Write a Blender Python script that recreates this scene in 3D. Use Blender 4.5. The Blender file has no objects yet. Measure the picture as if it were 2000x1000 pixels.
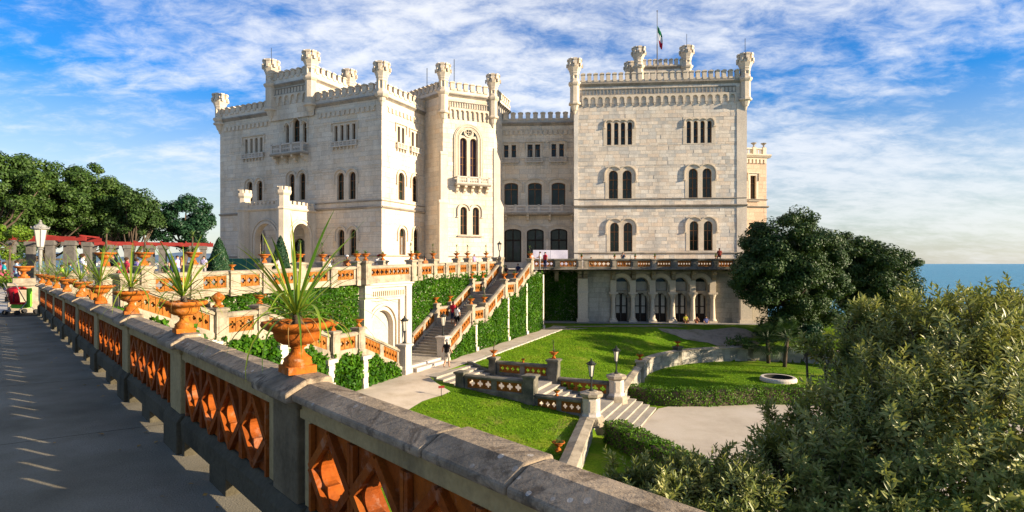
import bpy, bmesh, math, random
import numpy as np
from mathutils import Vector, Matrix, Euler
R = math.radians
rng = random.Random(7)
nrg = np.random.default_rng(11)
scene = bpy.context.scene
COL = scene.collection
# ---------------------------------------------------------------- camera, sky, sun
# the camera eye is the origin of the scene: z = 0 is eye level, the promenade is 1.65 m below
cam_d = bpy.data.cameras.new('camera'); cam = bpy.data.objects.new('camera', cam_d); COL.objects.link(cam)
cam.rotation_euler = (R(90), 0, 0)
cam_d.lens = 20.0; cam_d.sensor_width = 36.0; cam_d.shift_y = 0.0075
cam_d.clip_start = 0.05; cam_d.clip_end = 60000
scene.camera = cam
SUN_AZ, SUN_EL = R(107), R(16)          # azimuth measured from the view direction to the right
sdir = Vector((math.sin(SUN_AZ)*math.cos(SUN_EL), math.cos(SUN_AZ)*math.cos(SUN_EL), math.sin(SUN_EL)))
sl = bpy.data.lights.new('sun', 'SUN'); so = bpy.data.objects.new('sun', sl); COL.objects.link(so)
sl.energy = 5.0; sl.angle = R(0.5); sl.color = (1.0, 0.82, 0.60)
so.rotation_euler = sdir.to_track_quat('Z', 'Y').to_euler()
scene.view_settings.view_transform = 'Standard'; scene.view_settings.look = 'None'
scene.view_settings.exposure = 1.34; scene.view_settings.gamma = 1.0; scene.view_settings.use_curve_mapping = False
w = bpy.data.worlds.new('World'); scene.world = w; w.use_nodes = True
wn = w.node_tree; wn.nodes.clear()
def wnode(t, **k):
    n = wn.nodes.new(t)
    for a, b in k.items(): setattr(n, a, b)
    return n
wl = wn.links.new
sky = wnode('ShaderNodeTexSky', sky_type='NISHITA', sun_disc=False, sun_elevation=SUN_EL, sun_rotation=SUN_AZ, air_density=1.0, dust_density=0.15, ozone_density=2.5)
tc = wnode('ShaderNodeTexCoord'); sep = wnode('ShaderNodeSeparateXYZ'); wl(tc.outputs['Generated'], sep.inputs[0])
def wmath(op, a, b=None, clamp=False):
    n = wnode('ShaderNodeMath', operation=op, use_clamp=clamp)
    for i, q in enumerate((a, b)):
        if q is None: continue
        if isinstance(q, (int, float)): n.inputs[i].default_value = q
        else: wl(q, n.inputs[i])
    return n.outputs[0]
den = wmath('ADD', wmath('MAXIMUM', sep.outputs[2], 0.0), 0.22)
cx = wmath('DIVIDE', sep.outputs[0], den); cy = wmath('DIVIDE', sep.outputs[1], den)
def wnoise(sx, sy, off, scale, detail, rough, dist=0.0):
    cb = wnode('ShaderNodeCombineXYZ'); wl(wmath('MULTIPLY', cx, sx), cb.inputs[0]); wl(wmath('MULTIPLY', cy, sy), cb.inputs[1]); cb.inputs[2].default_value = off
    n = wnode('ShaderNodeTexNoise', noise_dimensions='3D'); wl(cb.outputs[0], n.inputs['Vector'])
    n.inputs['Scale'].default_value = scale; n.inputs['Detail'].default_value = detail; n.inputs['Roughness'].default_value = rough; n.inputs['Distortion'].default_value = dist
    return n.outputs[0]
big = wnoise(0.8, 1.0, 3.1, 0.95, 3, 0.5, 0.5)
fine = wnoise(1.0, 1.35, 7.7, 8.0, 12, 0.66, 0.3)
wisp = wnoise(0.7, 1.5, 1.3, 2.2, 8, 0.62, 0.7)
val = wmath('ADD', wmath('ADD', wmath('ADD', wmath('MULTIPLY', big, 0.7), wmath('MULTIPLY', fine, 0.55)), wmath('MULTIPLY', wisp, 0.42)), wmath('MULTIPLY', sep.outputs[0], 0.07))
mr = wnode('ShaderNodeMapRange', interpolation_type='SMOOTHSTEP'); wl(val, mr.inputs[0])
mr.inputs[1].default_value = 0.71; mr.inputs[2].default_value = 1.06; mr.inputs[3].default_value = 0.04; mr.inputs[4].default_value = 0.88
hs = wnode('ShaderNodeHueSaturation'); rise = wmath('MINIMUM', wmath('MULTIPLY', wmath('MAXIMUM', sep.outputs[2], 0.0), 3.5), 1.0); wl(wmath('ADD', 0.44, wmath('MULTIPLY', rise, 0.33)), hs.inputs['Value']); wl(wmath('ADD', 0.35, wmath('MULTIPLY', rise, 1.33)), hs.inputs['Saturation']); hs.inputs['Hue'].default_value = 0.515; wl(sky.outputs[0], hs.inputs['Color'])
mix = wnode('ShaderNodeMix', data_type='RGBA'); wl(wmath('MULTIPLY', mr.outputs[0], wmath('ADD', 0.5, wmath('MULTIPLY', rise, 0.5))), mix.inputs[0]); wl(hs.outputs[0], mix.inputs[6])
mix.inputs[7].default_value = (4.0, 4.05, 4.15, 1)
bg = wnode('ShaderNodeBackground'); bg.inputs['Strength'].default_value = 0.105; wl(mix.outputs[2], bg.inputs['Color'])
wo = wnode('ShaderNodeOutputWorld'); wl(bg.outputs[0], wo.inputs['Surface'])

# ---------------------------------------------------------------- helpers: materials
def new_mat(name):
    m = bpy.data.materials.new(name); m.use_nodes = True
    nt = m.node_tree; nt.nodes.clear()
    return m, nt
class NT:
    def __init__(s, nt): s.nt = nt
    def n(s, t, ins=None, **k):
        x = s.nt.nodes.new(t)
        for a, b in k.items(): setattr(x, a, b)
        for a, b in (ins or {}).items():
            i = x.inputs[a]
            if hasattr(b, 'is_output') or isinstance(b, bpy.types.NodeSocket): s.nt.links.new(b, i)
            else: i.default_value = b
        return x
    def ramp(s, fac, stops, interp='LINEAR'):
        r = s.n('ShaderNodeValToRGB', {0: fac}); cr = r.color_ramp; cr.interpolation = interp
        while len(cr.elements) > 1: cr.elements.remove(cr.elements[-1])
        for i, (p, c) in enumerate(stops):
            e = cr.elements[0] if i == 0 else cr.elements.new(p)
            e.position = p; e.color = tuple(c) + (1,)
        return r.outputs[0]
    def noise(s, scale, detail=4, rough=0.55, vec=None, dist=0):
        x = s.n('ShaderNodeTexNoise', {'Scale': scale, 'Detail': detail, 'Roughness': rough, 'Distortion': dist})
        if vec is not None: s.nt.links.new(vec, x.inputs['Vector'])
        return x.outputs[0]
    def mix(s, f, a, b, blend='MIX'):
        x = s.n('ShaderNodeMix', data_type='RGBA', blend_type=blend)
        for i, q in ((0, f), (6, a), (7, b)):
            if isinstance(q, bpy.types.NodeSocket): s.nt.links.new(q, x.inputs[i])
            else: x.inputs[i].default_value = q if i == 0 else tuple(q) + (1,)
        return x.outputs[2]
    def math(s, op, a, b=0.0):
        x = s.n('ShaderNodeMath', operation=op)
        for i, q in enumerate((a, b)):
            if isinstance(q, bpy.types.NodeSocket): s.nt.links.new(q, x.inputs[i])
            else: x.inputs[i].default_value = q
        return x.outputs[0]
    def mr(s, v, a, b, c=0.0, d=1.0):
        x = s.n('ShaderNodeMapRange', {0: v, 1: a, 2: b, 3: c, 4: d}); return x.outputs[0]
def surf(name, cols, scale=2.0, rough=0.75, bump=0.0, bscale=20.0, island=0.0, stain=0.0, stain_col=(0.05, 0.05, 0.045), stain_scale=0.6, spec=0.12, streak=False, metal=0.0, stain_lo=0.5, bloom=0.0):
    """general procedural surface: noise-driven colour ramp, per-piece tint, stains, bump"""
    m, nt = new_mat(name); t = NT(nt)
    geo = t.n('ShaderNodeNewGeometry'); P = geo.outputs['Position']
    n1 = t.noise(scale, 6, 0.6, P)
    k = len(cols)
    fac = n1
    if island:
        oi = t.n('ShaderNodeObjectInfo')
        rnd = t.math('FRACT', t.math('ADD', geo.outputs['Random Per Island'], t.math('MULTIPLY', oi.outputs['Random'], 7.31)))
        fac = t.math('ADD', t.math('MULTIPLY', n1, 1 - island), t.math('MULTIPLY', rnd, island))
    lo, hi = (0.3, 0.7) if not island else (0.3*(1-island), 0.7 + 0.3*island)
    c = t.ramp(t.mr(fac, lo, hi), [(i/max(1, k-1), x) for i, x in enumerate(cols)])
    if stain:
        if streak:
            mp = t.n('ShaderNodeMapping', {'Vector': P, 'Scale': (1.0, 1.0, 0.22)}); sv = mp.outputs[0]
        else: sv = P
        sn = t.noise(stain_scale, 8, 0.65, sv)
        c = t.mix(t.math('MULTIPLY', t.mr(sn, stain_lo, stain_lo+0.2), stain), c, stain_col)
    if bloom: c = t.mix(t.math('MULTIPLY', t.mr(t.noise(stain_scale*2.3, 7, .7, P, .5), .55, .68), bloom), c, (.52, .40, .29))
    fn = t.noise(bscale, 6, 0.6, P)
    c = t.mix(t.mr(fn, 0.35, 0.65, 0.0, 0.22), c, (0.0, 0.0, 0.0))
    b = t.n('ShaderNodeBsdfPrincipled', {'Base Color': c, 'Roughness': rough, 'Specular IOR Level': spec, 'Metallic': metal})
    if bump:
        bp = t.n('ShaderNodeBump', {'Strength': bump, 'Distance': 0.02, 'Height': fn}); nt.links.new(bp.outputs[0], b.inputs['Normal'])
    o = t.n('ShaderNodeOutputMaterial', {'Surface': b.outputs[0]})
    return m
def leafmat(name, cols, transl=0.3, rough=0.45, spec=0.3, tcol=None, clump=0.0):
    m, nt = new_mat(name); t = NT(nt)
    geo = t.n('ShaderNodeNewGeometry'); oi = t.n('ShaderNodeObjectInfo')
    rnd = t.math('FRACT', t.math('ADD', geo.outputs['Random Per Island'], t.math('MULTIPLY', oi.outputs['Random'], 3.7)))
    if clump:
        n1 = t.mr(t.noise(clump, 3, 0.5, geo.outputs['Position']), 0.35, 0.65)
        rnd = t.math('ADD', t.math('MULTIPLY', rnd, 0.55), t.math('MULTIPLY', n1, 0.45))
    c = t.ramp(rnd, [(i/max(1, len(cols)-1), x) for i, x in enumerate(cols)])
    b = t.n('ShaderNodeBsdfPrincipled', {'Base Color': c, 'Roughness': rough, 'Specular IOR Level': spec})
    tl = t.n('ShaderNodeBsdfTranslucent', {'Color': t.mix(0.6, c, tcol or (0.16, 0.24, 0.02))})
    mx = t.n('ShaderNodeMixShader', {0: transl, 1: b.outputs[0], 2: tl.outputs[0]})
    t.n('ShaderNodeOutputMaterial', {'Surface': mx.outputs[0]})
    return m
M = {}
M['ashlar'] = surf('ashlar', [(.42,.405,.365), (.70,.60,.47), (.77,.68,.55), (.55,.52,.46), (.80,.73,.61), (.74,.60,.45), (.50,.48,.43), (.74,.65,.52)], 0.5, .8, .25, 9, island=.62, stain=.42, stain_col=(.30,.27,.23), stain_scale=.5, streak=True, stain_lo=.49)
M['ashlar_warm'] = surf('ashlar_warm', [(.54,.48,.395), (.70,.58,.43), (.73,.63,.485), (.62,.55,.445), (.76,.67,.53), (.70,.56,.395), (.68,.595,.46)], 0.45, .8, .22, 9, island=.5, stain=.5, stain_col=(.33,.27,.2), stain_scale=.45, stain_lo=.48, streak=True)
M['ashlar_pink'] = surf('ashlar_pink', [(.46,.33,.22), (.60,.43,.30), (.64,.49,.36)], 0.5, .8, .2, 9, island=.5, stain=.3, stain_col=(.3,.22,.16), stain_scale=.5)
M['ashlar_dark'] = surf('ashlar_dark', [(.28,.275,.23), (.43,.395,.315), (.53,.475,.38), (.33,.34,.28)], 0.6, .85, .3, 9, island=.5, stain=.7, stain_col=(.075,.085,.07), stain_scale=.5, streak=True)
M['mortar'] = surf('mortar', [(.2,.185,.16), (.27,.25,.215)], 1.0, .9)
M['trim'] = surf('trim', [(.56,.475,.355), (.70,.60,.46)], 0.8, .8, .15, 12, stain=.35, stain_col=(.22,.2,.18), stain_scale=.8, streak=True)
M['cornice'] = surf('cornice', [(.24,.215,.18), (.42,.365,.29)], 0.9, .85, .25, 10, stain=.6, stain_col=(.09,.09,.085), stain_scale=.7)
M['wood'] = surf('dark_wood', [(.14,.07,.03), (.24,.125,.055)], 3, .5)
M['door_wood'] = surf('door_wood', [(.018,.012,.009), (.035,.022,.014)], 3, .45)
m, nt = new_mat('window_glass'); t = NT(nt); g = t.n('ShaderNodeNewGeometry')
c = t.ramp(t.noise(0.8, 3, .5, g.outputs['Position']), [(.35, (.006,.010,.009)), (.6, (.012,.026,.02)), (.72, (.03,.03,.04))])
b = t.n('ShaderNodeBsdfPrincipled', {'Base Color': c, 'Roughness': .1, 'Specular IOR Level': .3}); t.n('ShaderNodeOutputMaterial', {'Surface': b.outputs[0]}); M['glass'] = m
M['linen'] = surf('linen_curtain', [(.16,.15,.135), (.24,.23,.21)], 6, .9)
M['curtain'] = surf('dark_blind', [(.035,.025,.05), (.06,.045,.075)], 2, .5)
M['bal_stone'] = surf('balustrade_stone', [(.24,.20,.145), (.36,.305,.22), (.43,.37,.275)], 1.3, .85, .35, 14, stain=.8, stain_col=(.085,.078,.06), stain_scale=.9, stain_lo=.5)
M['bal_dark'] = surf('weathered_stone', [(.10,.095,.075), (.18,.165,.125), (.27,.24,.18)], 1.2, .9, .4, 14, stain=.85, stain_col=(.05,.055,.045), stain_scale=.8, stain_lo=.45)
M['pale_stone'] = surf('pale_stone', [(.52,.46,.38), (.62,.56,.47)], 1.0, .8, .2, 12, stain=.35, stain_col=(.3,.27,.23), stain_scale=.8, streak=True)
M['terracotta'] = surf('terracotta', [(.30,.075,.008), (.42,.115,.012), (.46,.16,.022)], 3.0, .85, .4, 40, stain=.6, stain_col=(.13,.05,.02), stain_scale=5, bloom=.4)
M['tile_near'] = surf('near_terracotta_tile', [(.17,.034,.004), (.29,.066,.006), (.36,.10,.012)], 2.4, .8, .3, 34, island=.35, stain=.55, stain_col=(.09,.032,.014), stain_scale=3, bloom=.25)  # darker red copy of the tile: shade of the near side put into its colour
M['tile'] = surf('terracotta_tile', [(.24,.075,.013), (.35,.13,.024), (.30,.10,.014), (.40,.19,.05)], 2.0, .8, .2, 30, island=.5, stain=.4, stain_col=(.22,.09,.03), stain_scale=4)
M['stair'] = surf('stair_stone', [(.30,.27,.22), (.42,.375,.30)], 1.4, .85, .3, 12, stain=.5, stain_col=(.16,.15,.13), stain_scale=.9)
M['pier_dark'] = surf('dark_stained_pier', [(.10,.078,.045), (.19,.15,.09), (.26,.21,.135)], 2.0, .9, .5, 30, stain=.6, stain_col=(.05,.042,.028), stain_scale=2.2, streak=True)
M['iron'] = surf('lamp_iron', [(.02,.025,.024), (.04,.045,.04)], 5, .5)
M['soil'] = surf('soil', [(.05,.035,.02), (.09,.06,.035)], 20, .95, .5, 60)
M['bark'] = surf('bark', [(.06,.045,.03), (.12,.09,.065)], 3, .95, .7, 14)
M['red_beam'] = surf('red_painted_timber', [(.17,.018,.016), (.25,.03,.024)], 2, .65, .2, 20)
M['grey_stone'] = surf('grey_column_stone', [(.09,.085,.075), (.16,.15,.135)], 2, .9, .3, 14)
# ---------------------------------------------------------------- helpers: geometry
class MB:
    def __init__(s): s.v = []; s.f = []; s.m = []
    def add(s, vs, fs, mi=0):
        b = len(s.v); s.v += [tuple(p) for p in vs]
        for f in fs: s.f.append([b+i for i in f]); s.m.append(mi)
    def box(s, F, a0, a1, n0, n1, z0, z1, mi=0, skip=()):
        vs = [F(a, n, z) for z in (z0, z1) for n in (n0, n1) for a in (a0, a1)]
        fs = {'b': (0,2,3,1), 't': (4,5,7,6), 'i': (0,1,5,4), 'o': (2,6,7,3), 'l': (0,4,6,2), 'r': (1,3,7,5)}
        s.add(vs, [q for k, q in fs.items() if k not in skip], mi)
    def extr(s, F, a0, a1, prof, mi=0, dz=0.0, caps=True):
        """profile [(n,z)...] swept along s from a0 to a1; dz = rise over the run"""
        k = len(prof)
        vs = [F(a0, n, z) for n, z in prof] + [F(a1, n, z+dz) for n, z in prof]
        fs = [(i, (i+1) % k, k+(i+1) % k, k+i) for i in range(k)]
        if caps: fs += [tuple(range(k))[::-1], tuple(range(k, 2*k))]
        s.add(vs, fs, mi)
    def prism(s, F, poly, n0, n1, mi=0):
        k = len(poly)
        vs = [F(a, n0, z) for a, z in poly] + [F(a, n1, z) for a, z in poly]
        s.add(vs, [(i, (i+1) % k, k+(i+1) % k, k+i) for i in range(k)] + [tuple(range(k))[::-1], tuple(range(k, 2*k))], mi)
    def lathe(s, c, prof, seg=16, rot=0.0, mi=0, sq=False, cap=True):
        vs = []; k = len(prof)
        for r, z in prof:
            for i in range(seg):
                a = rot + 2*math.pi*i/seg
                vs.append((c[0]+r*math.cos(a), c[1]+r*math.sin(a), c[2]+z))
        fs = [(j*seg+i, j*seg+(i+1) % seg, (j+1)*seg+(i+1) % seg, (j+1)*seg+i) for j in range(k-1) for i in range(seg)]
        if cap: fs += [tuple(range(seg))[::-1], tuple((k-1)*seg+i for i in range(seg))]
        s.add(vs, fs, mi)
    def tube(s, pts, rad, seg=8, mi=0):
        pts = [Vector(p) for p in pts]; vs = []
        if not hasattr(rad, '__len__'): rad = [rad]*len(pts)
        for i, p in enumerate(pts):
            d = (pts[min(i+1, len(pts)-1)] - pts[max(i-1, 0)])
            d = d.normalized() if d.length > 1e-9 else Vector((0,0,1))
            q = d.cross(Vector((0.37, 0.93, 0.05)) if abs(d.y) < .8 else Vector((.93, .1, .37))).normalized(); r = d.cross(q)
            for j in range(seg):
                a = 2*math.pi*j/seg
                vs.append(p + (q*math.cos(a) + r*math.sin(a))*rad[i])
        k = len(pts)
        s.add(vs, [(j*seg+i, j*seg+(i+1) % seg, (j+1)*seg+(i+1) % seg, (j+1)*seg+i) for j in range(k-1) for i in range(seg)] + [tuple(range(seg))[::-1], tuple((k-1)*seg+i for i in range(seg))], mi)
    def build(s, name, mats, parent=None, smooth=False, kind=None):
        if not isinstance(mats, (list, tuple)): mats = [mats]
        o0 = ORG.get(parent.name, Vector((0,0,0))) if parent is not None else Vector((0,0,0))
        me = bpy.data.meshes.new(name)
        v = np.array(s.v, dtype=np.float64).reshape(-1, 3) - np.array(o0)
        me.from_pydata(v.tolist(), [], s.f); 
        for q in mats: me.materials.append(q)
        if len(mats) > 1: me.polygons.foreach_set('material_index', s.m)
        bm = bmesh.new(); bm.from_mesh(me); bmesh.ops.recalc_face_normals(bm, faces=bm.faces); bm.to_mesh(me); bm.free()
        if smooth: me.polygons.foreach_set('use_smooth', [True]*len(me.polygons))
        return link(name, me, parent, kind)
ORG = {}
def link(name, me, parent=None, kind=None):
    o = bpy.data.objects.new(name, me); COL.objects.link(o)
    if parent is not None: o.parent = parent; ORG[o.name] = ORG.get(parent.name, Vector((0,0,0)))
    else: ORG[o.name] = Vector((0,0,0))
    if kind: o['kind'] = kind
    return o
def thing(name, label, cat, loc=(0,0,0), group=None, rotz=0.0):
    o = bpy.data.objects.new(name, None); COL.objects.link(o); o.empty_display_size = .3
    o.location = loc; o.rotation_euler = (0, 0, rotz); ORG[o.name] = Vector(loc)
    return tag(o, label, cat, group)
def tag(o, label, cat, group=None, kind=None):
    o['label'] = label; o['category'] = cat
    if group: o['group'] = group
    if kind: o['kind'] = kind
    return o
def copy_tree(o, parent=None):
    c = o.copy(); COL.objects.link(c)
    if parent is not None: c.parent = parent
    for ch in list(o.children): copy_tree(ch, c)
    return c
class Fr:
    """upright frame: s along (dx,dy), n outward to the right-hand side normal (dy,-dx), z up"""
    def __init__(s, o, d):
        s.o = Vector((o[0], o[1])); s.d = Vector(d).normalized(); s.n = Vector((s.d.y, -s.d.x)); s.ang = math.atan2(s.d.y, s.d.x)
    def __call__(s, a, n, z):
        return (s.o.x + s.d.x*a + s.n.x*n, s.o.y + s.d.y*a + s.n.y*n, z)
    def S(s, px):
        k = (px-1000)/1111
        return (k*s.o.y - s.o.x)/(s.d.x - k*s.d.y)
    def D(s, px): return s.o.y + s.S(px)*s.d.y
    def Z(s, px, py): return (515-py)*s.D(px)/1111
def frame2(p, q): return Fr(p, (q[0]-p[0], q[1]-p[1]))
IDF = Fr((0,0), (1,0)); IDF.n = Vector((0,1))
def at(px, py, d): return Vector(((px-1000)*d/1111, d, (515-py)*d/1111))
A = Vector((.904, -.427)); B = Vector((.427, .904)); O2 = Vector((-4.78, 38.5))
def UV(u, v): q = O2 + A*u + B*v; return (q.x, q.y)
def toUV(x, y): q = Vector((x, y)) - O2; return q.dot(A), q.dot(B)
def sstep(a, b, x): t = min(1, max(0, (x-a)/(b-a))); return t*t*(3-2*t)
def lerp(a, b, t): return a + (b-a)*t
# ---------------------------------------------------------------- the setting: ground, paths, sea, hills
CIR = Vector((21.0, 39.6)); CR = 11.8
PW = (9.3, 42.3)                        # pier where the straight wall meets the curved one
L2P = UV(11.97, .3); L1P = UV(12.0, -4.7)
def lower(x, y):
    u, v = toUV(x, y)
    if v < .3: return u > 12.05+max(0, -5.4-v)*.2
    if y < PW[1]: return x > lerp(L2P[0], PW[0], (y-L2P[1])/(PW[1]-L2P[1]))
    if x > CIR.x+8 and y < CIR.y+9: return True
    return (Vector((x, y))-CIR).length < CR
def gz_up(u, v):
    return -6.6 + .022*max(-10, min(22, v)) - min(1.2, .12*max(0, u-1.9))*(1-sstep(11, 21, v))
def gz(x, y):
    u, v = toUV(x, y)
    z = -8.75 if lower(x, y) else gz_up(u, v)
    dc = (Vector((x, y))-CIR).length-CR
    if z > -8.7 and -.5 < dc < 5 and y > PW[1]-1: z = lerp(-7.5, z, sstep(.2, 5, dc))
    if 2.3 < u < 13 and -4.52 < v < .0: z = -9.2
    if y > 52: z -= 14*sstep(36.5, 43, x)
    else: z -= 14*sstep(44, 56, x)
    return z
def grid(name, xs, ys, fz, mats, kind='structure', mapf=None, smooth=True):
    mb = MB(); nx = len(xs)
    for y in ys:
        for x in xs:
            X, Y = mapf(x, y) if mapf else (x, y)
            mb.v.append((X, Y, fz(X, Y)))
    for j in range(len(ys)-1):
        for i in range(nx-1):
            a = j*nx+i; mb.f.append([a, a+1, a+nx+1, a+nx]); mb.m.append(0)
    return mb.build(name, mats, None, smooth, kind)
def fr_(a, b, st): return list(np.arange(a, b+st*.5, st))
# grass
m, nt = new_mat('lawn_grass'); t = NT(nt); g = t.n('ShaderNodeNewGeometry'); P = g.outputs['Position']
c1 = t.ramp(t.mr(t.noise(.5, 5, .6, P), .3, .7), [(0, (.075,.17,.004)), (.5, (.14,.26,.006)), (1, (.25,.30,.02))])
c2 = t.mix(t.mr(t.noise(14, 4, .7, P), .35, .7, 0, .65), c1, (.02,.055,.004))
c3 = t.mix(t.mr(t.noise(.55, 6, .65, P, .4), .56, .72, 0, .6), c2, (.24,.20,.06))
mp = t.n('ShaderNodeMapping', {'Vector': P, 'Scale': (1, 1, .2)})
fnz = t.noise(45, 3, .6, P)
b = t.n('ShaderNodeBsdfPrincipled', {'Base Color': c3, 'Roughness': .9, 'Specular IOR Level': .1})
bp = t.n('ShaderNodeBump', {'Strength': 1.0, 'Distance': .06, 'Height': fnz}); nt.links.new(bp.outputs[0], b.inputs['Normal'])
t.n('ShaderNodeOutputMaterial', {'Surface': b.outputs[0]}); M['grass'] = m
M['path'] = surf('path_gravel', [(.42,.345,.25), (.53,.45,.345), (.59,.51,.405)], .8, .95, .4, 45, stain=.35, stain_col=(.30,.25,.19), stain_scale=.5)
M['court'] = surf('court_gravel', [(.44,.375,.285), (.53,.46,.355), (.57,.50,.40)], .5, .95, .3, 30, stain=.3, stain_col=(.36,.29,.22), stain_scale=.35)
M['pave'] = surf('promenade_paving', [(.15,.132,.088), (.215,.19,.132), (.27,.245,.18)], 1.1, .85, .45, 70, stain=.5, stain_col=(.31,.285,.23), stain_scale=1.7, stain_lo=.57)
M['plinth0'] = surf('dark_joint_and_pit_shade', [(.02,.02,.017), (.04,.04,.03)], 4, .9)
M['gravel'] = surf('white_gravel', [(.46,.43,.38), (.56,.53,.47)], 3, .95, .3, 50)
M['dirt'] = surf('dry_earth', [(.24,.19,.13), (.36,.29,.21), (.18,.15,.08)], .9, .95, .5, 30)
grid('lawn', fr_(-12, 60, .32), fr_(4, 66, .32), gz, M['grass'])
mb = MB()
def sheet(mb, us, vs, uf, z0=.02):
    """strip in the stair axes; uf(v) gives (u_left, u_right)"""
    b = len(mb.v); k = 7
    for v in vs:
        a, c = uf(v)
        for i in range(k):
            u = lerp(a, c, i/(k-1)); x, y = UV(u, v); mb.v.append((x, y, gz_up(u, v)+z0))
    for j in range(len(vs)-1):
        for i in range(k-1):
            q = b+j*k+i; mb.f.append([q, q+1, q+k+1, q+k]); mb.m.append(0)
sheet(mb, None, fr_(-34, .2, .8), lambda v: (-.4, 1.95 if v > -4.7 else min(4.3, 1.95+(-4.7-v)*2.2)+.12*math.sin(v*1.7)))
sheet(mb, None, fr_(.2, 20, .6), lambda v: (.45+.1*math.sin(v*2.1), 1.92))
mb.build('path', M['path'], None, True, 'structure')
mb = MB(); us = fr_(-3, 24, 1.0)
FA = Fr((6.0, 60.2), (.9964, -.085))     # arcade axis: s along the wall, n towards the garden
for i in range(28):
    for n_ in (-1.0, 0.6, 1.9):
        x, y, _ = FA(-4+i*.93, n_, 0); mb.v.append((x, y, max(gz(x, y), -6.25)+.02))
for i in range(27):
    for j in range(2): q = i*3+j; mb.f.append([q, q+1, q+4, q+3]); mb.m.append(0)
mb.build('pavement', surf('grey_flagstones', [(.30,.29,.27), (.40,.385,.355)], 1, .9, .2, 20, stain=.3), None, True, 'structure')
mb = MB(); vs = fr_(.3, 17.5, .6); prev = None
for a_, b_ in zip(vs[:-1], vs[1:]):
    x, y = UV(1.95, a_); x2, y2 = UV(1.95, b_); F = frame2((x, y), (x2, y2)); L = math.hypot(x2-x, y2-y)
    z = gz_up(1.95, a_); mb.extr(F, 0.01, L-.01, [(0, z-.1), (.28, z-.1), (.28, z+.04), (0, z+.04)], 0, gz_up(1.95, b_)-z)
mb.build('kerb', M['pale_stone'], None, False, 'structure')
mb = MB()
crt = [(5.9, 28.5), UV(14.1, 2.0), (9.6, 34.8), (12, 34.85), (15, 35.3), (22, 35), (30, 34), (36, 20), (30, 6), (11, 6), (9, 18), (7.6, 24)]
mb.add([(x, y, -8.73) for x, y in crt], [tuple(range(len(crt)))]); mb.build('court', M['court'], None, False, 'structure')
# dry earth under the oak and along the arcade
mb = MB()
for (px, py, d0, rx, ry) in [(1400, 648, 53.5, 4.2, 1.7), (1080, 649, 54, 3.2, .55), (1230, 645, 55.6, 6.0, .5)]:
    c = at(px, py, d0); b0 = len(mb.v); k = 22
    mb.v.append((c.x, c.y, gz(c.x, c.y)+.03))
    for i in range(k):
        a_ = 2*math.pi*i/k; rr = 1+.25*math.sin(3*a_+px)+.12*math.sin(7*a_)
        x, y = c.x+rx*rr*math.cos(a_), c.y+ry*rr*math.sin(a_); mb.v.append((x, y, gz(x, y)+.03))
    for i in range(k): mb.f.append([b0, b0+1+i, b0+1+(i+1) % k]); mb.m.append(0)
mb.build('dry_earth', M['dirt'], None, True, 'structure')
# promenade and terrace
PL = lambda d, n=0.0: (1.60-.9226*d + n*.735, d + n*.678)     # point on the promenade balustrade at depth d, n metres outside its inner edge
mb = MB(); jd = 20.2
mb.add([PL(-4, .3)+(-1.65,), PL(jd-1.2, .3)+(-1.65,), (PL(jd-1.2, .12)[0]-14, PL(jd-1.2, .12)[1]-1.0, -1.65), (-14, -6, -1.65)], [(0,1,2,3)])
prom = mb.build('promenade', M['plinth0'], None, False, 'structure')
Fp = Fr(PL(-4, .29), (-.6784, .7346)); a_ = 0.0; rp = random.Random(4)
while a_ < 30:
    b_ = a_+3.3
    for n0_, n1_ in ((-2.77, -.004), (-5.4, -2.782)):
        mb = MB(); sk = .55; zt_ = -1.643
        mb.add([Fp(min(a_+.006-sk*n0_*.35, 99), n0_, zt_), Fp(b_-.006-sk*n0_*.35, n0_, zt_), Fp(b_-.006-sk*n1_*.35, n1_, zt_), Fp(a_+.006-sk*n1_*.35, n1_, zt_)], [(0,1,2,3)])
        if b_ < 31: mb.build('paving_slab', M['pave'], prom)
    a_ = b_
mb = MB(); q0 = UV(-3.3, -21.7); q1 = UV(.2, -21.0)
mb.add([PL(jd-1.2, .12)+(-1.652,), UV(.2, -22.5)+(-1.652,), UV(.2, -20.6)+(-1.652,), UV(-3.3, -20.6)+(-1.652,), UV(-3.3, -15)+(-1.652,), UV(-80, -15)+(-1.652,), (-70, 5, -1.652), (-30, 5, -1.652)], [tuple(range(8))])
mb.build('gravel_terrace', M['gravel'], None, False, 'structure')
FZ = lambda v: -1.05+.02*v if v < 15 else -.75+.2*sstep(15, 17, v)
mb = MB(); vs = [-20.6, -18, -14, -8, 0, 8, 15, 17, 21, 30, 60]
for v in vs:
    z = FZ(v) if v > -20 else -1.64
    for u in (-90, -30, -3.25): mb.v.append(UV(u, v)+(z,))
for j in range(len(vs)-1):
    for i in range(2): q = j*3+i; mb.f.append([q, q+1, q+4, q+3]); mb.m.append(0)
b0 = len(mb.v); mb.v += [UV(-3.25, 17)+(-.55,), UV(.25, 17)+(-.55,), UV(.25, 19.6)+(-.55,), FA(22, .9, -.55), FA(22, -7, -.55), FA(-4, -16, -.55), UV(-3.25, 60)+(-.55,)]
mb.f.append([b0+i for i in range(7)]); mb.m.append(0)
mb.build('terrace', surf('terrace_paving', [(.50,.45,.37), (.62,.56,.47)], .8, .9, .2, 25), None, False, 'structure')
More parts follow.
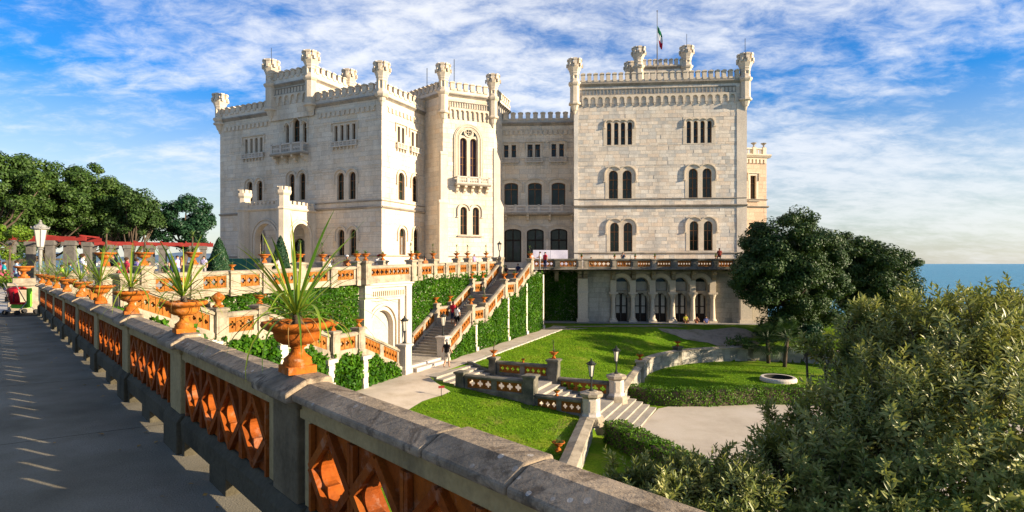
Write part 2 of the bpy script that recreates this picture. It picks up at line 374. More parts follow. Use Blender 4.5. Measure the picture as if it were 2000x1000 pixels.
# sea, hills, city
m, nt = new_mat('sea_water'); t = NT(nt); g = t.n('ShaderNodeNewGeometry'); P = g.outputs['Position']
mp1 = t.n('ShaderNodeMapping', {'Vector': P, 'Scale': (.35, .9, 1)}); mp2 = t.n('ShaderNodeMapping', {'Vector': P, 'Scale': (.02, .06, 1)})
hh = t.math('ADD', t.noise(1.0, 6, .6, mp1.outputs[0]), t.math('MULTIPLY', t.noise(1.0, 6, .7, mp2.outputs[0]), 6.0))
c = t.ramp(t.noise(1.0, 5, .65, mp2.outputs[0]), [(.35, (.03,.18,.29)), (.65, (.07,.29,.42))])
b = t.n('ShaderNodeBsdfPrincipled', {'Base Color': c, 'Roughness': .34, 'Specular IOR Level': .28, 'IOR': 1.33})
bp = t.n('ShaderNodeBump', {'Strength': .9, 'Distance': 1.2, 'Height': hh}); nt.links.new(bp.outputs[0], b.inputs['Normal'])
t.n('ShaderNodeOutputMaterial', {'Surface': b.outputs[0]})
mb = MB(); mb.add([(-50000, -20000, -20), (50000, -20000, -20), (50000, 50000, -20), (-50000, 50000, -20)], [(0,1,2,3)])
mb.build('sea', m, None, False, 'structure')
mb = MB(); xs = np.linspace(-6500, -2500, 60)
for i, x in enumerate(xs):
    h = 150*sstep(-2500, -3400, x)*(.75+.2*math.sin(i*.21)+.08*math.sin(i*.77))
    mb.v += [(x, 5900, -22), (x, 6300, h*.45), (x, 7200, h), (x, 8500, -22)]
for i in range(59):
    for j in range(3): q = i*4+j; mb.f.append([q, q+4, q+5, q+1]); mb.m.append(0)
mb.build('hills', surf('far_hills', [(.10,.17,.25), (.14,.21,.29)], .004, .95), None, True, 'structure')  # no air is built: the distance haze is put into the bluish base colour
mb = MB()
for i in range(420):
    x = rng.uniform(-4300, -2900); y = rng.uniform(5500, 6000); hh_ = rng.uniform(8, 30)*(1 if rng.random() < .9 else 1.8); w_ = rng.uniform(12, 40)
    mb.box(IDF, x-w_, x+w_, y-15, y+15, -21, -20+hh_)
mb.build('distant_city', surf('city_walls', [(.42,.40,.40), (.58,.54,.5)], .02, .9, island=.7), None, False, 'stuff')
o = bpy.data.objects['distant_city']; tag(o, 'pale far city across the bay behind the pergola', 'city', None, 'stuff')
gn = np.random.default_rng(77); Pg = []
for _ in range(52000):
    u, v = gn.uniform(1.9, 22), gn.uniform(-15, 20); x, y = UV(u, v)
    if v < -4.6 and u < 4.4: continue
    if -4.9 < v < .4 and u < 14.3: continue
    if lower(x, y) and y < 36.6: continue
    if abs((Vector((x, y))-CIR).length-CR) < .6 and y > 41: continue
    Pg.append((x, y, gz(x, y)))
Pg = np.array(Pg); n_ = len(Pg); a_ = gn.uniform(0, 6.283, n_); h_ = gn.uniform(.03, .085, n_); wv = .035
Vg = np.stack([Pg+np.stack([np.cos(a_)*wv, np.sin(a_)*wv, np.zeros(n_)], 1), Pg-np.stack([np.cos(a_)*wv, np.sin(a_)*wv, np.zeros(n_)], 1), Pg+np.stack([gn.normal(0, .04, n_), gn.normal(0, .04, n_), h_], 1)], 1).reshape(-1, 3)
me = bpy.data.meshes.new('grass'); me.from_pydata(Vg.tolist(), [], np.arange(3*n_).reshape(-1, 3).tolist()); me.materials.append(leafmat('grass_blade', [(.08,.19,.004), (.13,.25,.007), (.19,.28,.018)], .3, .7, .1, (.2,.35,.01), clump=.7)); link('grass', me, None, 'stuff')
tag(bpy.data.objects['grass'], 'short grass tufts of the sunlit garden lawns', 'grass', None, 'stuff')
# earth bank under castle and terrace
mb = MB(); F = Fr(UV(-3.35, 0), B)      # retaining core behind the ivy walls: s = v, n towards the garden (= +u)
core = [UV(-3.32, -21.6), UV(-3.32, 17.4), UV(-3.0, 24.5), FA(-.1, -.62, 0)[:2], FA(20.6, -.62, 0)[:2], FA(21, -14, 0)[:2], (26, 95), (-60, 100), (-90, 50), (-40, 10), PL(19, .1), PL(19.4, .3)]
mb.add([(x, y, -20) for x, y in core] + [(x, y, -1.9) for x, y in core], [tuple(range(12, 24))] + [(i, (i+1) % 12, 12+(i+1) % 12, 12+i) for i in range(12)])
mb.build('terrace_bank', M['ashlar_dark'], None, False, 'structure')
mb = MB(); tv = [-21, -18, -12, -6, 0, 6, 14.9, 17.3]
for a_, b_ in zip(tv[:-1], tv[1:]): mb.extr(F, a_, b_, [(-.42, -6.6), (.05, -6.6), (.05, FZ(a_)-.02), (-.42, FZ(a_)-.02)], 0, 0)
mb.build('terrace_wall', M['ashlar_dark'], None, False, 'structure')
# ---------------------------------------------------------------- the castle
castle = thing('castle', 'white limestone castle with crenellated parapets and turrets above the terraced garden', 'castle', (-2, 66, -.6))
class Wall(Fr):
    pass
LF0 = Vector((-14.2, 62.0)) - A*25.7
W_LF = Wall(LF0, A); W_SE = Wall((-14.2, 62.0), B)
W_MT = Wall((-8.14, 67.0), (.91, .414)); MT2 = Vector((-8.14, 67.0)) + W_MT.d*6.52
W_ML = Wall((-8.14-.72*8.0, 67+.69*8.0), (.72, -.69))         # shaded left face of the middle tower
W_CB = Wall((-3.2, 72.9), (.997, -.05))
W_RT = Wall((7.47, 68.0), (.9964, -.085))
def light_top(l, a):
    s0, s1, z0, z1, k = l
    if k == 'q': return z1
    w_ = (s1-s0)/2; x = min(1, abs(a-(s0+s1)/2)/w_)
    r = w_ if k == 'r' else w_*.38
    return z1 - r + r*math.sqrt(max(0, 1-x*x))
def plate(mb, F, rect, lights, nf, nb, mi=0, back=True, bottom=False, seg=10):
    """flat stone plate with round- or square-headed openings and their reveals"""
    s0, s1, z0, z1 = rect; cuts = {s0, s1}
    for l in lights:
        for i in range(seg+1 if l[4] != 'q' else 2):
            cuts.add(l[0]+(l[1]-l[0])*(.5-.5*math.cos(math.pi*i/seg)) if l[4] != 'q' else (l[0], l[1])[i])
    cuts = sorted(cuts)
    for a, b in zip(cuts[:-1], cuts[1:]):
        if b-a < 1e-6: continue
        mid = (a+b)/2; L = next((l for l in lights if l[0]-1e-6 <= mid <= l[1]+1e-6), None)
        q = lambda za, zb, zc, zd: mb.add([F(a, nf, za), F(b, nf, zb), F(b, nf, zc), F(a, nf, zd)], [(0,1,2,3)], mi)
        if L is None: q(z0, z0, z1, z1); continue
        ta, tb = light_top(L, a), light_top(L, b)
        if L[2] > z0+1e-4: q(z0, z0, L[2], L[2]); mb.add([F(a, nf, L[2]), F(b, nf, L[2]), F(b, nb, L[2]), F(a, nb, L[2])], [(0,1,2,3)], mi)
        q(ta, tb, z1, z1); mb.add([F(a, nf, ta), F(b, nf, tb), F(b, nb, tb), F(a, nb, ta)], [(0,1,2,3)], mi)
    for l in lights:
        for a in (l[0], l[1]):
            t_ = light_top(l, a); mb.add([F(a, nf, l[2]), F(a, nb, l[2]), F(a, nb, t_), F(a, nf, t_)], [(0,1,2,3)], mi)
    for x in ((s0, s0), (s1, s1)):
        mb.add([F(x[0], nf, z0), F(x[0], nb, z0), F(x[0], nb, z1), F(x[0], nf, z1)], [(0,1,2,3)], mi)
    for z in (z0, z1):
        if z == z0 and bottom: continue
        mb.add([F(s0, nf, z), F(s1, nf, z), F(s1, nb, z), F(s0, nb, z)], [(0,1,2,3)], mi)
def bar(mb, F, pts, n0, n1, t=.06, mi=0):
    """square bar following a polyline of (s, z) on the wall"""
    k = len(pts); out = []
    for i, p in enumerate(pts):
        a = Vector(pts[max(0, i-1)]); b = Vector(pts[min(k-1, i+1)]); d = (b-a).normalized(); q = Vector((-d.y, d.x))*t
        out.append((Vector(p)-q, Vector(p)+q))
    vs = []
    for a, b in out: vs += [F(a.x, n0, a.y), F(b.x, n0, b.y), F(b.x, n1, b.y), F(a.x, n1, a.y)]
    fs = [(j*4+i, j*4+(i+1) % 4, (j+1)*4+(i+1) % 4, (j+1)*4+i) for j in range(k-1) for i in range(4)]
    mb.add(vs, fs + [(0,1,2,3), tuple(range((k-1)*4, k*4))], mi)
HOLES = {}
def window(Wl, lights, pad=(.28, .28, .1, .22), hood=None, sill=None, transom=.68, wood='wood', glass='glass', name='window', nf=.035, label=None, mull=True, hood_off=.34, frame_t=.075):
    s0 = min(l[0] for l in lights)-pad[0]; s1 = max(l[1] for l in lights)+pad[1]
    z0 = min(l[2] for l in lights)-pad[2]; z1 = max(l[3] for l in lights)+pad[3]
    HOLES.setdefault(id(Wl), []).append((s0, s1, z0, z1))
    mb = MB(); plate(mb, Wl, (s0, s1, z0, z1), lights, nf, -.42)
    o = mb.build(name, M['trim'], castle)
    if label: o['label'] = label
    f = MB(); g = MB()
    for l in lights:
        a, b, c0, c1, k = l; h = c1-c0
        n_ = 8 if k != 'q' else 1
        xs = [a+(b-a)*i/n_ for i in range(n_+1)]
        poly = [(x, light_top(l, x)+.02) for x in reversed(xs)]
        g.add([Wl(a, -.36, c0), Wl(b, -.36, c0)] + [Wl(x, -.36, z) for x, z in poly], [tuple(range(len(poly)+2))])
        fw = frame_t
        f.box(Wl, a, a+fw, -.35, -.28, c0, light_top(l, a)); f.box(Wl, b-fw, b, -.35, -.28, c0, light_top(l, b))
        f.box(Wl, a+fw, b-fw, -.35, -.281, c0, c0+fw)
        zt = c0+h*transom; f.box(Wl, a+fw, b-fw, -.35, -.27, zt-fw*.6, zt+fw*.6)
        if k == 'r' and h > 1.6: f.box(Wl, a+fw, b-fw, -.35, -.29, c0+h*.34-fw*.35, c0+h*.34+fw*.35)
        if mull and b-a > .5: f.box(Wl, (a+b)/2-fw*.5, (a+b)/2+fw*.5, -.352, -.275, c0, c1-.03)
        if k != 'q':
            bar(f, Wl, [(x, light_top(l, x)-fw*.4) for x in xs], -.35, -.283, fw*.5)
    f.build('window_frame', M[wood], o); g.build('pane', M[glass], o)
    if glass == 'glass' and wood == 'wood' and lights[0][1]-lights[0][0] > .6:
        for l in lights:
            if rng.random() < .3:
                q = MB(); a, b, c0, c1 = l[:4]; sd = rng.random() < .5; ww = (b-a)*rng.uniform(.25, .42); x0 = a+.05 if sd else b-.05-ww; zt_ = c0+(c1-c0)*.66
                q.add([Wl(x0+ww*i/6, -.352+.006*(i % 2), z) for z in (c0+.05, zt_) for i in range(7)], [(i, i+1, i+8, i+7) for i in range(6)]); q.build('curtain', M['linen'], o)
    if hood:
        mb = MB(); t_ = .055; n0, n1 = nf-.02, nf+.14
        if hood == 'label':
            bar(mb, Wl, [(s0-.1, z1-.9), (s0-.1, z1+.1), (s1+.1, z1+.1), (s1+.1, z1-.9)], n0, n1, t_)
        else:
            pts = []; off = hood_off; grp = hood if isinstance(hood, list) else [lights]
            ls = lights
            if hood == 'arch':
                r0 = (ls[0][1]-ls[0][0])/2; rise = 1 if ls[0][4] == 'r' else .38
                R_ = r0+off
                for i, l in enumerate(ls):
                    cxx = (l[0]+l[1])/2; zs = l[3]-r0*rise
                    left = cxx-R_ if i == 0 else (ls[i-1][1]+l[0])/2
                    right = cxx+R_ if i == len(ls)-1 else (l[1]+ls[i+1][0])/2
                    if i == 0: pts.append((left, zs-.75 if len(ls) < 3 else zs-.35))
                    for j in range(13):
                        x = left+(right-left)*(.5-.5*math.cos(math.pi*j/12))
                        z = zs+(R_ if rise == 1 else r0*rise+off)*math.sqrt(max(0, 1-min(1, abs(x-cxx)/R_)**2))
                        if not pts or abs(pts[-1][0]-x)+abs(pts[-1][1]-z) > .01: pts.append((x, z))
                    if i == len(ls)-1: pts.append((right, zs-.75 if len(ls) < 3 else zs-.35))
            bar(mb, Wl, pts, n0, n1, t_)
            for e in (pts[0], pts[-1]): mb.box(Wl, e[0]-.13, e[0]+.13, n0, n1+.02, e[1]-.12, e[1]-.001)
        mb.build('hood_mould', M['trim'], o)
    if sill == 'balconet':
        mb = MB(); a, b = s0-.05, s1+.05; zt = z0+.02
        for (qa, qb) in ((zt-.1, zt), (zt-.62, zt-.5)): mb.box(Wl, a, b, .04, .34, qa, qb)
        k = max(2, round((b-a)/.62))
        for i in range(k+1):
            x = a+.07+(b-a-.14)*i/k; mb.box(Wl, x-.07, x+.07, .2, .32, zt-.5, zt-.1)
        for i in range(k):
            for j in range(1, 4):
                x = a+.07+(b-a-.14)*(i+j/4)/k; mb.box(Wl, x-.035, x+.035, .22, .30, zt-.5, zt-.1)
            x = a+.07+(b-a-.14)*(i+.5)/k; mb.box(Wl, x-.2, x+.2, .235, .285, zt-.33, zt-.27)
        for i in range(k+1):
            x = a+.2+(b-a-.4)*i/k; mb.prism(Wl, [(x-.07, zt-.62), (x+.07, zt-.62), (x+.05, zt-.95), (x-.05, zt-.95)], .04, .22)
        mb.build('balconet', M['pale_stone'], o)
    elif sill:
        mb = MB(); mb.box(Wl, s0-.08, s1+.08, 0.0, nf+.16, z0-.16, z0-.002); mb.build('sill', M['cornice'], o)
    return o
def px_lights(Wl, lst, kind, dz=0):
    return [(Wl.S(a), Wl.S(b), Wl.Z((a+b)/2, y1)+dz, Wl.Z((a+b)/2, y0)+dz, kind) for a, b, y0, y1 in lst]
def level(ls):
    z0 = sum(l[2] for l in ls)/len(ls); z1 = sum(l[3] for l in ls)/len(ls); w_ = sum(l[1]-l[0] for l in ls)/len(ls)
    return [((l[0]+l[1])/2-w_/2, (l[0]+l[1])/2+w_/2, z0, z1, l[4]) for l in ls]
def win(Wl, lst, kind, **k): return window(Wl, level(px_lights(Wl, lst, kind)), **k)
# --- ashlar: every block is its own piece of geometry, laid in courses round the openings
def ashlar(Wl, s0, s1, z0, z1, ch, bw, seed, mat, name='wall', singles=0, skip=(), mortar=True, proud=.012):
    r = random.Random(seed); holes = HOLES.get(id(Wl), []) + list(skip)
    zs = [z0]
    while zs[-1] < z1-.2: zs.append(min(z1, zs[-1]+ch*r.uniform(.88, 1.14)))
    zs[-1] = z1
    for h in holes:
        for z in (h[2], h[3]):
            if z0 < z < z1:
                j = min(range(len(zs)), key=lambda i: abs(zs[i]-z))
                if abs(zs[j]-z) < .13 and 0 < j < len(zs)-1 and not any(abs(zs[j]-q) < 1e-6 for hh in holes for q in hh[2:4]): zs[j] = z
                elif all(abs(q-z) > 1e-5 for q in zs): zs.append(z)
        zs.sort()
    mb = MB()
    # backing with real openings
    if mortar:
        xs = sorted({s0, s1} | {x for h in holes for x in h[:2] if s0 < x < s1}); zz = sorted({z0, z1} | {z for h in holes for z in h[2:4] if z0 < z < z1})
        for a, b in zip(xs[:-1], xs[1:]):
            for c, d in zip(zz[:-1], zz[1:]):
                if any(h[0]-1e-6 <= (a+b)/2 <= h[1]+1e-6 and h[2]-1e-6 <= (c+d)/2 <= h[3]+1e-6 for h in holes): continue
                mb.add([Wl(a, -.012, c), Wl(b, -.012, c), Wl(b, -.012, d), Wl(a, -.012, d)], [(0,1,2,3)])
    wo_ = mb.build(name, M['mortar'], castle)
    blocks = []
    for c, d in zip(zs[:-1], zs[1:]):
        if d-c < .03: continue
        iv = [(s0, s1)]
        for h in holes:
            if h[2] < d-1e-4 and h[3] > c+1e-4:
                iv = [q for a, b in iv for q in ((a, min(b, h[0])), (max(a, h[1]), b)) if q[1]-q[0] > .03]
        for a, b in iv:
            x = a; first = True
            while x < b-.03:
                w_ = bw*r.uniform(.55, 1.45)*(r.uniform(.3, .8) if first else 1); first = False
                e = b if x+w_ > b-.3 else x+w_
                blocks.append((x, e, c, d)); x = e
    g = .009
    def blk(mb, q):
        p = proud*r.uniform(.3, 1.3) + (proud*1.2 if r.random() < .08 else 0)
        mb.box(Wl, q[0]+g, q[1]-g, -.02, p, q[2]+g, q[3]-g, 0, ('i',))
    if singles:
        blocks.sort(key=lambda q: -(q[1]-q[0])*(q[3]-q[2]))
    mb = MB(); sm = MB()
    for q in blocks[singles:]: blk(mb, q)
    for q in blocks[:singles]:
        s_ = MB(); blk(s_, q); s_.build('stone_block', mat, wo_)
    if mb.v: mb.build('stonework', mat, wo_, kind='stuff')
    return wo_
MERL = {}
def merlon_mesh(w_, h, t_):
    key = (round(w_, 3), h, t_)
    if key not in MERL:
        mb = MB(); F = IDF
        mb.box(F, -w_/2, w_/2, -t_/2, t_/2, 0, h*.8)
        mb.box(F, -w_/2-.05, w_/2+.05, -t_/2-.09, t_/2+.09, h*.8+.002, h*.93)
        mb.prism(F, [(-w_/2-.03, h*.93+.002), (w_/2+.03, h*.93+.002), (0, h*1.05)], -t_/2-.06, t_/2+.06)
        mb.box(F, -w_/2+.02, w_/2-.02, -t_/2-.1, -t_/2-.002, -.22, .02)
        o = mb.build('tmp', M['trim']); MERL[key] = o.data; bpy.data.objects.remove(o)
    return MERL[key]
def parapet(Wl, s0, s1, z, ztop, pitch=.95, t_=.42, n0=.1, mat='ashlar', mh=None):
    """cornice, low wall and a row of merlons; z = cornice underside, ztop = merlon tops"""
    mb = MB()
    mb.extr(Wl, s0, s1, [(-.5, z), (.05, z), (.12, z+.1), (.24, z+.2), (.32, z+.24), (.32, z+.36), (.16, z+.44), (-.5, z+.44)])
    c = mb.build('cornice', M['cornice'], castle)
    mh = mh or .78; zw = ztop-mh
    mb = MB(); mb.box(Wl, s0, s1, n0-t_, n0, z+.44, zw)
    p = mb.build('parapet', M[mat], castle)
    k = max(2, round((s1-s0)/pitch)); pt = (s1-s0)/k
    me = merlon_mesh(pt*.6, mh, t_)
    for i in range(k):
        o = bpy.data.objects.new('merlon', me); COL.objects.link(o); o.parent = p; ORG[o.name] = ORG[p.name]
        o.location = Vector(Wl(s0+pt*(i+.5), n0-t_/2, zw)) - ORG[p.name]
        o.rotation_euler = (0, 0, Wl.ang)
    return p
def corbel_arches(Wl, s0, s1, z0, z1, pitch=.9, panel=True):
    k = max(2, round((s1-s0)/pitch)); p = (s1-s0)/k; mb = MB()
    ls = [(s0+p*i+p*.16, s0+p*(i+1)-p*.16, z0, z0+(z1-z0)*.8, 'r') for i in range(k)]
    plate(mb, Wl, (s0, s1, z0, z1), ls, .2, .005, bottom=True, seg=8)
    for i in range(k+1):
        x = min(max(s0+p*i, s0+.09), s1-.09); mb.prism(Wl, [(x-.09, z0), (x+.09, z0), (x+.05, z0-.26), (x-.05, z0-.26)], 0.0, .17)
    o = mb.build('arched_frieze', M['trim'], castle)
    if panel:
        mb = MB(); z = z1+.16; h = .55
        mb.box(Wl, s0, s1, .0, .12, z1+.003, z1+.1); mb.box(Wl, s0, s1, 0, .12, z+h, z+h+.1)
        k2 = k*2
        for i in range(k2+1):
            x = s0+(s1-s0)*i/k2; mb.box(Wl, max(s0, x-.05), min(s1, x+.05), .0, .09, z1+.1, z+h)
        mb.build('panelled_frieze', M['cornice'], castle)
def dentils(Wl, s0, s1, z0, h=.5, pitch=.72):
    k = max(2, round((s1-s0)/pitch)); p = (s1-s0)/k; mb = MB()
    mb.box(Wl, s0, s1, 0.0, .1, z0+h+.002, z0+h+.16)
    for i in range(k): mb.box(Wl, s0+p*(i+.22), s0+p*(i+.78), 0.0, .16, z0, z0+h)
    mb.build('dentil_frieze', M['trim'], castle, kind='stuff')
def string(Wl, s0, s1, z, h=.28, out=.2, mat='cornice'):
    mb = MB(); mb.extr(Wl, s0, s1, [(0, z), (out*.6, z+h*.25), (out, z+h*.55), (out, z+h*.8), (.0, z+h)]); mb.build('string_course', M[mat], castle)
TUR = {}
def turret(c, z_bot, z_ring, z_top, r=.62, mid=None, rod=0):
    """octagonal corner turret: corbel, shaft with slots, ring, flared crown with merlons; a part of the castle"""
    x, y = c; rot = R(22.5); r *= .92
    mb = MB(); C = (x, y, 0); zc = z_top-1.75
    mb.lathe(C, [(.1, z_bot), (r*.45, z_bot+.45), (r*.6, z_bot+.5), (r*.95, z_bot+1.05), (r*1.35, z_bot+1.15), (r*1.35, z_bot+1.35), (r*1.02, z_bot+1.5)], 8, rot)
    mb.lathe(C, [(r*1.04, z_bot+1.5), (r*1.04, z_ring)], 8, rot, cap=False)
    mb.lathe(C, [(r*1.04, z_ring), (r*1.25, z_ring+.12), (r*1.42, z_ring+.3), (r*1.42, z_ring+.45), (r*1.05, z_ring+.6)], 8, rot, cap=False)
    o = mb.build('turret', M['trim'], castle)
    # shaft with recessed slots on its eight faces
    bm = bmesh.new(); n = 8; ring = []
    for z in (z_ring+.6, z_ring+.85, zc-.2, zc):
        ring.append([bm.verts.new((x+r*math.cos(rot+2*math.pi*i/n), y+r*math.sin(rot+2*math.pi*i/n), z)) for i in range(n)])
    mids = []
    for j in range(3):
        for i in range(n):
            f = bm.faces.new((ring[j][i], ring[j][(i+1) % n], ring[j+1][(i+1) % n], ring[j+1][i]))
            if j == 1: mids.append(f)
    bm.normal_update()
    for f in mids:
        bmesh.ops.inset_individual(bm, faces=[f], thickness=r*.26, depth=0)
        for v in f.verts: v.co -= f.normal*r*.16
    me = bpy.data.meshes.new('turret_shaft'); org = ORG[castle.name]
    for v in bm.verts: v.co -= org
    bmesh.ops.recalc_face_normals(bm, faces=bm.faces); bm.to_mesh(me); bm.free(); me.materials.append(M['trim']); link('turret_shaft', me, o)
    mb = MB()
    mb.lathe(C, [(r, zc), (r*1.12, zc+.1), (r*1.12, zc+.22), (r*1.42, zc+.62), (r*1.5, zc+.7), (r*1.5, zc+1.02), (r*1.1, zc+1.05)], 8, rot)
    for i in range(8):
        a = rot+math.pi*2*(i+.5)/8; F = Fr((x+math.cos(a)*r*1.27, y+math.sin(a)*r*1.27), (-math.sin(a), math.cos(a)))
        mb.box(F, -r*.36, r*.36, -.14, .14, zc+1.03, zc+1.55); mb.box(F, -r*.42, r*.42, -.2, .2, zc+1.552, z_top)
        mb.box(F, -r*.22, r*.22, .13, .3, zc+.78, zc+1.16)
    mb.build('turret_crown', M['trim'], o)
    if rod:
        mb = MB(); mb.tube([(x, y, z_top-.9), (x, y, z_top+rod)], .03, 5); mb.build('lightning_rod', M['iron'], o)
    return o
def core(pts, z0, z1, inset=.0):
    mb = MB(); k = len(pts)
    mb.add([(x, y, z0) for x, y in pts] + [(x, y, z1) for x, y in pts], [(i, (i+1) % k, k+(i+1) % k, k+i) for i in range(k)] + [tuple(range(k, 2*k))])
    return mb.build('roof_block', M['mortar'], castle)
# ===== left block, front
zc = 18.05; zt = 19.85; LEN = 25.7
s_b0, s_b1 = W_LF.S(528), W_LF.S(616)
win(W_LF, [(478.8,484,272,299), (488.4,494,271,299), (498.3,503.4,270,298.5), (507.8,512.9,269,298)], 'q', hood='label', sill='balconet')
win(W_LF, [(653.4,659.6,245.5,275), (665,671,244,274.5), (676.5,682.7,243,274), (688,694.4,241.5,273.5)], 'q', hood='label', sill='balconet')
win(W_LF, [(482.5,493.5,354,392.5), (502,512.6,353,392)], 'r', hood='arch')
win(W_LF, [(658.5,671.7,337,390.6), (681,695,335,389)], 'r', hood='arch')
win(W_LF, [(659.6,672.8,448,500), (682.7,696,447,500)], 'r', hood='arch')
win(W_LF, [(564,575.6,339,391), (585,596.5,338,391)], 'r', hood='arch')
win(W_LF, [(504,513,454,505)], 'r', hood='arch')
window(W_LF, [(W_LF.S(571), W_LF.S(599), -1.5, 3.0, 'r')], wood='door_wood', frame_t=.14, name='arched_doorway')
# central triple window
l1, l2, l3 = px_lights(W_LF, [(558.4,564.6,239.5,283), (572,585.5,232,281), (591.8,599,235,280)], 'r')
zb = l2[2]; window(W_LF, [(l1[0], l1[1], zb, l2[3]-.55, 'r'), (l2[0], l2[1], zb, l2[3], 'r'), (l3[0], l3[1], zb, l2[3]-.55, 'r')], hood='arch', hood_off=.2)
ashlar(W_LF, 0, LEN, -1.6, 18.05, .56, 1.35, 1, M['ashlar_warm'], singles=40)
dentils(W_LF, .8, s_b0-.3, 16.8); dentils(W_LF, s_b1+.4, LEN-.8, 16.8)
string(W_LF, 0, LEN+.12, 6.05, .32, .24); string(W_LF, s_b1, LEN+.06, 6.85, .16, .14); string(W_LF, 0, LEN+.06, .75, .2, .14)
parapet(W_LF, -.1, s_b0-.05, zc, zt, n0=.16); parapet(W_LF, s_b1+.05, LEN+.1, zc, zt, n0=.16)
W_BY = Wall(W_LF(s_b0, .25, 0)[:2], A); bw_ = s_b1-s_b0
mb = MB(); mb.box(W_BY, 0, bw_, -.24, -.02, 17.3, 21.1); mb.build('wall', M['mortar'], castle)
ashlar(W_BY, 0, bw_, 17.2, 21.1, .55, 1.2, 2, M['ashlar_warm'], mortar=False)
corbel_arches(W_BY, .7, bw_-.7, 19.2, 20.15, .95)
W_BR = Wall(W_LF(s_b1, .25, 0)[:2], B)
ashlar(W_BR, 0, 10, 18.4, 21.1, .55, 1.2, 3, M['ashlar_warm'])
parapet(W_BY, -.1, bw_+.05, 21.1, 23.0, n0=.16); parapet(W_BR, 0, 10, 21.1, 23.0, n0=.16)
turret(W_LF(0, 0, 0)[:2], W_LF.Z(431, 262), 18.1, W_LF.Z(431, 185), .64)
turret(W_BY(.45, 0, 0)[:2], W_LF.Z(537, 236), 21.15, W_LF.Z(537, 120), .68, rod=1.6)
turret(W_BY(bw_-.45, 0, 0)[:2], W_LF.Z(608, 228), 21.15, W_LF.Z(608, 104), .68)
turret(W_LF(LEN, 0, 0)[:2], W_LF.Z(743, 207), 18.1, W_LF.Z(743, 124), .62)
turret(W_BR(W_BR.S(682), 0, 0)[:2], 18.6, 21.15, W_BR.Z(682, 138), .62)
def balcony(Wl, s0, s1, z, out=1.0, rail=.95, nb=4, name='balcony', thick=.22):
    mb = MB(); mb.extr(Wl, s0, s1, [(0.0, z-thick), (out-.1, z-thick), (out, z-thick*.5), (out, z), (0.0, z)])
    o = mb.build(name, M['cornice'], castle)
    mb = MB()
    for (a0, a1, n0, n1) in ((s0+.08, s1-.08, out-.3, out-.1), (s0+.08, s0+.24, 0, out-.3), (s1-.24, s1-.08, 0, out-.3)):
        mb.box(Wl, a0, a1, n0, n1, z+.001, z+.16); mb.box(Wl, a0, a1, n0-.02, n1+.02, z+rail-.16, z+rail)
    k = max(2, round((s1-s0)/1.6)); p = (s1-s0-.16)/k
    for i in range(k+1):
        x = min(max(s0+.08+p*i, s0+.23), s1-.23); mb.box(Wl, x-.14, x+.14, out-.32, out-.08, z+.002, z+rail+.06)
    for i in range(k):
        for j in range(1, 7):
            x = s0+.08+p*(i+j/7); mb.box(Wl, x-.045, x+.045, out-.25, out-.15, z+.16, z+rail-.16)
            if j < 6: mb.box(Wl, x+.045, x+p/7-.045, out-.235, out-.165, z+rail*.42, z+rail*.58)
    mb.build('balcony_rail', M['pale_stone'], o)
    mb = MB()
    for i in range(nb):
        x = s0+.3+(s1-s0-.6)*i/(nb-1); F = Fr(Wl(x, 0, 0)[:2], -Wl.n)
        mb.prism(Fr(Wl(x, 0, 0)[:2], Wl.n), [(0, z-thick-.002), (out*.85, z-thick-.002), (out*.8, z-thick-.22), (out*.45, z-thick-.32), (out*.38, z-thick-.6), (.12, z-thick-.75), (0, z-thick-1.0)], -.14, .14)
    mb.build('bracket', M['trim'], o)
    return o
s_0, s_1 = W_LF.S(540), W_LF.S(603)
balcony(W_LF, s_0, s_1, W_LF.Z(572, 301.5), 1.1, 1.15, 4)
# porch
p_ = Vector(W_LF(W_LF.S(617), 0, 0)); t_p = (p_.x+.4005*p_.y)/.789
pc = Vector(W_LF(W_LF.S(617), t_p, 0))
W_PF = Wall(pc.xy - A*9.0, A); W_PR = Wall(pc.xy, B)
sl_ = W_PF.S(471); zp0, zp1 = W_PF.Z(555, 408), W_PF.Z(555, 391)
a0, a1 = W_PF.S(499), W_PF.S(540); b0_, b1_ = W_PR.S(572), W_PR.S(604)
mb = MB(); plate(mb, W_PF, (sl_, 9.0, -1.6, zp0), [(a0, a1, -1.6, W_PF.Z(520, 437), 'r')], 0, -.7, seg=16)
po = mb.build('porch', M['trim'], castle); po['label'] = 'porch with two big arches and battlements'
mb = MB(); plate(mb, W_PR, (0.02, t_p, -1.6, zp0), [(b0_, b1_, -1.6, W_PR.Z(588, 437), 'r')], 0, -.7, seg=16); mb.build('porch_side', M['trim'], po)
mb = MB(); mb.box(W_PF, sl_+.1, 8.9, -t_p, -.1, zp0-.3, zp0-.02); mb.build('porch_ceiling', M['trim'], po)
for Wp, l, rr in ((W_PF, (a0, a1), 'a'), (W_PR, (b0_, b1_), 'b')):
    mb = MB(); cc = (l[0]+l[1])/2; r_ = (l[1]-l[0])/2; zz_ = Wp.Z(520 if rr == 'a' else 588, 437)-r_
    for q, tt in ((r_+.14, .12), (r_+.5, .06)):
        bar(mb, Wp, [(cc-q, -1.5)]+[(cc-q*math.cos(math.pi*i/16), zz_+q*math.sin(math.pi*i/16)) for i in range(17)]+[(cc+q, -1.5)], .0, .1, tt)
    mb.build('archivolt', M['trim'], po)
mb = MB()
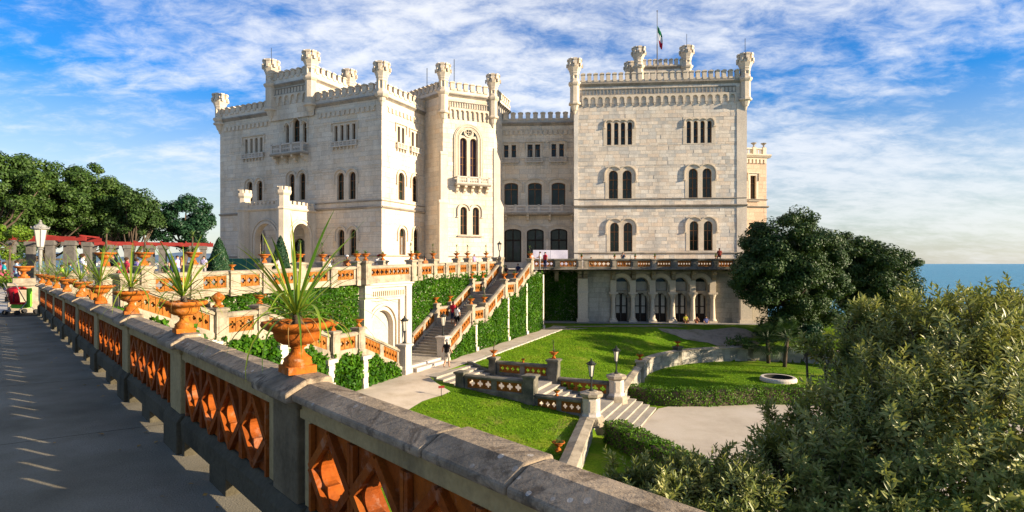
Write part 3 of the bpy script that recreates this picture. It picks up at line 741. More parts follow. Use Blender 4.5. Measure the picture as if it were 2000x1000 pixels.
for Wp, x0, x1 in ((W_PF, sl_-.1, 9.1), (W_PR, 0.05, t_p)):
    mb.extr(Wp, x0, x1, [(0, zp0-.1), (.2, zp0), (.25, zp0+.12), (.1, zp0+.25), (-.3, zp0+.25), (-.3, zp0-.1)])
    mb.box(Wp, x0+.4, x1-.3, -.22, .06, zp0+.25, zp1-.35)
    k = round((x1-x0-.7)/.62)
    for i in range(k): mb.box(Wp, x0+.4+(x1-x0-.7)*(i+.2)/k, x0+.4+(x1-x0-.7)*(i+.8)/k, -.24, .08, zp1-.349, zp1)
mb.build('porch_battlement', M['trim'], po)
for px_, top_ in ((478, 372), (555, 365)):
    c_ = W_PF(W_PF.S(px_) if px_ < 500 else 8.95, .05, 0)[:2]
    zt2 = W_PF.Z(px_, top_)
    mb = MB(); mb.lathe((c_[0], c_[1], 0), [(.84, -1.6), (.84, -.6), (.68, -.5), (.68, zp0-.1), (.8, zp0+.0), (.8, zp0+.16), (.62, zp0+.26), (.62, zt2-.95), (.8, zt2-.7), (.82, zt2-.38), (.6, zt2-.36)], 8, R(22.5)); pp_ = mb.build('porch_pier', M['trim'], po)
    for i in range(8):
        a_ = i*math.pi/4; F = Fr((c_[0]+math.cos(a_)*.66, c_[1]+math.sin(a_)*.66), (-math.sin(a_), math.cos(a_))); mb = MB(); mb.box(F, -.18, .18, -.1, .1, zt2-.39, zt2); mb.build('merlon', M['trim'], pp_)
# ===== left block, side face
win(W_SE, [(776,781,247,278), (784.4,789.4,250,281)], 'q', hood='label', sill='balconet', mull=False)
win(W_SE, [(803.4,808,258,286), (811.4,816.6,261,289)], 'q', hood='label', sill='balconet', mull=False)
win(W_SE, [(777.8,790,337,391)], 'r', hood='arch'); win(W_SE, [(805,816.5,344,394.6)], 'r', hood='arch')
win(W_SE, [(779.6,792,445.6,498)], 'r', hood='arch'); win(W_SE, [(807.5,818.5,447,498)], 'r', hood='arch')
ashlar(W_SE, 0, 13, -1.6, 18.05, .56, 1.35, 4, M['ashlar_warm'], singles=20)
dentils(W_SE, .9, 12.8, 16.8); string(W_SE, -.1, 13, 6.05, .32, .24); string(W_SE, -.05, 13, 6.85, .16, .14); string(W_SE, -.05, 13, .75, .2, .14)
parapet(W_SE, -.1, 13, zc, zt, n0=.16)
# ===== middle tower
lt = px_lights(W_MT, [(898.2,911.8,270,348), (917.8,931.6,270,348)], 'r'); lt = level(lt)
o_t = window(W_MT, lt, pad=(.5, .5, .08, 1.55), transom=.52, glass='curtain')
mb = MB(); cs = (lt[0][0]+lt[1][1])/2; hw = lt[1][1]-cs
zs = lt[0][3]-hw*.2
for q, tt, n1 in ((hw+.14, .07, .16), (hw+.32, .05, .12), (hw+.52, .1, .18), (hw+.72, .045, .14)):
    bar(mb, W_MT, [(cs-q, lt[0][2])]+[(cs-q*math.cos(math.pi*i/18), zs+q*1.02*math.sin(math.pi*i/18)) for i in range(19)]+[(cs+q, lt[0][2])], .0, n1, tt)
mb.build('arch_moulding', M['trim'], o_t)
zr = W_MT.Z(915, 259); rr = .46
mb = MB(); mb.add([W_MT(cs+rr*math.cos(i*math.pi/8), .045, zr+rr*math.sin(i*math.pi/8)) for i in range(16)], [tuple(range(16))]); mb.build('pane', M['glass'], o_t)
mb = MB()
bar(mb, W_MT, [(cs+(rr+.06)*math.cos(i*math.pi/10), zr+(rr+.06)*math.sin(i*math.pi/10)) for i in range(21)], .03, .15, .08)
for k in range(4):
    a_ = k*math.pi/2+math.pi/4; c2_ = (cs+.22*math.cos(a_), zr+.22*math.sin(a_))
    bar(mb, W_MT, [(c2_[0]+.17*math.cos(i*math.pi/6), c2_[1]+.17*math.sin(i*math.pi/6)) for i in range(13)], .035, .1, .028)
mb.build('rosette', M['trim'], o_t)
for sg in (-1, 1):
    mb = MB(); mb.add([W_MT(cs+sg*x, .044, zr-.45+z) for x, z in ((.62, .0), (.95, .05), (.72, .55))], [(0,1,2)]); mb.build('pane', M['glass'], o_t)
balcony(W_MT, W_MT.S(887), W_MT.S(954), W_MT.Z(920, 361), .95, .85, 5)
win(W_MT, [(899,912.4,404,458.5), (923,936,404.5,459)], 'r', hood='arch', sill=True)
ashlar(W_MT, 0, 6.52, -1.6, 19.85, .56, 1.25, 5, M['ashlar_warm'], singles=40)
ashlar(W_ML, 0, 8.0, -1.6, 19.85, .56, 1.25, 6, M['ashlar_warm'])
W_MR = Wall(MT2, (.30, .954)); ashlar(W_MR, 0, 6.0, -1.6, 19.85, .56, 1.25, 7, M['ashlar_warm'])
corbel_arches(W_MT, .78, 5.78, 17.47, 18.5, .63)
for Wl, x0, x1 in ((W_MT, -.1, 6.62), (W_ML, 0, 8.1), (W_MR, -.1, 6.0)): parapet(Wl, x0, x1, 19.8, 21.57, pitch=.8, n0=.16)
turret(W_MT(.05, 0, 0)[:2], W_MT.Z(862, 240), 19.85, W_MT.Z(862, 126), .6)
turret(W_MT(6.4, 0, 0)[:2], W_MT.Z(961, 250), 19.85, W_MT.Z(961, 147), .58)
mb = MB(); zq = W_MT.Z(865, 397); zq2 = W_MT.Z(865, 302)
mb.box(W_MT, -.5, .55, -.6, .3, -1.6, zq); mb.extr(W_MT, -.55, .6, [(-.6, zq), (.36, zq), (.36, zq+.12), (.16, zq+.4), (-.6, zq+.4)]); mb.box(W_MT, -.3, .5, -.6, .15, zq+.401, zq2); mb.extr(W_MT, -.32, .52, [(-.6, zq2), (.2, zq2), (.2, zq2+.12), (.03, zq2+.4), (-.6, zq2+.4)])
mb.build('pilaster', M['pale_stone'], castle)
mb = MB(); za, zb_ = W_MT.Z(970, 290), W_MT.Z(978, 315); zc1, zd = W_MT.Z(975, 390), W_MT.Z(983, 405)
mb.prism(W_MT, [(6.45, -1.6), (7.78, -1.6), (7.78, zd), (7.32, zc1), (7.32, zb_), (6.7, za), (6.45, za)], -1.6, .12)
mb.build('buttress', M['pale_stone'], castle)
string(W_MT, .56, 6.5, .75, .18, .12)
# ===== connecting wing
for q in ([(984.4,993,283,307.6), (999,1008,283,307.6)], [(1030.4,1040,282,307), (1045,1055,282,307)], [(1077.4,1086,281,306), (1092,1101.6,281,306)]):
    win(W_CB, q, 'q', hood='label', sill='balconet', mull=False, transom=.62)
lw = [px_lights(W_CB, [q], 's')[0] for q in [(985,1011.7,357.6,402), (1031.5,1058,357.2,402), (1077,1104.5,356,402)]]
for q in level(lw): window(W_CB, [q], pad=(.3, .3, .02, .3), hood='arch', hood_off=.55, frame_t=.09, transom=.72)
lw = [px_lights(W_CB, [q], 's')[0] for q in [(987,1016.5,448,512), (1028,1063,447,512), (1074.4,1109,446,512)]]
for q in level(lw): window(W_CB, [q], pad=(.25, .25, .02, .3), hood='arch', hood_off=.5, wood='door_wood', frame_t=.16, transom=.66, name='arched_doorway')
ashlar(W_CB, 0, 12.4, -1.0, 17.6, .55, 1.3, 8, M['ashlar_warm'], singles=30)
dentils(W_CB, .3, 12.2, 16.45, .5, .62); parapet(W_CB, 0, 12.4, 17.6, 19.3, pitch=.95, n0=.16)
balcony(W_CB, W_CB.S(984), W_CB.S(1121), W_CB.Z(1060, 416), 1.3, .9, 4, thick=.3)
# ===== right tower
RL = W_RT.S(1457)
for lst in ([(1185.4,1194,239,283), (1199.4,1208,239,283), (1212.6,1221,239,283), (1226,1234.6,239,283)], [(1341,1349.7,236,279.5), (1354.5,1363,236,279.5), (1368,1376.5,236,279.5), (1381.6,1390,236,279.5)]):
    win(W_RT, lst, 'r', hood='arch', hood_off=.3, mull=False, pad=(.42, .42, .12, .45))
for lst in ([(1189,1207,333,389.4), (1216,1233.8,332.6,389)], [(1345,1363,329,386.3), (1372,1390,328.6,385.7)]): win(W_RT, lst, 'r', hood='arch', hood_off=.5, pad=(.42, .42, .02, .5))
for lst in ([(1191.6,1208.8,435,491.5), (1218,1235,434.6,491)], [(1347,1364,432,489.4), (1374.4,1391.8,431.5,489)]): win(W_RT, lst, 'r', hood='arch', hood_off=.5, pad=(.42, .42, .02, .5))
ashlar(W_RT, 0, RL, -.7, 21.09, .43, .95, 9, M['ashlar'], singles=170)
W_RR = Wall(W_RT(RL, 0, 0)[:2], (.085, .9964)); ashlar(W_RR, 0, 16, -6.4, 21.09, .5, 1.2, 10, M['ashlar'])
W_RLs = Wall(W_RT(0, -16, 0)[:2], (-.085, -.9964)); ashlar(W_RLs, 0, 16, -.7, 21.09, .5, 1.2, 11, M['ashlar'])
corbel_arches(W_RT, .9, RL-1.15, 19.0, 19.98, .83)
for Wl, x0, x1 in ((W_RT, -.1, RL+.1), (W_RR, -.1, 16), (W_RLs, 0, 16.1)): parapet(Wl, x0, x1, 21.09, 22.66, pitch=.74, n0=.16, mh=.85)
zs_ = W_RT.Z(1290, 405); string(W_RT, -.05, RL+.1, zs_, .34, .3); string(W_RT, -.03, RL+.05, W_RT.Z(1290, 389.2), .14, .14); string(W_RT, -.03, RL+.05, W_RT.Z(1290, 496), .2, .16)
mb = MB()
for a_, b_ in ((-.05, .45), (RL-1.05, RL+.08)):
    mb = MB(); mb.box(W_RT, a_, b_, .0, .07, -.7, 18.9); mb.build('pilaster', M['ashlar'], castle)
turret(W_RT(.02, 0, 0)[:2], W_RT.Z(1121, 224), 21.14, W_RT.Z(1121, 117), .6, rod=0)
turret(W_RT(RL-.1, 0, 0)[:2], W_RT.Z(1454, 216), 21.14, W_RT.Z(1454, 107), .62, rod=1.9)
W_BT = Wall(at(1243, 515, 79).xy, (.9964, -.085)); BL = W_BT.S(1347)
ashlar(W_BT, 0, BL, 20, W_BT.Z(1290, 135), .5, 1.1, 12, M['ashlar']); parapet(W_BT, 0, BL, W_BT.Z(1290, 135), W_BT.Z(1290, 116), pitch=.75, n0=.16)
turret(W_BT(.3, 0, 0)[:2], 22, W_BT.Z(1248, 136), W_BT.Z(1248, 94), .66); turret(W_BT(BL-.4, 0, 0)[:2], 22, W_BT.Z(1340, 136), W_BT.Z(1340, 92), .66, rod=1.8)
turret(at(1232, 515, 82).xy, 20, 26, at(1232, 123, 82).z, .66)
mb = MB(); fp = at(1283.5, 515, 77.5); zt_ = (515-22)*77.5/1111
mb.lathe((fp.x, fp.y, 0), [(.075, 24), (.07, zt_-4.5), (.045, zt_-4.4), (.04, zt_-.05)], 8); mb.lathe((fp.x, fp.y, zt_-.05), [(.02, 0), (.09, .05), (.09, .12), (.02, .17)], 8)
fpole = thing('flagpole', 'tall pale flagpole with a limp flag on the castle roof', 'flagpole', (fp.x, fp.y, 24)); mb.build('pole', M['grey_stone'], fpole)
cols = [surf('flag_green', [(.01,.18,.07), (.01,.18,.07)], rough=.8), surf('flag_white', [(.7,.7,.68), (.7,.7,.68)], rough=.8), surf('flag_red', [(.5,.02,.04), (.5,.02,.04)], rough=.8)]
mb = MB(); NS = 24                       # limp flag: folds hanging from the pole, a band of each colour
for i in range(NS+1):
    a = i/NS; wd = .25+.42*math.sin(math.pi*min(1, .15+.75*a)); z = zt_-2.0-2.9*a
    for j in range(5): b = j/4; mb.v.append((fp.x+.06+.28*a*a+wd*b*(1-.2*a), fp.y+.14*math.sin(b*9+a*3)*b, z-.75*b*(1-.5*a)+.04*math.sin(b*7)))
for i in range(NS):
    for j in range(4): q = i*5+j; mb.f.append([q, q+1, q+6, q+5]); mb.m.append(min(2, i*3//NS))
mb.build('flag', cols, fpole)
# ===== right wing bay behind the tower
W_BW = Wall(at(1432, 515, 73.0).xy, (.985, .17)); BWL = W_BW.S(1497)
wz = lambda y: W_BW.Z(1475, y)
window(W_BW, [(W_BW.S(1465.5), W_BW.S(1477), wz(390), wz(343), 'q')], hood='label', sill=True)
ashlar(W_BW, 0, BWL, -7, wz(306), .5, 1.2, 13, M['ashlar_pink']); W_BS = Wall(W_BW(BWL, 0, 0)[:2], (-.17, .985)); ashlar(W_BS, 0, 6, -7, wz(306), .5, 1.2, 14, M['ashlar_pink'])
string(W_BW, 0, BWL+.2, wz(406), .3, .3); string(W_BW, 0, BWL+.1, wz(391), .16, .15); dentils(W_BW, 0, BWL, wz(319), .5, .5)
mb = MB(); mb.extr(W_BW, 0, BWL+.45, [(-1, wz(308)), (.2, wz(308)), (.45, wz(304)), (.45, wz(302)), (-1, wz(302))])
mb.box(W_BW, 0, BWL, -.3, .0, wz(302)+.001, wz(300)); mb.box(W_BW, 0, BWL, -.33, .03, wz(291.5), wz(289))
for x in (BWL-.3, BWL-1.7, .5): mb.box(W_BW, x-.22, x+.22, -.4, .08, wz(302)+.002, wz(287.5))
for i in range(14): x = BWL*(i+.5)/14; mb.box(W_BW, x-.06, x+.06, -.22, -.08, wz(300), wz(291.5))
mb.build('roof_balustrade', M['trim'], castle)
for x in (BWL-.3, BWL-1.7):
    mb = MB(); c = W_BW(x, -.16, wz(287.5)); mb.lathe(c, [(.2, 0), (.2, .08), (.08, .14), (.1, .3), (.34, .52), (.4, .56), (.3, .6)], 12); mb.build('roof_urn', M['cornice'], castle, True)
# solid cores
core([W_LF(.6, -.6, 0)[:2], W_LF(LEN-.6, -.6, 0)[:2], W_SE(13, -.6, 0)[:2], W_LF(.6, -20, 0)[:2]], -1.6, 18.4)
core([W_BY(.5, -.6, 0)[:2], W_BY(bw_-.5, -.6, 0)[:2], W_BR(9.8, -.5, 0)[:2], W_BY(.5, -10, 0)[:2]], 18, 21.4)
core([W_MT(.8, -.6, 0)[:2], W_MT(6.0, -.6, 0)[:2], W_MR(6, -.6, 0)[:2], W_MT(3, -9, 0)[:2], W_ML(0, -.6, 0)[:2]], -1.6, 20.1)
core([W_CB(0, -.6, 0)[:2], W_CB(12.4, -.6, 0)[:2], W_CB(12.4, -12, 0)[:2], W_CB(0, -12, 0)[:2]], -1.6, 18)
core([W_RT(.6, -.6, 0)[:2], W_RT(RL-.6, -.6, 0)[:2], W_RT(RL-.6, -16, 0)[:2], W_RT(.6, -16, 0)[:2]], -1, 21.4)
core([W_BT(.5, -.6, 0)[:2], W_BT(BL-.5, -.6, 0)[:2], W_BT(BL-.5, -8, 0)[:2], W_BT(.5, -8, 0)[:2]], 18, W_BT.Z(1290, 133))
core([W_BW(0, -.6, 0)[:2], W_BW(BWL-.6, -.6, 0)[:2], W_BW(BWL-.6, -6, 0)[:2], W_BW(0, -6, 0)[:2]], -7, wz(304))
mb = MB()
for x_, y_, z0_, h_ in [(at(887, 515, 74).x, 74, 19, at(887, 116, 74).z-19), (at(834, 515, 72).x, 72, 18, at(834, 133, 72).z-18)]:
    mb.tube([(x_, y_, z0_), (x_, y_, z0_+h_)], .045, 5)
mb.build('antenna_mast', M['iron'], castle)
# ===== arcade under the terrace
W_AR = Wall((6.0, 60.2), (.9964, -.085)); zf = -6.12
sa, sb = W_AR.S(1128), W_AR.S(1470)
zi, zap = W_AR.Z(1290, 571), W_AR.Z(1290, 543)
arc = [(W_AR.S(a)-.04, W_AR.S(b)+.04) for a, b in ((1201.5,1226), (1239.5,1264), (1278.5,1302.5), (1317.5,1340.8), (1356.4,1379.8))]
arcade = thing('arcade', 'shady arcade of five arched doorways under the terrace of the castle', 'arcade', (15, 60, -6.2))
for a_, b_ in arc: HOLES.setdefault(id(W_AR), []).append((a_-.42, b_+.42, zf-.02, zap+.45))
old_castle = castle; castle = arcade
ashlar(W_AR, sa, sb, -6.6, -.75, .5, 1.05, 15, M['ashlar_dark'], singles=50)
for (a_, b_) in arc:
    mb = MB(); l = (a_, b_, zf, zap, 'r'); plate(mb, W_AR, (a_-.42, b_+.42, zf-.02, zap+.45), [l], .03, -.75, seg=14)
    o = mb.build('archway', M['bal_stone'], arcade)
    cc, r_ = (a_+b_)/2, (b_-a_)/2
    mb = MB(); bar(mb, W_AR, [(cc-(r_+.3)*math.cos(math.pi*i/16), zap-r_+(r_+.3)*math.sin(math.pi*i/16)) for i in range(17)], .0, .22, .2); mb.build('archivolt', M['trim'], o)
    mb = MB(); xs = [a_+(b_-a_)*i/10 for i in range(11)]
    mb.add([W_AR(a_, -.7, zf), W_AR(b_, -.7, zf)]+[W_AR(x, -.7, light_top(l, x)+.02) for x in reversed(xs)], [tuple(range(13))]); mb.build('pane', M['glass'], o)
    mb = MB(); zl = zi-.12
    mb.box(W_AR, a_-.02, b_+.02, -.6, -.1, zl, zl+.3)
    for sg in (0, 1):
        xx = a_ if sg == 0 else b_; d_ = 1 if sg == 0 else -1
        mb.prism(W_AR, [(xx, zl-.001), (xx+d_*.42, zl-.001), (xx+d_*.36, zl-.16), (xx+d_*.14, zl-.26), (xx+d_*.1, zl-.5), (xx, zl-.55)], -.55, -.12)
    mb.build('lintel', M['bal_stone'], o)
    for sg in (0, 1):
        mb = MB(); x0 = a_+.05 if sg == 0 else cc+.01; x1 = cc-.01 if sg == 0 else b_-.05
        mb.box(W_AR, x0, x1, -.69, -.6, zf, zf+.9)
        for e in ((x0, x0+.12), (x1-.12, x1)): mb.box(W_AR, e[0], e[1], -.69, -.58, zf+.901, zl)
        mb.box(W_AR, x0+.12, x1-.12, -.69, -.59, zl-.12, zl); mb.box(W_AR, x0+.12, x1-.12, -.69, -.59, zf+1.6, zf+1.7)
        dm = mb.build('door_leaf', M['door_wood'], o)
for px_ in (1197.5, 1235.5, 1274, 1313, 1352, 1391):
    x = W_AR.S(px_); mb = MB(); c = W_AR(x, .2, zf)
    mb.box(W_AR, x-.42, x+.42, -.1, .55, zf, zf+.22)
    mb.lathe((c[0], c[1], zf+.221), [(.38, 0), (.38, .1), (.27, .24), (.27, .3), (.23, 1.2), (.21, zi-zf-.85), (.26, zi-zf-.8), (.24, zi-zf-.74), (.36, zi-zf-.45), (.38, zi-zf-.4)], 14)
    mb.box(W_AR, x-.46, x+.46, -.1, .5, zi-.17, zi+.02); mb.box(W_AR, x-.3, x+.3, .0, .3, zi+.021, zi+1.25)
    mb.build('column', M['trim'], arcade)
mb = MB(); x0, x1 = W_AR.S(1183), W_AR.S(1411)
mb.box(W_AR, x0+.35, x1-.35, -.75, .75, -6.6, zf-.003); mb.box(W_AR, x0, x1, -.7, 1.15, -6.6, zf-.15); mb.build('doorstep', M['stair'], arcade)
mb = MB()
for p0, p1, bz in ((1128.5, 1147.5, 569), (1443, 1465, 560)):
    a_, b_ = W_AR.S(p0), W_AR.S(p1); mb.box(W_AR, a_, b_, -.4, .62, -6.6, -1.55); mb.box(W_AR, a_-.12, b_+.12, -.4, .74, -6.6, -5.75); mb.box(W_AR, a_-.06, b_+.06, -.4, .68, zi-.05, zi+.12)
    mb.build('corner_pier', M['ashlar_warm'], arcade); mb = MB()
castle = old_castle
# ---------------------------------------------------------------- balustrades, stairs and garden walls
TILES = {}
def tile_mesh(w_, h, k=0.0, t_=.12, fancy=False):
    """terracotta tile pierced by a four-lobed opening; k shears it along a sloping rail"""
    key = (round(w_, 2), round(h, 2), round(k, 2), fancy)
    if key in TILES: return TILES[key]
    N = 24 if not fancy else 40; c_, ro = (.225, .175) if not fancy else (.17, .15); m_ = min(w_, h)
    mb = MB(); G = lambda a, n, z: (a, -n, z + k*a)
    outer, inner = [], []
    for i in range(N):
        th = 2*math.pi*i/N + math.pi/N*0; ph = ((th+math.pi/4) % (math.pi/2)) - math.pi/4
        r_ = (c_*math.cos(ph)+math.sqrt(max(0, ro*ro-(c_*math.sin(ph))**2)))*m_
        inner.append((r_*math.cos(th), r_*math.sin(th)*1.0))
        q = max(abs(math.cos(th))/(w_/2), abs(math.sin(th))/(h/2)); outer.append((math.cos(th)/q, math.sin(th)/q))
    vs = []
    for n in (-t_/2, t_/2):
        vs += [G(x, n, z) for x, z in outer] + [G(x, n, z) for x, z in inner]
    fs = []
    for i in range(N):
        j = (i+1) % N
        fs += [(i, j, N+j, N+i), (2*N+i, 3*N+i, 3*N+j, 2*N+j), (N+i, N+j, 3*N+j, 3*N+i), (i, 2*N+i, 2*N+j, j)]
    mb.add(vs, fs)
    e = .035 if fancy else .03
    for n0, n1 in ((-t_/2-e, -t_/2), (t_/2, t_/2+e)):
        if fancy:
            b_ = .022; hw, hh = w_/2-.012, h/2-.012
            for p, q in (((-hw, 0), (0, hh)), ((0, hh), (hw, 0)), ((hw, 0), (0, -hh)), ((0, -hh), (-hw, 0))):
                d = Vector((q[0]-p[0], q[1]-p[1])).normalized(); nn = Vector((-d.y, d.x))*b_
                P4 = [(p[0]-nn.x, p[1]-nn.y), (p[0]+nn.x, p[1]+nn.y), (q[0]+nn.x, q[1]+nn.y), (q[0]-nn.x, q[1]-nn.y)]
                mb.add([G(x, n, z) for n in (n0, n1) for x, z in P4], [(0,1,2,3), (7,6,5,4), (0,1,5,4), (1,2,6,5), (2,3,7,6), (3,0,4,7)])
            for x in (-w_/2+.014, w_/2-.014): mb.box(lambda a, n, z: G(a, n, z), x-.013, x+.013, n0+.004, n1-.004, -h/2, h/2)
        else:
            for x in (-w_/2+.02, w_/2-.02): mb.box(G, x-.02, x+.02, n0, n1, -h/2, h/2)
            for z in (-h/2+.02, h/2-.02): mb.box(G, -w_/2+.04, w_/2-.04, n0, n1, z-.02, z+.02)
    o = mb.build('tmp', M['tile']); me = o.data; me.name = 'terracotta_tile'; me.materials[0] = M['tile_near' if fancy else 'tile']; bpy.data.objects.remove(o); TILES[key] = me
    return me
def tile(parent, F, s, n, z, me, ang=None):
    o = bpy.data.objects.new('terracotta_tile', me); COL.objects.link(o); o.parent = parent
    o.location = Vector(F(s, n, z)) - ORG[parent.name]; o.rotation_euler = (0, 0, F.ang); ORG[o.name] = ORG[parent.name]
def rail(root, F, s0, s1, z0, z1, h=1.0, panels=1, tiles=3, stone='bal_stone', thick=.3, n=0.0, base=.24, top=.15):
    """one run of balustrade between two piers; floor z0 at s0, z1 at s1"""
    L = s1-s0; dz = z1-z0; k = dz/L; t_ = thick/2
    mb = MB(); H = lambda a, nn, z: F(a, nn+n, z)
    mb.extr(H, s0, s1, [(-t_-.05, z0+h-.13), (t_+.05, z0+h-.13), (t_+.07, z0+h-.03), (t_, z0+h+.02), (0, z0+h+.05), (-t_, z0+h+.02), (-t_-.07, z0+h-.03)], 0, dz)
    mb.build('coping', M[stone], root)
    mb = MB()
    mb.extr(H, s0, s1, [(-t_-.04, z0-.1), (t_+.04, z0-.1), (t_+.04, z0+.16), (t_-.02, z0+base), (-t_+.02, z0+base), (-t_-.04, z0+.16)], 0, dz)
    mb.extr(H, s0, s1, [(-t_+.03, z0+h-.13-(top-.1)), (t_-.03, z0+h-.13-(top-.1)), (t_-.03, z0+h-.132), (-t_+.03, z0+h-.132)], 0, dz)
    pw = L/panels; mw = min(.16, pw*.1)
    hp = h-.13-(top-.1)-base
    for i in range(panels+1):
        for a, b in (((s0+pw*i-(mw if i else 0)), s0+pw*i+(mw if i < panels else 0)),):
            za = z0+k*(a-s0); mb.extr(H, a, b, [(-t_+.02, za+base-.01), (t_-.02, za+base-.01), (t_-.02, za+base+hp+.01), (-t_+.02, za+base+hp+.01)], 0, k*(b-a))
    mb.build('rail', M[stone], root)
    for i in range(panels):
        a0 = s0+pw*i+(mw if True else 0); a1 = s0+pw*(i+1)-mw; tw = (a1-a0)/tiles
        me = tile_mesh(tw-.006, hp-.004, k)
        for j in range(tiles):
            s = a0+tw*(j+.5); tile(root, F, s, n, z0+k*(s-s0)+base+hp/2, me)
def pier(root, F, s, n, z0, z1, w_=.46, stone='bal_stone', cap=True):
    mb = MB(); a = w_/2; H = lambda q, nn, z: F(q+s, nn+n, z)
    mb.box(H, -a-.06, a+.06, -a-.06, a+.06, z0-.12, z0+.2)
    mb.box(H, -a, a, -a, a, z0+.2, z1-.2)
    if z1-z0 > .9:
        for sg in (-1, 1): mb.box(H, -a*.62, a*.62, sg*a, sg*(a+.018), z0+.3, z1-.32); mb.box(H, sg*a, sg*(a+.018), -a*.62, a*.62, z0+.3, z1-.32)
    if cap:
        for q, za, zb in ((.03, z1-.2, z1-.14), (.09, z1-.14, z1-.04)): mb.box(H, -a-q, a+q, -a-q, a+q, za, zb)
        mb.add([H(-a-.08, -a-.08, z1-.039), H(a+.08, -a-.08, z1-.039), H(a+.08, a+.08, z1-.039), H(-a-.08, a+.08, z1-.039), H(-a+.04, -a+.04, z1), H(a-.04, -a+.04, z1), H(a-.04, a-.04, z1), H(-a+.04, a-.04, z1)], [(4,5,6,7), (0,1,5,4), (1,2,6,5), (2,3,7,6), (3,0,4,7)])
    return mb.build('pier', M[stone], root)
FB = Fr(O2, B)          # s = v (towards the castle), n = u
FU = Fr(O2, A)          # s = u, n = -v
URNS = []               # (location, kind, scale, label)
def steps(root, F, s0, s1, n0, n1, z0, z1, k, zbase, mat='stair'):
    """k risers from z0 at s0 to z1 at s1"""
    run = (s1-s0)/max(1, k-1) if k > 1 else 0
    for i in range(k):
        zt_ = z0+(z1-z0)*(i+1)/k; a = s0+run*i; b = s0+run*(i+1) if i < k-1 else s1+.02
        if i == k-1: continue
        mb = MB(); mb.box(F, a, b+.04, n0, n1, zbase, zt_-.05); mb.box(F, a-.03, b+.02, n0, n1, zt_-.05+.001, zt_)
        mb.build('step', M[mat], root)
gs = thing('grand_staircase', 'broad stone staircase of three flights climbing from the path to the castle terrace', 'staircase', UV(-1.5, 8)+(-6.6,))
fl = [(.6, 4.08, -6.3, -4.4, 12), (6.2, 9.66, -4.4, -2.65, 11), (11.75, 15.0, -2.65, -.9, 11)]
for q in fl: steps(gs, FB, q[0], q[1], -3.0, -.1, q[2], q[3], q[4], -6.9)
for a, b, z in ((4.06, 6.2, -4.4), (9.64, 11.75, -2.65), (14.98, 16.4, -.9), (-4.6, .6, -6.3)):
    mb = MB(); mb.box(FB, a, b+.03, -3.0, -.1 if z > -6 else .15, -6.95, z); mb.build('landing', M['stair'], gs)
steps(gs, FB, 16.2, 17.0, -3.0, -.1, -.9, -.55, 3, -2)
mb = MB(); mb.box(FB, -3.75, -.35, .15, .62, -6.9, -6.43); mb.build('step', M['pale_stone'], gs)
mb = MB(); mb.box(FB, -3.72, -.38, -.2, .16, -6.9, -6.299); mb.build('step', M['pale_stone'], gs)
def zst(v):
    if v < .6: return -6.3
    for i, q in enumerate(fl):
        if v <= q[1]: return lerp(q[2], q[3], (v-q[0])/(q[1]-q[0])) if v >= q[0] else q[2]
    return -.9
mb = MB(); prof = [(.45, -6.9), (.45, -6.1)]+[(v, zst(v)+.02) for v in (.6, 4.08, 6.2, 9.66, 11.75, 15, 17.5)]+[(17.5, -6.9)]
mb.prism(FB, prof, -.14, .14); mb.build('stair_wall', M['ashlar_dark'], gs)
mb.v = []; mb.f = []; mb.m = []; mb.prism(FB, prof, -3.2, -2.98); mb.build('stair_wall', M['pale_stone'], gs)
for u, lab in ((0.0, 'outer balustrade of the broad staircase, above the ivy wall beside the path'), (-3.1, 'inner balustrade of the broad staircase, against the tall ivy wall')):
    r_ = thing('stair_balustrade', lab, 'balustrade', UV(u, 8)+(-4,), 'balustrades of the broad staircase')
    for (a, b, za, zb, _) in fl: rail(r_, FB, a+.28, b-.2, lerp(za, zb, .28/(b-a)), lerp(zb, za, .2/(b-a)), 1.05, 2, 4, n=u)
    for a, b, z in ((4.3, 5.95, -4.4), (9.9, 11.5, -2.65)): rail(r_, FB, a, b, z, z, 1.05, 1, 3, n=u)
    for v, z in ((4.08, -4.4), (6.14, -4.4), (9.66, -2.65), (11.7, -2.65)):
        pier(r_, FB, v, u, z-.1, z+1.4)
    pier(r_, FB, 15.05, u, -1.0, .5)
    side = 'outer' if u == 0 else 'inner'
    for (v, z, nm) in ((4.08, -4.4, 'lower landing, lower pier'), (6.14, -4.4, 'lower landing, upper pier'), (9.66, -2.65, 'upper landing, lower pier'), (11.7, -2.65, 'upper landing, upper pier')):
        URNS.append((UV(u, v)+(z+1.4,), 'tall' if (v in (6.14, 9.66)) else 'low', .95, f'planted urn, {side} side of broad staircase, {nm}'))
URNS.append((UV(0, 15.05)+(.5,), 'tall', .95, 'planted urn on the outer pier at the head of the broad staircase'))
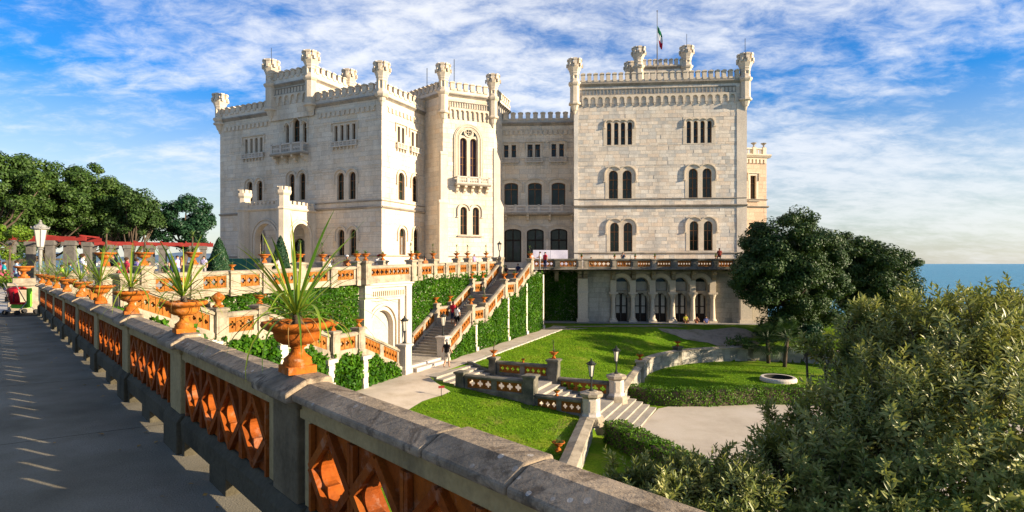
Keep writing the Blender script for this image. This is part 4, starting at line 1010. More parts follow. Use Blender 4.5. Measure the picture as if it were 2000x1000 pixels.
# lower flight from the promenade
ls = thing('side_staircase', 'stone staircase descending from the promenade to the platform by the arched portal', 'staircase', UV(-1.5, -12)+(-6.6,))
fl2 = [(-4.6, -8.3, -6.3, -4.75, 10), (-10.4, -14.8, -4.75, -3.1, 11), (-16.9, -20.6, -3.1, -1.65, 9)]
FBm = Fr(O2, -B)        # s = -v, n = -u
for q in fl2: steps(ls, FBm, -q[0], -q[1], .1, 3.0, q[2], q[3], q[4], -6.95)
for a, b, z in ((8.28, 10.4, -4.75), (14.78, 16.9, -3.1), (20.58, 22.4, -1.66)):
    mb = MB(); mb.box(FBm, a, b+.03, .1, 3.0, -6.95, z); mb.build('landing', M['stair'], ls)
for u, lab in ((0.0, 'outer balustrade of the side staircase above the clipped ivy by the path'), (-3.1, 'inner balustrade of the side staircase below the terrace ivy')):
    mb = MB(); mb.prism(FBm, [(4.5, -6.9), (4.5, -6.25), (8.3, -4.73), (10.4, -4.73), (14.8, -3.08), (16.9, -3.08), (20.6, -1.63), (22.4, -1.63), (22.4, -6.9)], -u-.14, -u+.14); mb.build('stair_wall', M['ashlar_dark'], ls)
    r_ = thing('stair_balustrade', lab, 'balustrade', UV(u, -12)+(-4,), 'balustrades of the side staircase')
    for (a, b, za, zb, _) in fl2: rail(r_, FBm, -a+.3, -b-.2, lerp(za, zb, .3/(a-b)), lerp(zb, za, .2/(a-b)), 1.05, 2, 5, n=-u)
    for a, b, z in ((8.6, 10.05, -4.75), (15.1, 16.65, -3.1)): rail(r_, FBm, a, b, z, z, 1.05, 1, 3, n=-u)
    for s, z in ((8.35, -4.75), (10.3, -4.75), (14.85, -3.1), (16.9, -3.1), (20.6, -1.65)): pier(r_, FBm, s, -u, z-.1, z+1.32)
    if u == 0:
        for s, z, nm in ((8.35, -4.75, 'lower landing, nearer the portal'), (10.3, -4.75, 'second pier of the lower landing'), (14.85, -3.1, 'pier at the upper landing')):
            URNS.append((UV(0, -s)+(z+1.32,), 'low', .95, f'planted urn on the side staircase, {nm}'))
        fin = UV(0, -16.9)+(-3.1+1.32,)
mb = MB(); mb.lathe((0, 0, 0), [(.2, 0), (.22, .06), (.13, .12), (.1, .2), (.2, .3), (.26, .4), (.24, .46), (.1, .58), (.02, .62)], 16)
o = mb.build('finial', M['terracotta'], None, True); o.location = fin; tag(o, 'round terracotta finial on a stair pier beside the front urns', 'finial')
# portal
W_PO = Wall(UV(-3.0, 0), B); v0, v1 = -4.35, .6; ztop = -1.12
portal = thing('portal', 'white stone portal with an arched doorway below the terrace', 'portal', UV(-3.0, -1.9)+(-6.3,))
av = (W_PO.S(724.5), W_PO.S(766)); za_ = W_PO.Z(746, 606)
mb = MB(); plate(mb, W_PO, (v0, v1, -6.4, ztop), [(av[0], av[1], -6.3, za_, 'r')], 0, -1.3, seg=18); mb.build('wall', M['pale_stone'], portal)
mb = MB(); cc = sum(av)/2; r_ = (av[1]-av[0])/2
for q, tt, nn in ((r_+.1, .09, .08), (r_+.38, .07, .14)):
    bar(mb, W_PO, [(cc-q, -6.3)]+[(cc-q*math.cos(math.pi*i/18), za_-r_+q*math.sin(math.pi*i/18)) for i in range(19)]+[(cc+q, -6.3)], 0, nn, tt)
zl = za_+.72
bar(mb, W_PO, [(cc-r_-.75, -6.3), (cc-r_-.75, zl), (cc+r_+.75, zl), (cc+r_+.75, -6.3)], 0, .16, .1); mb.build('archivolt', M['trim'], portal)
mb = MB(); mb.box(W_PO, v0-.1, v1+.1, 0, .3, ztop-.25, ztop); mb.box(W_PO, v0-.05, v1+.05, 0.0, .18, ztop-.42, ztop-.251)
for a, b in ((v0-.02, v0+.6), (v1-.6, v1+.02)): mb.box(W_PO, a, b, 0, .15, -6.4, ztop-.421)
mb.build('cornice', M['pale_stone'], portal)
k = 17; mb = MB(); lsx = [(v0+.75+(v1-v0-1.5)*(i+.22)/k, v0+.75+(v1-v0-1.5)*(i+.78)/k, ztop-1.02, ztop-.68, 'q') for i in range(k)]
plate(mb, W_PO, (v0+.7, v1-.7, ztop-1.1, ztop-.6), lsx, .09, .005); mb.build('slotted_frieze', M['trim'], portal)
mb = MB(); mb.box(W_PO, av[0]-.2, av[1]+.2, -2.6, -2.4, -6.3, za_+.3); mb.box(W_PO, av[0]-.12, av[0]-.02, -2.4, -1.3, -6.3, za_); mb.box(W_PO, av[1]+.02, av[1]+.12, -2.4, -1.3, -6.3, za_)
mb.build('niche', M['ashlar_warm'], portal)
# terrace balustrade
tb = thing('terrace_balustrade', 'terracotta panelled balustrade along the edge of the upper terrace above the ivy', 'balustrade', UV(-3.2, 0)+(-1,), 'balustrades of the upper terrace')
cop = lambda v: -.1+.02*v
pv = [-19.4, -17.9, -15.7, -13.7, -11.8, -9.44, -7.0, -4.75]
for a, b in zip(pv[:-1], pv[1:]): rail(tb, FB, a+.25, b-.25, cop(a)-1, cop(b)-1, 1.0, 1, 3 if b-a < 2.2 else 4, n=-3.2)
for i, v in enumerate(pv): pier(tb, FB, v, -3.2, cop(v)-1.05, cop(v)+(.38 if i not in (3, 6) else .06), .5)
tb2 = thing('terrace_balustrade', 'terracotta panelled balustrade above the arched portal', 'balustrade', UV(-2.9, -2)+(-1,), 'balustrades of the upper terrace')
rail(tb2, FB, -4.1, .3, cop(-4)-.98, cop(0)-.98, 1.0, 1, 9, n=-2.85, base=.36)
for v in (-4.35, .55): pier(tb2, FB, v, -2.85, cop(v)-1.0, cop(v)+.38, .52)
pv2 = [.85, 2.1, 4.2, 5.9, 7.7, 9.5, 11.2, 12.9, 14.8]
tb3 = thing('terrace_balustrade', 'terracotta panelled balustrade above the ivy beside the broad staircase', 'balustrade', UV(-3.3, 8)+(-1,), 'balustrades of the upper terrace')
for a, b in zip(pv2[:-1], pv2[1:]): rail(tb3, FB, a+.24, b-.24, cop(a)-1, cop(b)-1, 1.0, 1, 3, n=-3.4)
for i, v in enumerate(pv2[1:]): pier(tb3, FB, v, -3.4, cop(v)-1.05, cop(v)+(.4 if v not in (5.9, 11.2) else .06), .46)
nm = ['beside the front urns at the far left end', 'second from the far left end', 'third from the far left end', None, 'before the castle porch, left of the cone shrub', 'before the right arch of the castle porch', None, 'left of the portal']
for i, v in enumerate(pv):
    if nm[i]: URNS.append((UV(-3.2, v)+(cop(v)+.38,), ['tall', 'tall', 'tall', '', 'tall', 'tall', '', 'low'][i], 1.25 if i < 3 else 1.0, 'planted urn on the upper terrace balustrade, '+nm[i]))
URNS.append((UV(-3.2, -13.7)+(cop(-13.7)+.06,), 'low', .6, 'small planted urn on a short pier of the upper terrace balustrade'))
for v, kd, nn in ((-4.35, 'low', 'left pier over the portal'), (.55, 'tall', 'right pier over the portal')): URNS.append((UV(-2.85, v)+(cop(v)+.38,), kd, 1.0, 'planted urn on the '+nn))
for v, kd, nn in ((2.1, 'low', 'first'), (4.2, 'tall', 'second'), (7.7, 'tall', 'third'), (9.5, 'tall', 'fourth'), (12.9, 'tall', 'fifth')): URNS.append((UV(-3.4, v)+(cop(v)+.4,), kd, .95, f'planted urn over the ivy wall, {nn} pier to the right of the portal'))
for v, u, nn, kd in ((-5.6, -5.2, 'left', 'tall'), (.1, -5.0, 'right', 'low')):
    pr = thing('stone_pedestal', f'stone pedestal with an urn standing on the terrace behind the {nn} pier of the portal', 'pedestal', UV(u, v)+(-1.2,), 'pedestals on the terrace'); pier(pr, FB, v, u, -1.2, cop(v)+.35, .5)
    URNS.append((UV(u, v)+(cop(v)+.35,), kd, 1.0, f'planted urn on the pedestal behind the {nn} pier of the portal'))
# balustrade over the arcade
ab = thing('terrace_balustrade', 'grey balustrade with terracotta panels over the arcade', 'balustrade', W_AR(10, .75, -.55), 'balustrades of the upper terrace')
pp = [W_AR.S(x) for x in (1038, 1087, 1132, 1143, 1197.5, 1237, 1275, 1314, 1353, 1393, 1434)]
for i, (a, b) in enumerate(zip(pp[:-1], pp[1:])):
    if b-a > .9: rail(ab, W_AR, a+.2, b-.2, -.55, -.55, 1.03, 1, 5 if i != 1 else 4, stone='bal_dark', n=.62)
for i, s in enumerate(pp): pier(ab, W_AR, s, .62, -.6, .53, .4, 'bal_stone' if i in (2, 3, 4, 6) else 'bal_dark')
mb = MB(); mb.extr(W_AR, pp[0]-.3, pp[-1]+2, [(-.9, -.78), (.8, -.78), (.98, -.7), (.98, -.6), (.9, -.56), (-.9, -.56)]); mb.build('slab', M['bal_dark'], ab)
mb = MB(); mb.box(W_AR, pp[0]-.3, pp[2]-.5, -7, -.9, -.77, -.565); mb.build('slab', M['bal_dark'], ab)
for s in pp[1:]:
    mb = MB(); F = Fr(W_AR(s, 0, 0)[:2], W_AR.n); mb.prism(F, [(-.4, -.785), (.86, -.785), (.84, -1.05), (.6, -1.16), (.52, -1.5), (.25, -1.75), (-.4, -1.9)], -.2, .2)
    mb.box(W_AR, s-.17, s+.17, .845, .87, -1.02, -.82); mb.build('bracket', M['bal_stone'], ab)
for i, nn in ((2, 'left corner pier of the arcade'), (4, 'first arch'), (5, 'second arch'), (6, 'third arch'), (9, 'last arch')):
    URNS.append((W_AR(pp[i]+(.1 if i != 2 else .18), .62, .53), 'bush', .55, f'small potted bush on the arcade balustrade above the {nn}'))
# garden stair down to the court
gst = thing('garden_steps', 'weathered garden steps descending across the lawn to the round court', 'steps', UV(8, -2)+(-7.5,))
def down(s0, s1, z0, z1, k, n0, n1):
    run = (s1-s0)/k
    for i in range(k):
        zt_ = z0+(z1-z0)*i/k; mb = MB(); a = s0+run*i; mb.box(FU, a-.3, a+run+.02, n0, n1, -9, zt_-.05); mb.box(FU, a-.3, a+run+.04, n0-.001, n1+.001, zt_-.05+.001, zt_); mb.build('step', M['stair'], gst)
down(2.0, 3.75, gz_up(2, -2)-.0, -7.2, 4, 0.1, 4.4)
mb = MB(); mb.box(FU, 3.45, 8.1, .0, 4.5, -9, -7.2); mb.build('landing', M['stair'], gst)
down(8.2, 9.7, -7.35, -7.95, 4, .1, 4.45)
mb = MB(); mb.box(FU, 9.4, 12.0, -.0, 4.5, -9, -7.951); mb.build('landing', M['stair'], gst)
down(12.0, 14.0, -8.08, -8.73, 5, -1.7, 3.9)
for n, us_, lab in ((-.15, (3.9, 8.08), 'far balustrade of the garden steps with three pedestals'), (4.67, (4.3, 8.6), 'near balustrade of the garden steps beside the sunlit lawn')):
    r_ = thing('garden_balustrade', lab, 'balustrade', UV(8, -n)+(-7.5,), 'balustrades of the garden steps')
    e = 11.6
    rail(r_, FU, us_[0]+.3, us_[1]-.32, -7.22, -7.22, .92, 2, 4 if n < 0 else 3, 'bal_dark', n=n); rail(r_, FU, us_[1]+.32, e, -7.95, -7.95, .95, 2 if n > 0 else 1, 3 if n > 0 else 6, 'bal_dark', n=n)
    pier(r_, FU, us_[0], n, -7.3, -6.03 if n < 0 else -6.1, .5, 'bal_dark'); pier(r_, FU, us_[1], n, -8.2, -5.87 if n < 0 else -5.95, .62, 'bal_dark')
    mb = MB(); mb.box(FU, us_[0]+.2, us_[1], n-.2, n+.2, -8.6, -7.31); mb.box(FU, us_[1], 11.8, n-.21, n+.21, -9, -8.04); mb.build('base_wall', M['bal_dark'], r_)
    if n < 0:
        mb = MB(); mb.prism(FU, [(2.0, -6.45), (3.7, -6.95), (3.7, -7.4), (2.0, -7.4)], n-.15, n+.15); mb.build('base_wall', M['bal_dark'], r_)
URNS += [(UV(3.9, .15)+(-6.03,), 'lean', .9, 'terracotta urn with a leaning plant on the first far pier of the garden steps'), (UV(6.0, .15)+(-6.25,), 'low', .5, 'small terracotta pot on the coping of the far garden balustrade'), (UV(8.08, .15)+(-5.87,), 'tall', .95, 'terracotta urn on the tallest far pier of the garden steps'), (UV(10.1, -4.67)+(-6.95,), 'low', .62, 'small planted urn on the near balustrade beside the octagonal lamp pillar')]
def octpillar(name, label, xy, z0, h, mat='pale_stone', grp='octagonal lamp pillars', r=.46):
    o = thing(name, label, 'pillar', (xy[0], xy[1], z0), grp)
    mb = MB(); C = (xy[0], xy[1], z0)
    mb.lathe(C, [(r*1.45, -.3), (r*1.45, .12), (r*1.2, .2)], 8, R(22.5)); mb.build('base', M['bal_stone'], o)
    bm = MB(); bm.lathe(C, [(r*1.15, .2), (r, .32), (r, h-.34)], 8, R(22.5)); bm.build('shaft', M[mat], o)
    mb = MB()
    for i in range(8):
        a = i*math.pi/4; F = Fr((xy[0]+math.cos(a)*r*.92, xy[1]+math.sin(a)*r*.92), (-math.sin(a), math.cos(a)))
        mb.box(F, -r*.25, r*.25, 0, .02, z0+.42, z0+h-.45)
    mb.build('panel', M['trim'], o)
    mb = MB(); mb.lathe(C, [(r*1.05, h-.34), (r*1.3, h-.24), (r*1.34, h-.1), (r*.8, h-.04), (r*.7, h)], 8, R(22.5)); mb.build('cap', M['bal_stone'], o)
    return o
octpillar('lamp_pillar', 'pale octagonal pillar with a lamp, end of the near garden balustrade', L1P, -7.95, 1.45)
octpillar('lamp_pillar', 'pale octagonal pillar with a lamp, end of the far garden balustrade', L2P, -7.95, 1.45)
for nm_, xy, z, h in (('square pale pillar with a lamp at the foot of the side staircase', UV(.05, -4.25), -6.6, 1.75), ('square pale pillar with a lamp at the foot of the broad staircase', UV(.05, .15), -6.6, 1.72)):
    o = thing('lamp_pillar', nm_, 'pillar', xy+(z,), 'square lamp pillars'); pier(o, Fr(xy, B), 0, 0, z, z+h, .62, 'pale_stone')
o = thing('lamp_pillar', 'square pillar with a lamp at the head of the broad staircase', 'pillar', UV(-3.1, 15.0)+(-.9,), 'square lamp pillars'); pier(o, Fr(UV(-3.12, 15.02), B), 0, 0, -1.0, .62, .58, 'bal_stone')
# retaining walls round the lower lawn
def stone_wall(name, label, pts, ztop, zb, thick=.5, cat='wall', seed=1, cw=.75, ch=.31, arc=False):
    root = thing(name, label, cat, (pts[0][0], pts[0][1], zb)); r = random.Random(seed)
    cm = MB(); bl = MB()
    for p, q in zip(pts[:-1], pts[1:]):
        F = frame2(p, q); L = math.hypot(q[0]-p[0], q[1]-p[1])
        cm.extr(F, -.01, L+.01, [(-thick/2-.1, ztop-.13), (thick/2+.1, ztop-.13), (thick/2+.1, ztop-.03), (0, ztop+.05), (-thick/2-.1, ztop-.03)])
        bl.box(F, -.01, L+.01, -thick/2+.03, thick/2-.03, zb-.2, ztop-.135)
        z = zb; j = 0
        while z < ztop-.2:
            h = min(ch*r.uniform(.85, 1.2), ztop-.135-z); a = 0
            while a < L-.02:
                b = min(L, a+cw*r.uniform(.6, 1.4)); b = L if L-b < .2 else b
                for sg in (-1, 1):
                    n0 = sg*(thick/2-.04); n1 = sg*(thick/2+r.uniform(-.005, .03)); bl.box(F, a+.008, b-.008, min(n0, n1), max(n0, n1), z+.008, z+h-.008)
                a = b
            z += h
    cm.build('coping', M['bal_stone'], root); bl.build('stonework', M['wall_stone'], root, kind='stuff')
    return root
M['wall_stone'] = surf('garden_wall_stone', [(.20,.2,.165), (.36,.335,.27), (.45,.41,.335), (.28,.285,.225)], .8, .9, .35, 12, island=.6, stain=.6, stain_col=(.08,.085,.065), stain_scale=.7)
stone_wall('garden_wall', 'low garden wall with a pale broad coping at the edge of the near lawn', [UV(12.0, -5.4), UV(12.72, -9), UV(13.72, -14)], -7.72, -8.85, .55, seed=3)
stone_wall('garden_wall', 'short straight garden wall between the far lamp pillar and the curved wall', [UV(11.97, .9), PW], -7.6, -8.85, .55, seed=4)
a0_ = math.atan2(PW[1]-CIR.y, PW[0]-CIR.x); a1_ = R(8)
cpts = [(CIR.x+CR*math.cos(lerp(a0_, a1_, i/26)), CIR.y+CR*math.sin(lerp(a0_, a1_, i/26))) for i in range(27)]
stone_wall('curved_wall', 'long curved grey retaining wall around the lower lawn', cpts, -7.5, -8.85, .5, seed=5)
for px_, lab in ((1240, 'first pier of the curved wall, urn on top'), (1317, 'dark pier in the middle of the curved wall with an urn'), (1467, 'bare pier of the curved wall near the palms')):
    c = min(cpts, key=lambda p: abs(1000+1111*p[0]/p[1]-px_)); o = thing('wall_pier', lab, 'pier', (c[0], c[1], -8.8), 'piers of the curved wall')
    pier(o, Fr(c, (c[1]-CIR.y, CIR.x-c[0])), 0, 0, -8.75, -7.15, .55, 'bal_stone' if px_ == 1240 else 'bal_dark')
    if px_ < 1400: URNS.append(((c[0], c[1], -7.15), 'low', .95, 'planted urn on the curved wall, '+('next to the far lamp' if px_ == 1240 else 'half way round')))
URNS.append((UV(12.35, -10.4)+(-7.87,), 'low', .95, 'planted urn on the near lawn beside the low garden wall'))
# round well
wc = at(1520, 744, 42.5); wl_ = thing('stone_well', 'low round stone well ring set in the lower lawn', 'well', (wc.x, wc.y, -8.75))
mb = MB(); mb.lathe((wc.x, wc.y, -8.75), [(1.28, -.2), (1.28, .2), (1.2, .3), (1.0, .3)], 40, cap=False); mb.build('ring', M['pale_stone'], wl_)
mb = MB(); mb.lathe((wc.x, wc.y, -8.75), [(1.0, .3), (.97, .25), (.97, -.3)], 40, cap=False); mb.build('inner_wall', M['plinth0'], wl_)  # inner face coloured dark: the shade inside the ring is put into its colour
mb = MB(); mb.lathe((wc.x, wc.y, -8.75), [(.98, .03), (.0, .031)], 36, cap=False); mb.build('pit_shade_disc', M['iron'], wl_)  # dark disc at lawn level, painted in place of a deep shaded pit
# ---------------------------------------------------------------- the promenade balustrade in the foreground
FN = Fr((1.60, 0), (-.6784, .7346))      # s along it away from the eye, n outwards
def coping_mat(name, a, b_):
    m, nt = new_mat(name); t = NT(nt); g = t.n('ShaderNodeNewGeometry'); P = g.outputs['Position']
    c = t.ramp(t.mr(t.noise(3.5, 8, .65, P), .3, .7), [(0, a), (1, b_)])
    c = t.mix(t.mr(t.noise(7, 6, .7, P, .6), .52, .62, 0, .75), c, (.085, .062, .04))
    vo = t.n('ShaderNodeTexVoronoi', {'Vector': P, 'Scale': 16.0, 'Randomness': 1.0})
    sp = t.math('MULTIPLY', t.math('LESS_THAN', vo.outputs['Distance'], .2), t.mr(t.noise(2.3, 3, .5, P), .52, .6))
    c = t.mix(t.math('MULTIPLY', sp, .6), c, (.6, .58, .53))
    mp = t.n('ShaderNodeMapping', {'Vector': P, 'Rotation': (0, 0, R(-43)), 'Scale': (1.0, 7, 2)})
    c = t.mix(t.mr(t.noise(5, 5, .7, mp.outputs[0]), .5, .7, 0, .55), c, (.045, .042, .04))
    h = t.math('ADD', t.noise(60, 6, .7, P), t.math('MULTIPLY', t.noise(9, 4, .6, P), 2.0))
    bp = t.n('ShaderNodeBump', {'Strength': .6, 'Distance': .012, 'Height': h})
    b = t.n('ShaderNodeBsdfPrincipled', {'Base Color': c, 'Roughness': .9, 'Specular IOR Level': .2, 'Normal': bp.outputs[0]})
    t.n('ShaderNodeOutputMaterial', {'Surface': b.outputs[0]}); return m
M['coping'] = coping_mat('lichened_coping_stone', (.155, .122, .082), (.44, .345, .235))
M['cream'] = surf('cream_plaster', [(.30,.225,.105), (.40,.31,.155), (.36,.27,.13)], 2.2, .85, .3, 30, stain=.75, stain_col=(.085,.075,.055), stain_scale=1.7, streak=True, stain_lo=.52)
M['plinth'] = surf('mossy_plinth', [(.045,.04,.026), (.085,.074,.048), (.14,.122,.08)], 2.5, .92, .6, 30, stain=.5, stain_col=(.03,.032,.026), stain_scale=2.5)
pb = thing('promenade_balustrade', 'long foreground stone balustrade with terracotta lattice panels along the promenade', 'balustrade', (1.6, 0, -1.65))
def bevbuild(mb, name, mat, parent, wdt=.008):
    o = mb.build(name, mat, parent); md = o.modifiers.new('edge', 'BEVEL'); md.width = wdt; md.segments = 2; md.limit_method = 'ANGLE'; md.angle_limit = R(40); return o
SP = 2.54; s_k = [1.38]+[4.33+SP*(k-1) for k in range(1, 10)]
for k, s in enumerate(s_k):
    j = rng.uniform(-.004, .004)
    mb = MB(); mb.extr(FN, s-.265, s+.265, [(-.03+j, -.735), (-.034+j, -.685), (.082, -.618+j), (.228, -.618+j), (.236, -.66), (.236, -.735)]); bevbuild(mb, 'pier_cap', M['coping'], pb, .012)
    mb = MB(); mb.box(FN, s-.18, s+.18, .065, .215, -1.32, -.736); mb.box(FN, s-.21, s+.21, .05, .23, -.79, -.737)
    mb.box(FN, s-.225, s-.181, .1, .18, -1.3, -.736); mb.box(FN, s+.181, s+.225, .1, .18, -1.3, -.736)
    bevbuild(mb, 'pier', M['cream'] if k not in (1,) else M['pier_dark'], pb, .01)
    mb = MB(); mb.extr(FN, s-.245, s+.245, [(.02, -1.66), (.02, -1.37), (.06, -1.31), (.21, -1.31), (.25, -1.37), (.25, -1.66)]); bevbuild(mb, 'pier_base', M['plinth'], pb, .01)
    if k == len(s_k)-1: break
    e = s_k[k+1]; mid = (s+e)*.5+rng.uniform(-.1, .1)
    for a, b, out in (((s+.268, mid-.004, 0), (mid+.004, e-.268, 0)) if k else ((s+.268, 2.386, 0), (2.394, 2.856, .022), (2.864, e-.268, 0))):
        q = rng.uniform(-.004, .004)+out*.25
        mb = MB(); mb.extr(FN, a, b, [(q, -.723), (q-.003, -.690), (.094, -.642+q), (.2+q+out, -.642+q), (.207+q+out, -.67), (.207+q+out, -.723)]); bevbuild(mb, 'coping_stone', M['coping'], pb, .01)
    mb = MB(); mb.box(FN, s+.181, e-.181, .078, .205, -.84, -.7235); bevbuild(mb, 'top_rail', M['cream'], pb, .006)
    mb = MB(); mb.extr(FN, s+.246, e-.246, [(.055, -1.515), (.05, -1.365), (.092, -1.305), (.185, -1.305), (.225, -1.365), (.225, -1.515)])
    mb.box(FN, s+.246, s+.33, .06, .22, -1.66, -1.516); mb.box(FN, e-.33, e-.246, .06, .22, -1.66, -1.516); mb.box(FN, (s+e)/2-.2, (s+e)/2+.2, .06, .22, -1.66, -1.516)
    bevbuild(mb, 'bottom_rail', M['plinth'], pb, .008)
    mb = MB()
    for a, b in ((s+.226, s+.305), (e-.305, e-.226)): mb.box(FN, a, b, .088, .19, -1.3045, -.841)
    bevbuild(mb, 'jamb', M['cream'], pb, .005)
    nt_ = round((e-s-.62)/.48); tw = (e-s-.62)/nt_; me = tile_mesh(tw-.004, .455, 0.0, .07, True)
    for i in range(nt_): tile(pb, FN, s+.31+tw*(i+.5), .138, -1.073, me)
# corner block with an urn at the end of the promenade
eb = at(47, 605, 19.6); eb_ = thing('end_pier', 'big stone pier with an urn at the far end of the promenade', 'pier', (eb.x, eb.y, -1.65))
F = Fr((eb.x, eb.y), (-.6784, .7346)); mb = MB()
mb.box(F, -.42, .42, -.42, .42, -1.66, -1.3); mb.box(F, -.36, .36, -.36, .36, -1.299, -.75); mb.box(F, -.44, .44, -.44, .44, -.749, -.66); mb.build('block', M['bal_stone'], eb_)
mb = MB(); mb.box(F, -.3, .3, -.3, .3, -.659, -.5); mb.build('upper_block', M['bal_stone'], eb_)
g = np.random.default_rng(91); NL_ = 90; ss_ = g.uniform(1, 24, NL_); nn_ = -g.uniform(0, 1, NL_)**1.6*1.9-.02
P = np.array([FN(a, b, -1.632) for a, b in zip(ss_, nn_)])
FALLEN = (P, np.tile([0, 0, 1.0], (NL_, 1)))
# ---------------------------------------------------------------- urns and their plants
UPROF = [(.082, .045), (.085, .06), (.078, .072), (.082, .085), (.066, .097), (.046, .115), (.036, .14), (.042, .152), (.056, .158), (.05, .166), (.09, .176), (.122, .196), (.136, .222), (.139, .246), (.146, .253), (.178, .262), (.2, .276), (.207, .29), (.203, .302), (.188, .307), (.165, .3), (.14, .285), (0.0, .28)]
def urn_mesh(seg=32):
    mb = MB(); mb.box(IDF, -.085, .085, -.085, .085, 0, .045); mb.lathe((0,0,0), UPROF, seg, cap=False)
    o = mb.build('tmp', M['terracotta'], None); me = o.data; me.name = 'urn'; bpy.data.objects.remove(o)
    for v in me.vertices:
        r_ = math.hypot(v.co.x, v.co.y)
        if r_ > .17 and v.co.z > .2:
            f = 1+.03*abs(math.cos(9*math.atan2(v.co.y, v.co.x))); v.co.x *= f; v.co.y *= f
        if r_ > .16 and v.co.z > .2: v.co.z += .006*abs(math.cos(9*math.atan2(v.co.y, v.co.x)))
    me.polygons.foreach_set('use_smooth', [len(me.polygons[i].vertices) == 4 and i >= 6 for i in range(len(me.polygons))])
    return me
UME = urn_mesh(36); UME_LO = urn_mesh(14)
M['yucca'] = leafmat('yucca_leaf', [(.04,.11,.01), (.10,.20,.015), (.20,.28,.02), (.28,.33,.03)], .3, .4, .35, (.3,.38,.02))
M['dry_leaf'] = leafmat('dry_leaf', [(.30,.17,.05), (.42,.28,.10)], .25, .7, .1, (.5,.3,.08))
M['plant_green'] = leafmat('pot_plant_leaf', [(.04,.09,.02), (.10,.17,.04), (.18,.25,.07)], .3, .5, .25, (.25,.35,.05))
def leaf_mesh(name, elev, length, wid, droop, twist=0.0, seg=9, mat=None):
    """strap leaf: arching folded blade from the origin, in the x-z plane"""
    vs, fs = [], []; x = z = 0.0; a = elev
    for i in range(seg+1):
        t_ = i/seg; w_ = wid*.6*(.55+.45*min(1, t_*5))*(1-t_**3.2)+.0008
        y = twist*t_*t_*length
        nx, nz = -math.sin(a), math.cos(a)
        vs += [(x+nx*w_*.35, y-w_, z+nz*w_*.35), (x, y, z), (x+nx*w_*.35, y+w_, z+nz*w_*.35)]
        x += math.cos(a)*length/seg; z += math.sin(a)*length/seg; a -= droop/seg*(.35+1.3*t_)
    for i in range(seg):
        q = i*3; fs += [(q, q+1, q+4, q+3), (q+1, q+2, q+5, q+4)]
    me = bpy.data.meshes.new(name); me.from_pydata(vs, [], fs); me.materials.append(mat or M['yucca']); me.polygons.foreach_set('use_smooth', [True]*len(fs)); return me
LV = []
for e in (74, 63, 54, 46, 38, 30, 21, 12, 2):
    for q in range(2):
        r_ = rng.random(); LV.append((e, leaf_mesh('leaf', R(e+rng.uniform(-4, 4)), 1.0, .016+.004*rng.random(), R([16, 22, 30, 40, 50, 62, 74, 84, 92][(74, 63, 54, 46, 38, 30, 21, 12, 2).index(e)]*(.6+.9*r_)), rng.uniform(-.12, .12))))
DRY = [leaf_mesh('dry_leaf', R(e), 1.0, .012, R(d), rng.uniform(-.2, .2), mat=M['dry_leaf']) for e, d in ((35, 150), (20, 130), (45, 170), (10, 110))]
def yucca(root, base_z, n, size, seed, dry=8, org=Vector((0,0,0))):
    r = random.Random(seed)
    mb = MB(); mb.tube([(0, 0, base_z-.02), (.005, .0, base_z+.03*size), (.01, .005, base_z+.055*size)], [.03*size, .026*size, .02*size], 8)
    st = mb.build('stem', M['bark'], root, True)
    for i in range(n+dry):
        d = i >= n
        e, me = (0, r.choice(DRY)) if d else LV[int(len(LV)*min(.999, ((i+.5)/n)**.8))]
        o = bpy.data.objects.new('dry_leaf' if d else 'leaf', me); COL.objects.link(o); o.parent = st
        o.location = (.01, .005, base_z+(.05 if not d else .03)*size+r.uniform(-.02, .02)*size)
        L = size*(r.uniform(.42, .68) if not d else r.uniform(.25, .42))*(1.0 if e > 15 or d else .85); o.scale = (L, L*(1+.3*r.random()) if not d else L, L)
        o.rotation_euler = (r.uniform(-.12, .12), r.uniform(-.1, .1), i*2.39996+r.uniform(-.3, .3))
for k, s in enumerate(s_k[1:10]):
    x, y, _ = FN(s-.03, .128, 0)
    nmz = ['biggest front urn with a spiky strap-leaved plant on the foreground pier', 'second urn from the front, spiky plant, on the foreground balustrade', 'third urn from the front on the foreground balustrade', 'fourth urn from the front on the foreground balustrade', 'fifth urn from the front on the foreground balustrade', 'sixth urn from the front on the foreground balustrade', 'seventh urn from the front on the foreground balustrade', 'eighth urn from the front on the foreground balustrade', 'last and farthest urn of the foreground balustrade'][k]
    root = thing('urn_planter', nmz, 'urn', (x, y, -.618), 'urns along the foreground balustrade', FN.ang + rng.uniform(-.06, .06))
    ORG[root.name] = Vector((0,0,0)); root.scale = (.91,)*3
    u = link('urn', UME, root); sc_ = 1.0 if k else 1.03; u.scale = (sc_, sc_, sc_)
    mb = MB(); mb.lathe((0,0,0), [(.165, .285), (.1, .3), (0, .305)], 14, cap=False); mb.build('soil', M['soil'], root, True)
    yucca(root, .295, [58, 50, 46, 44, 40, 36, 32, 28, 26][k], [1.16, 1.18, 1.22, 1.2, 1.15, 1.15, 1.15, 1.1, 1.1][k], 100+k, [14, 14, 12, 10, 8, 7, 6, 5, 5][k])
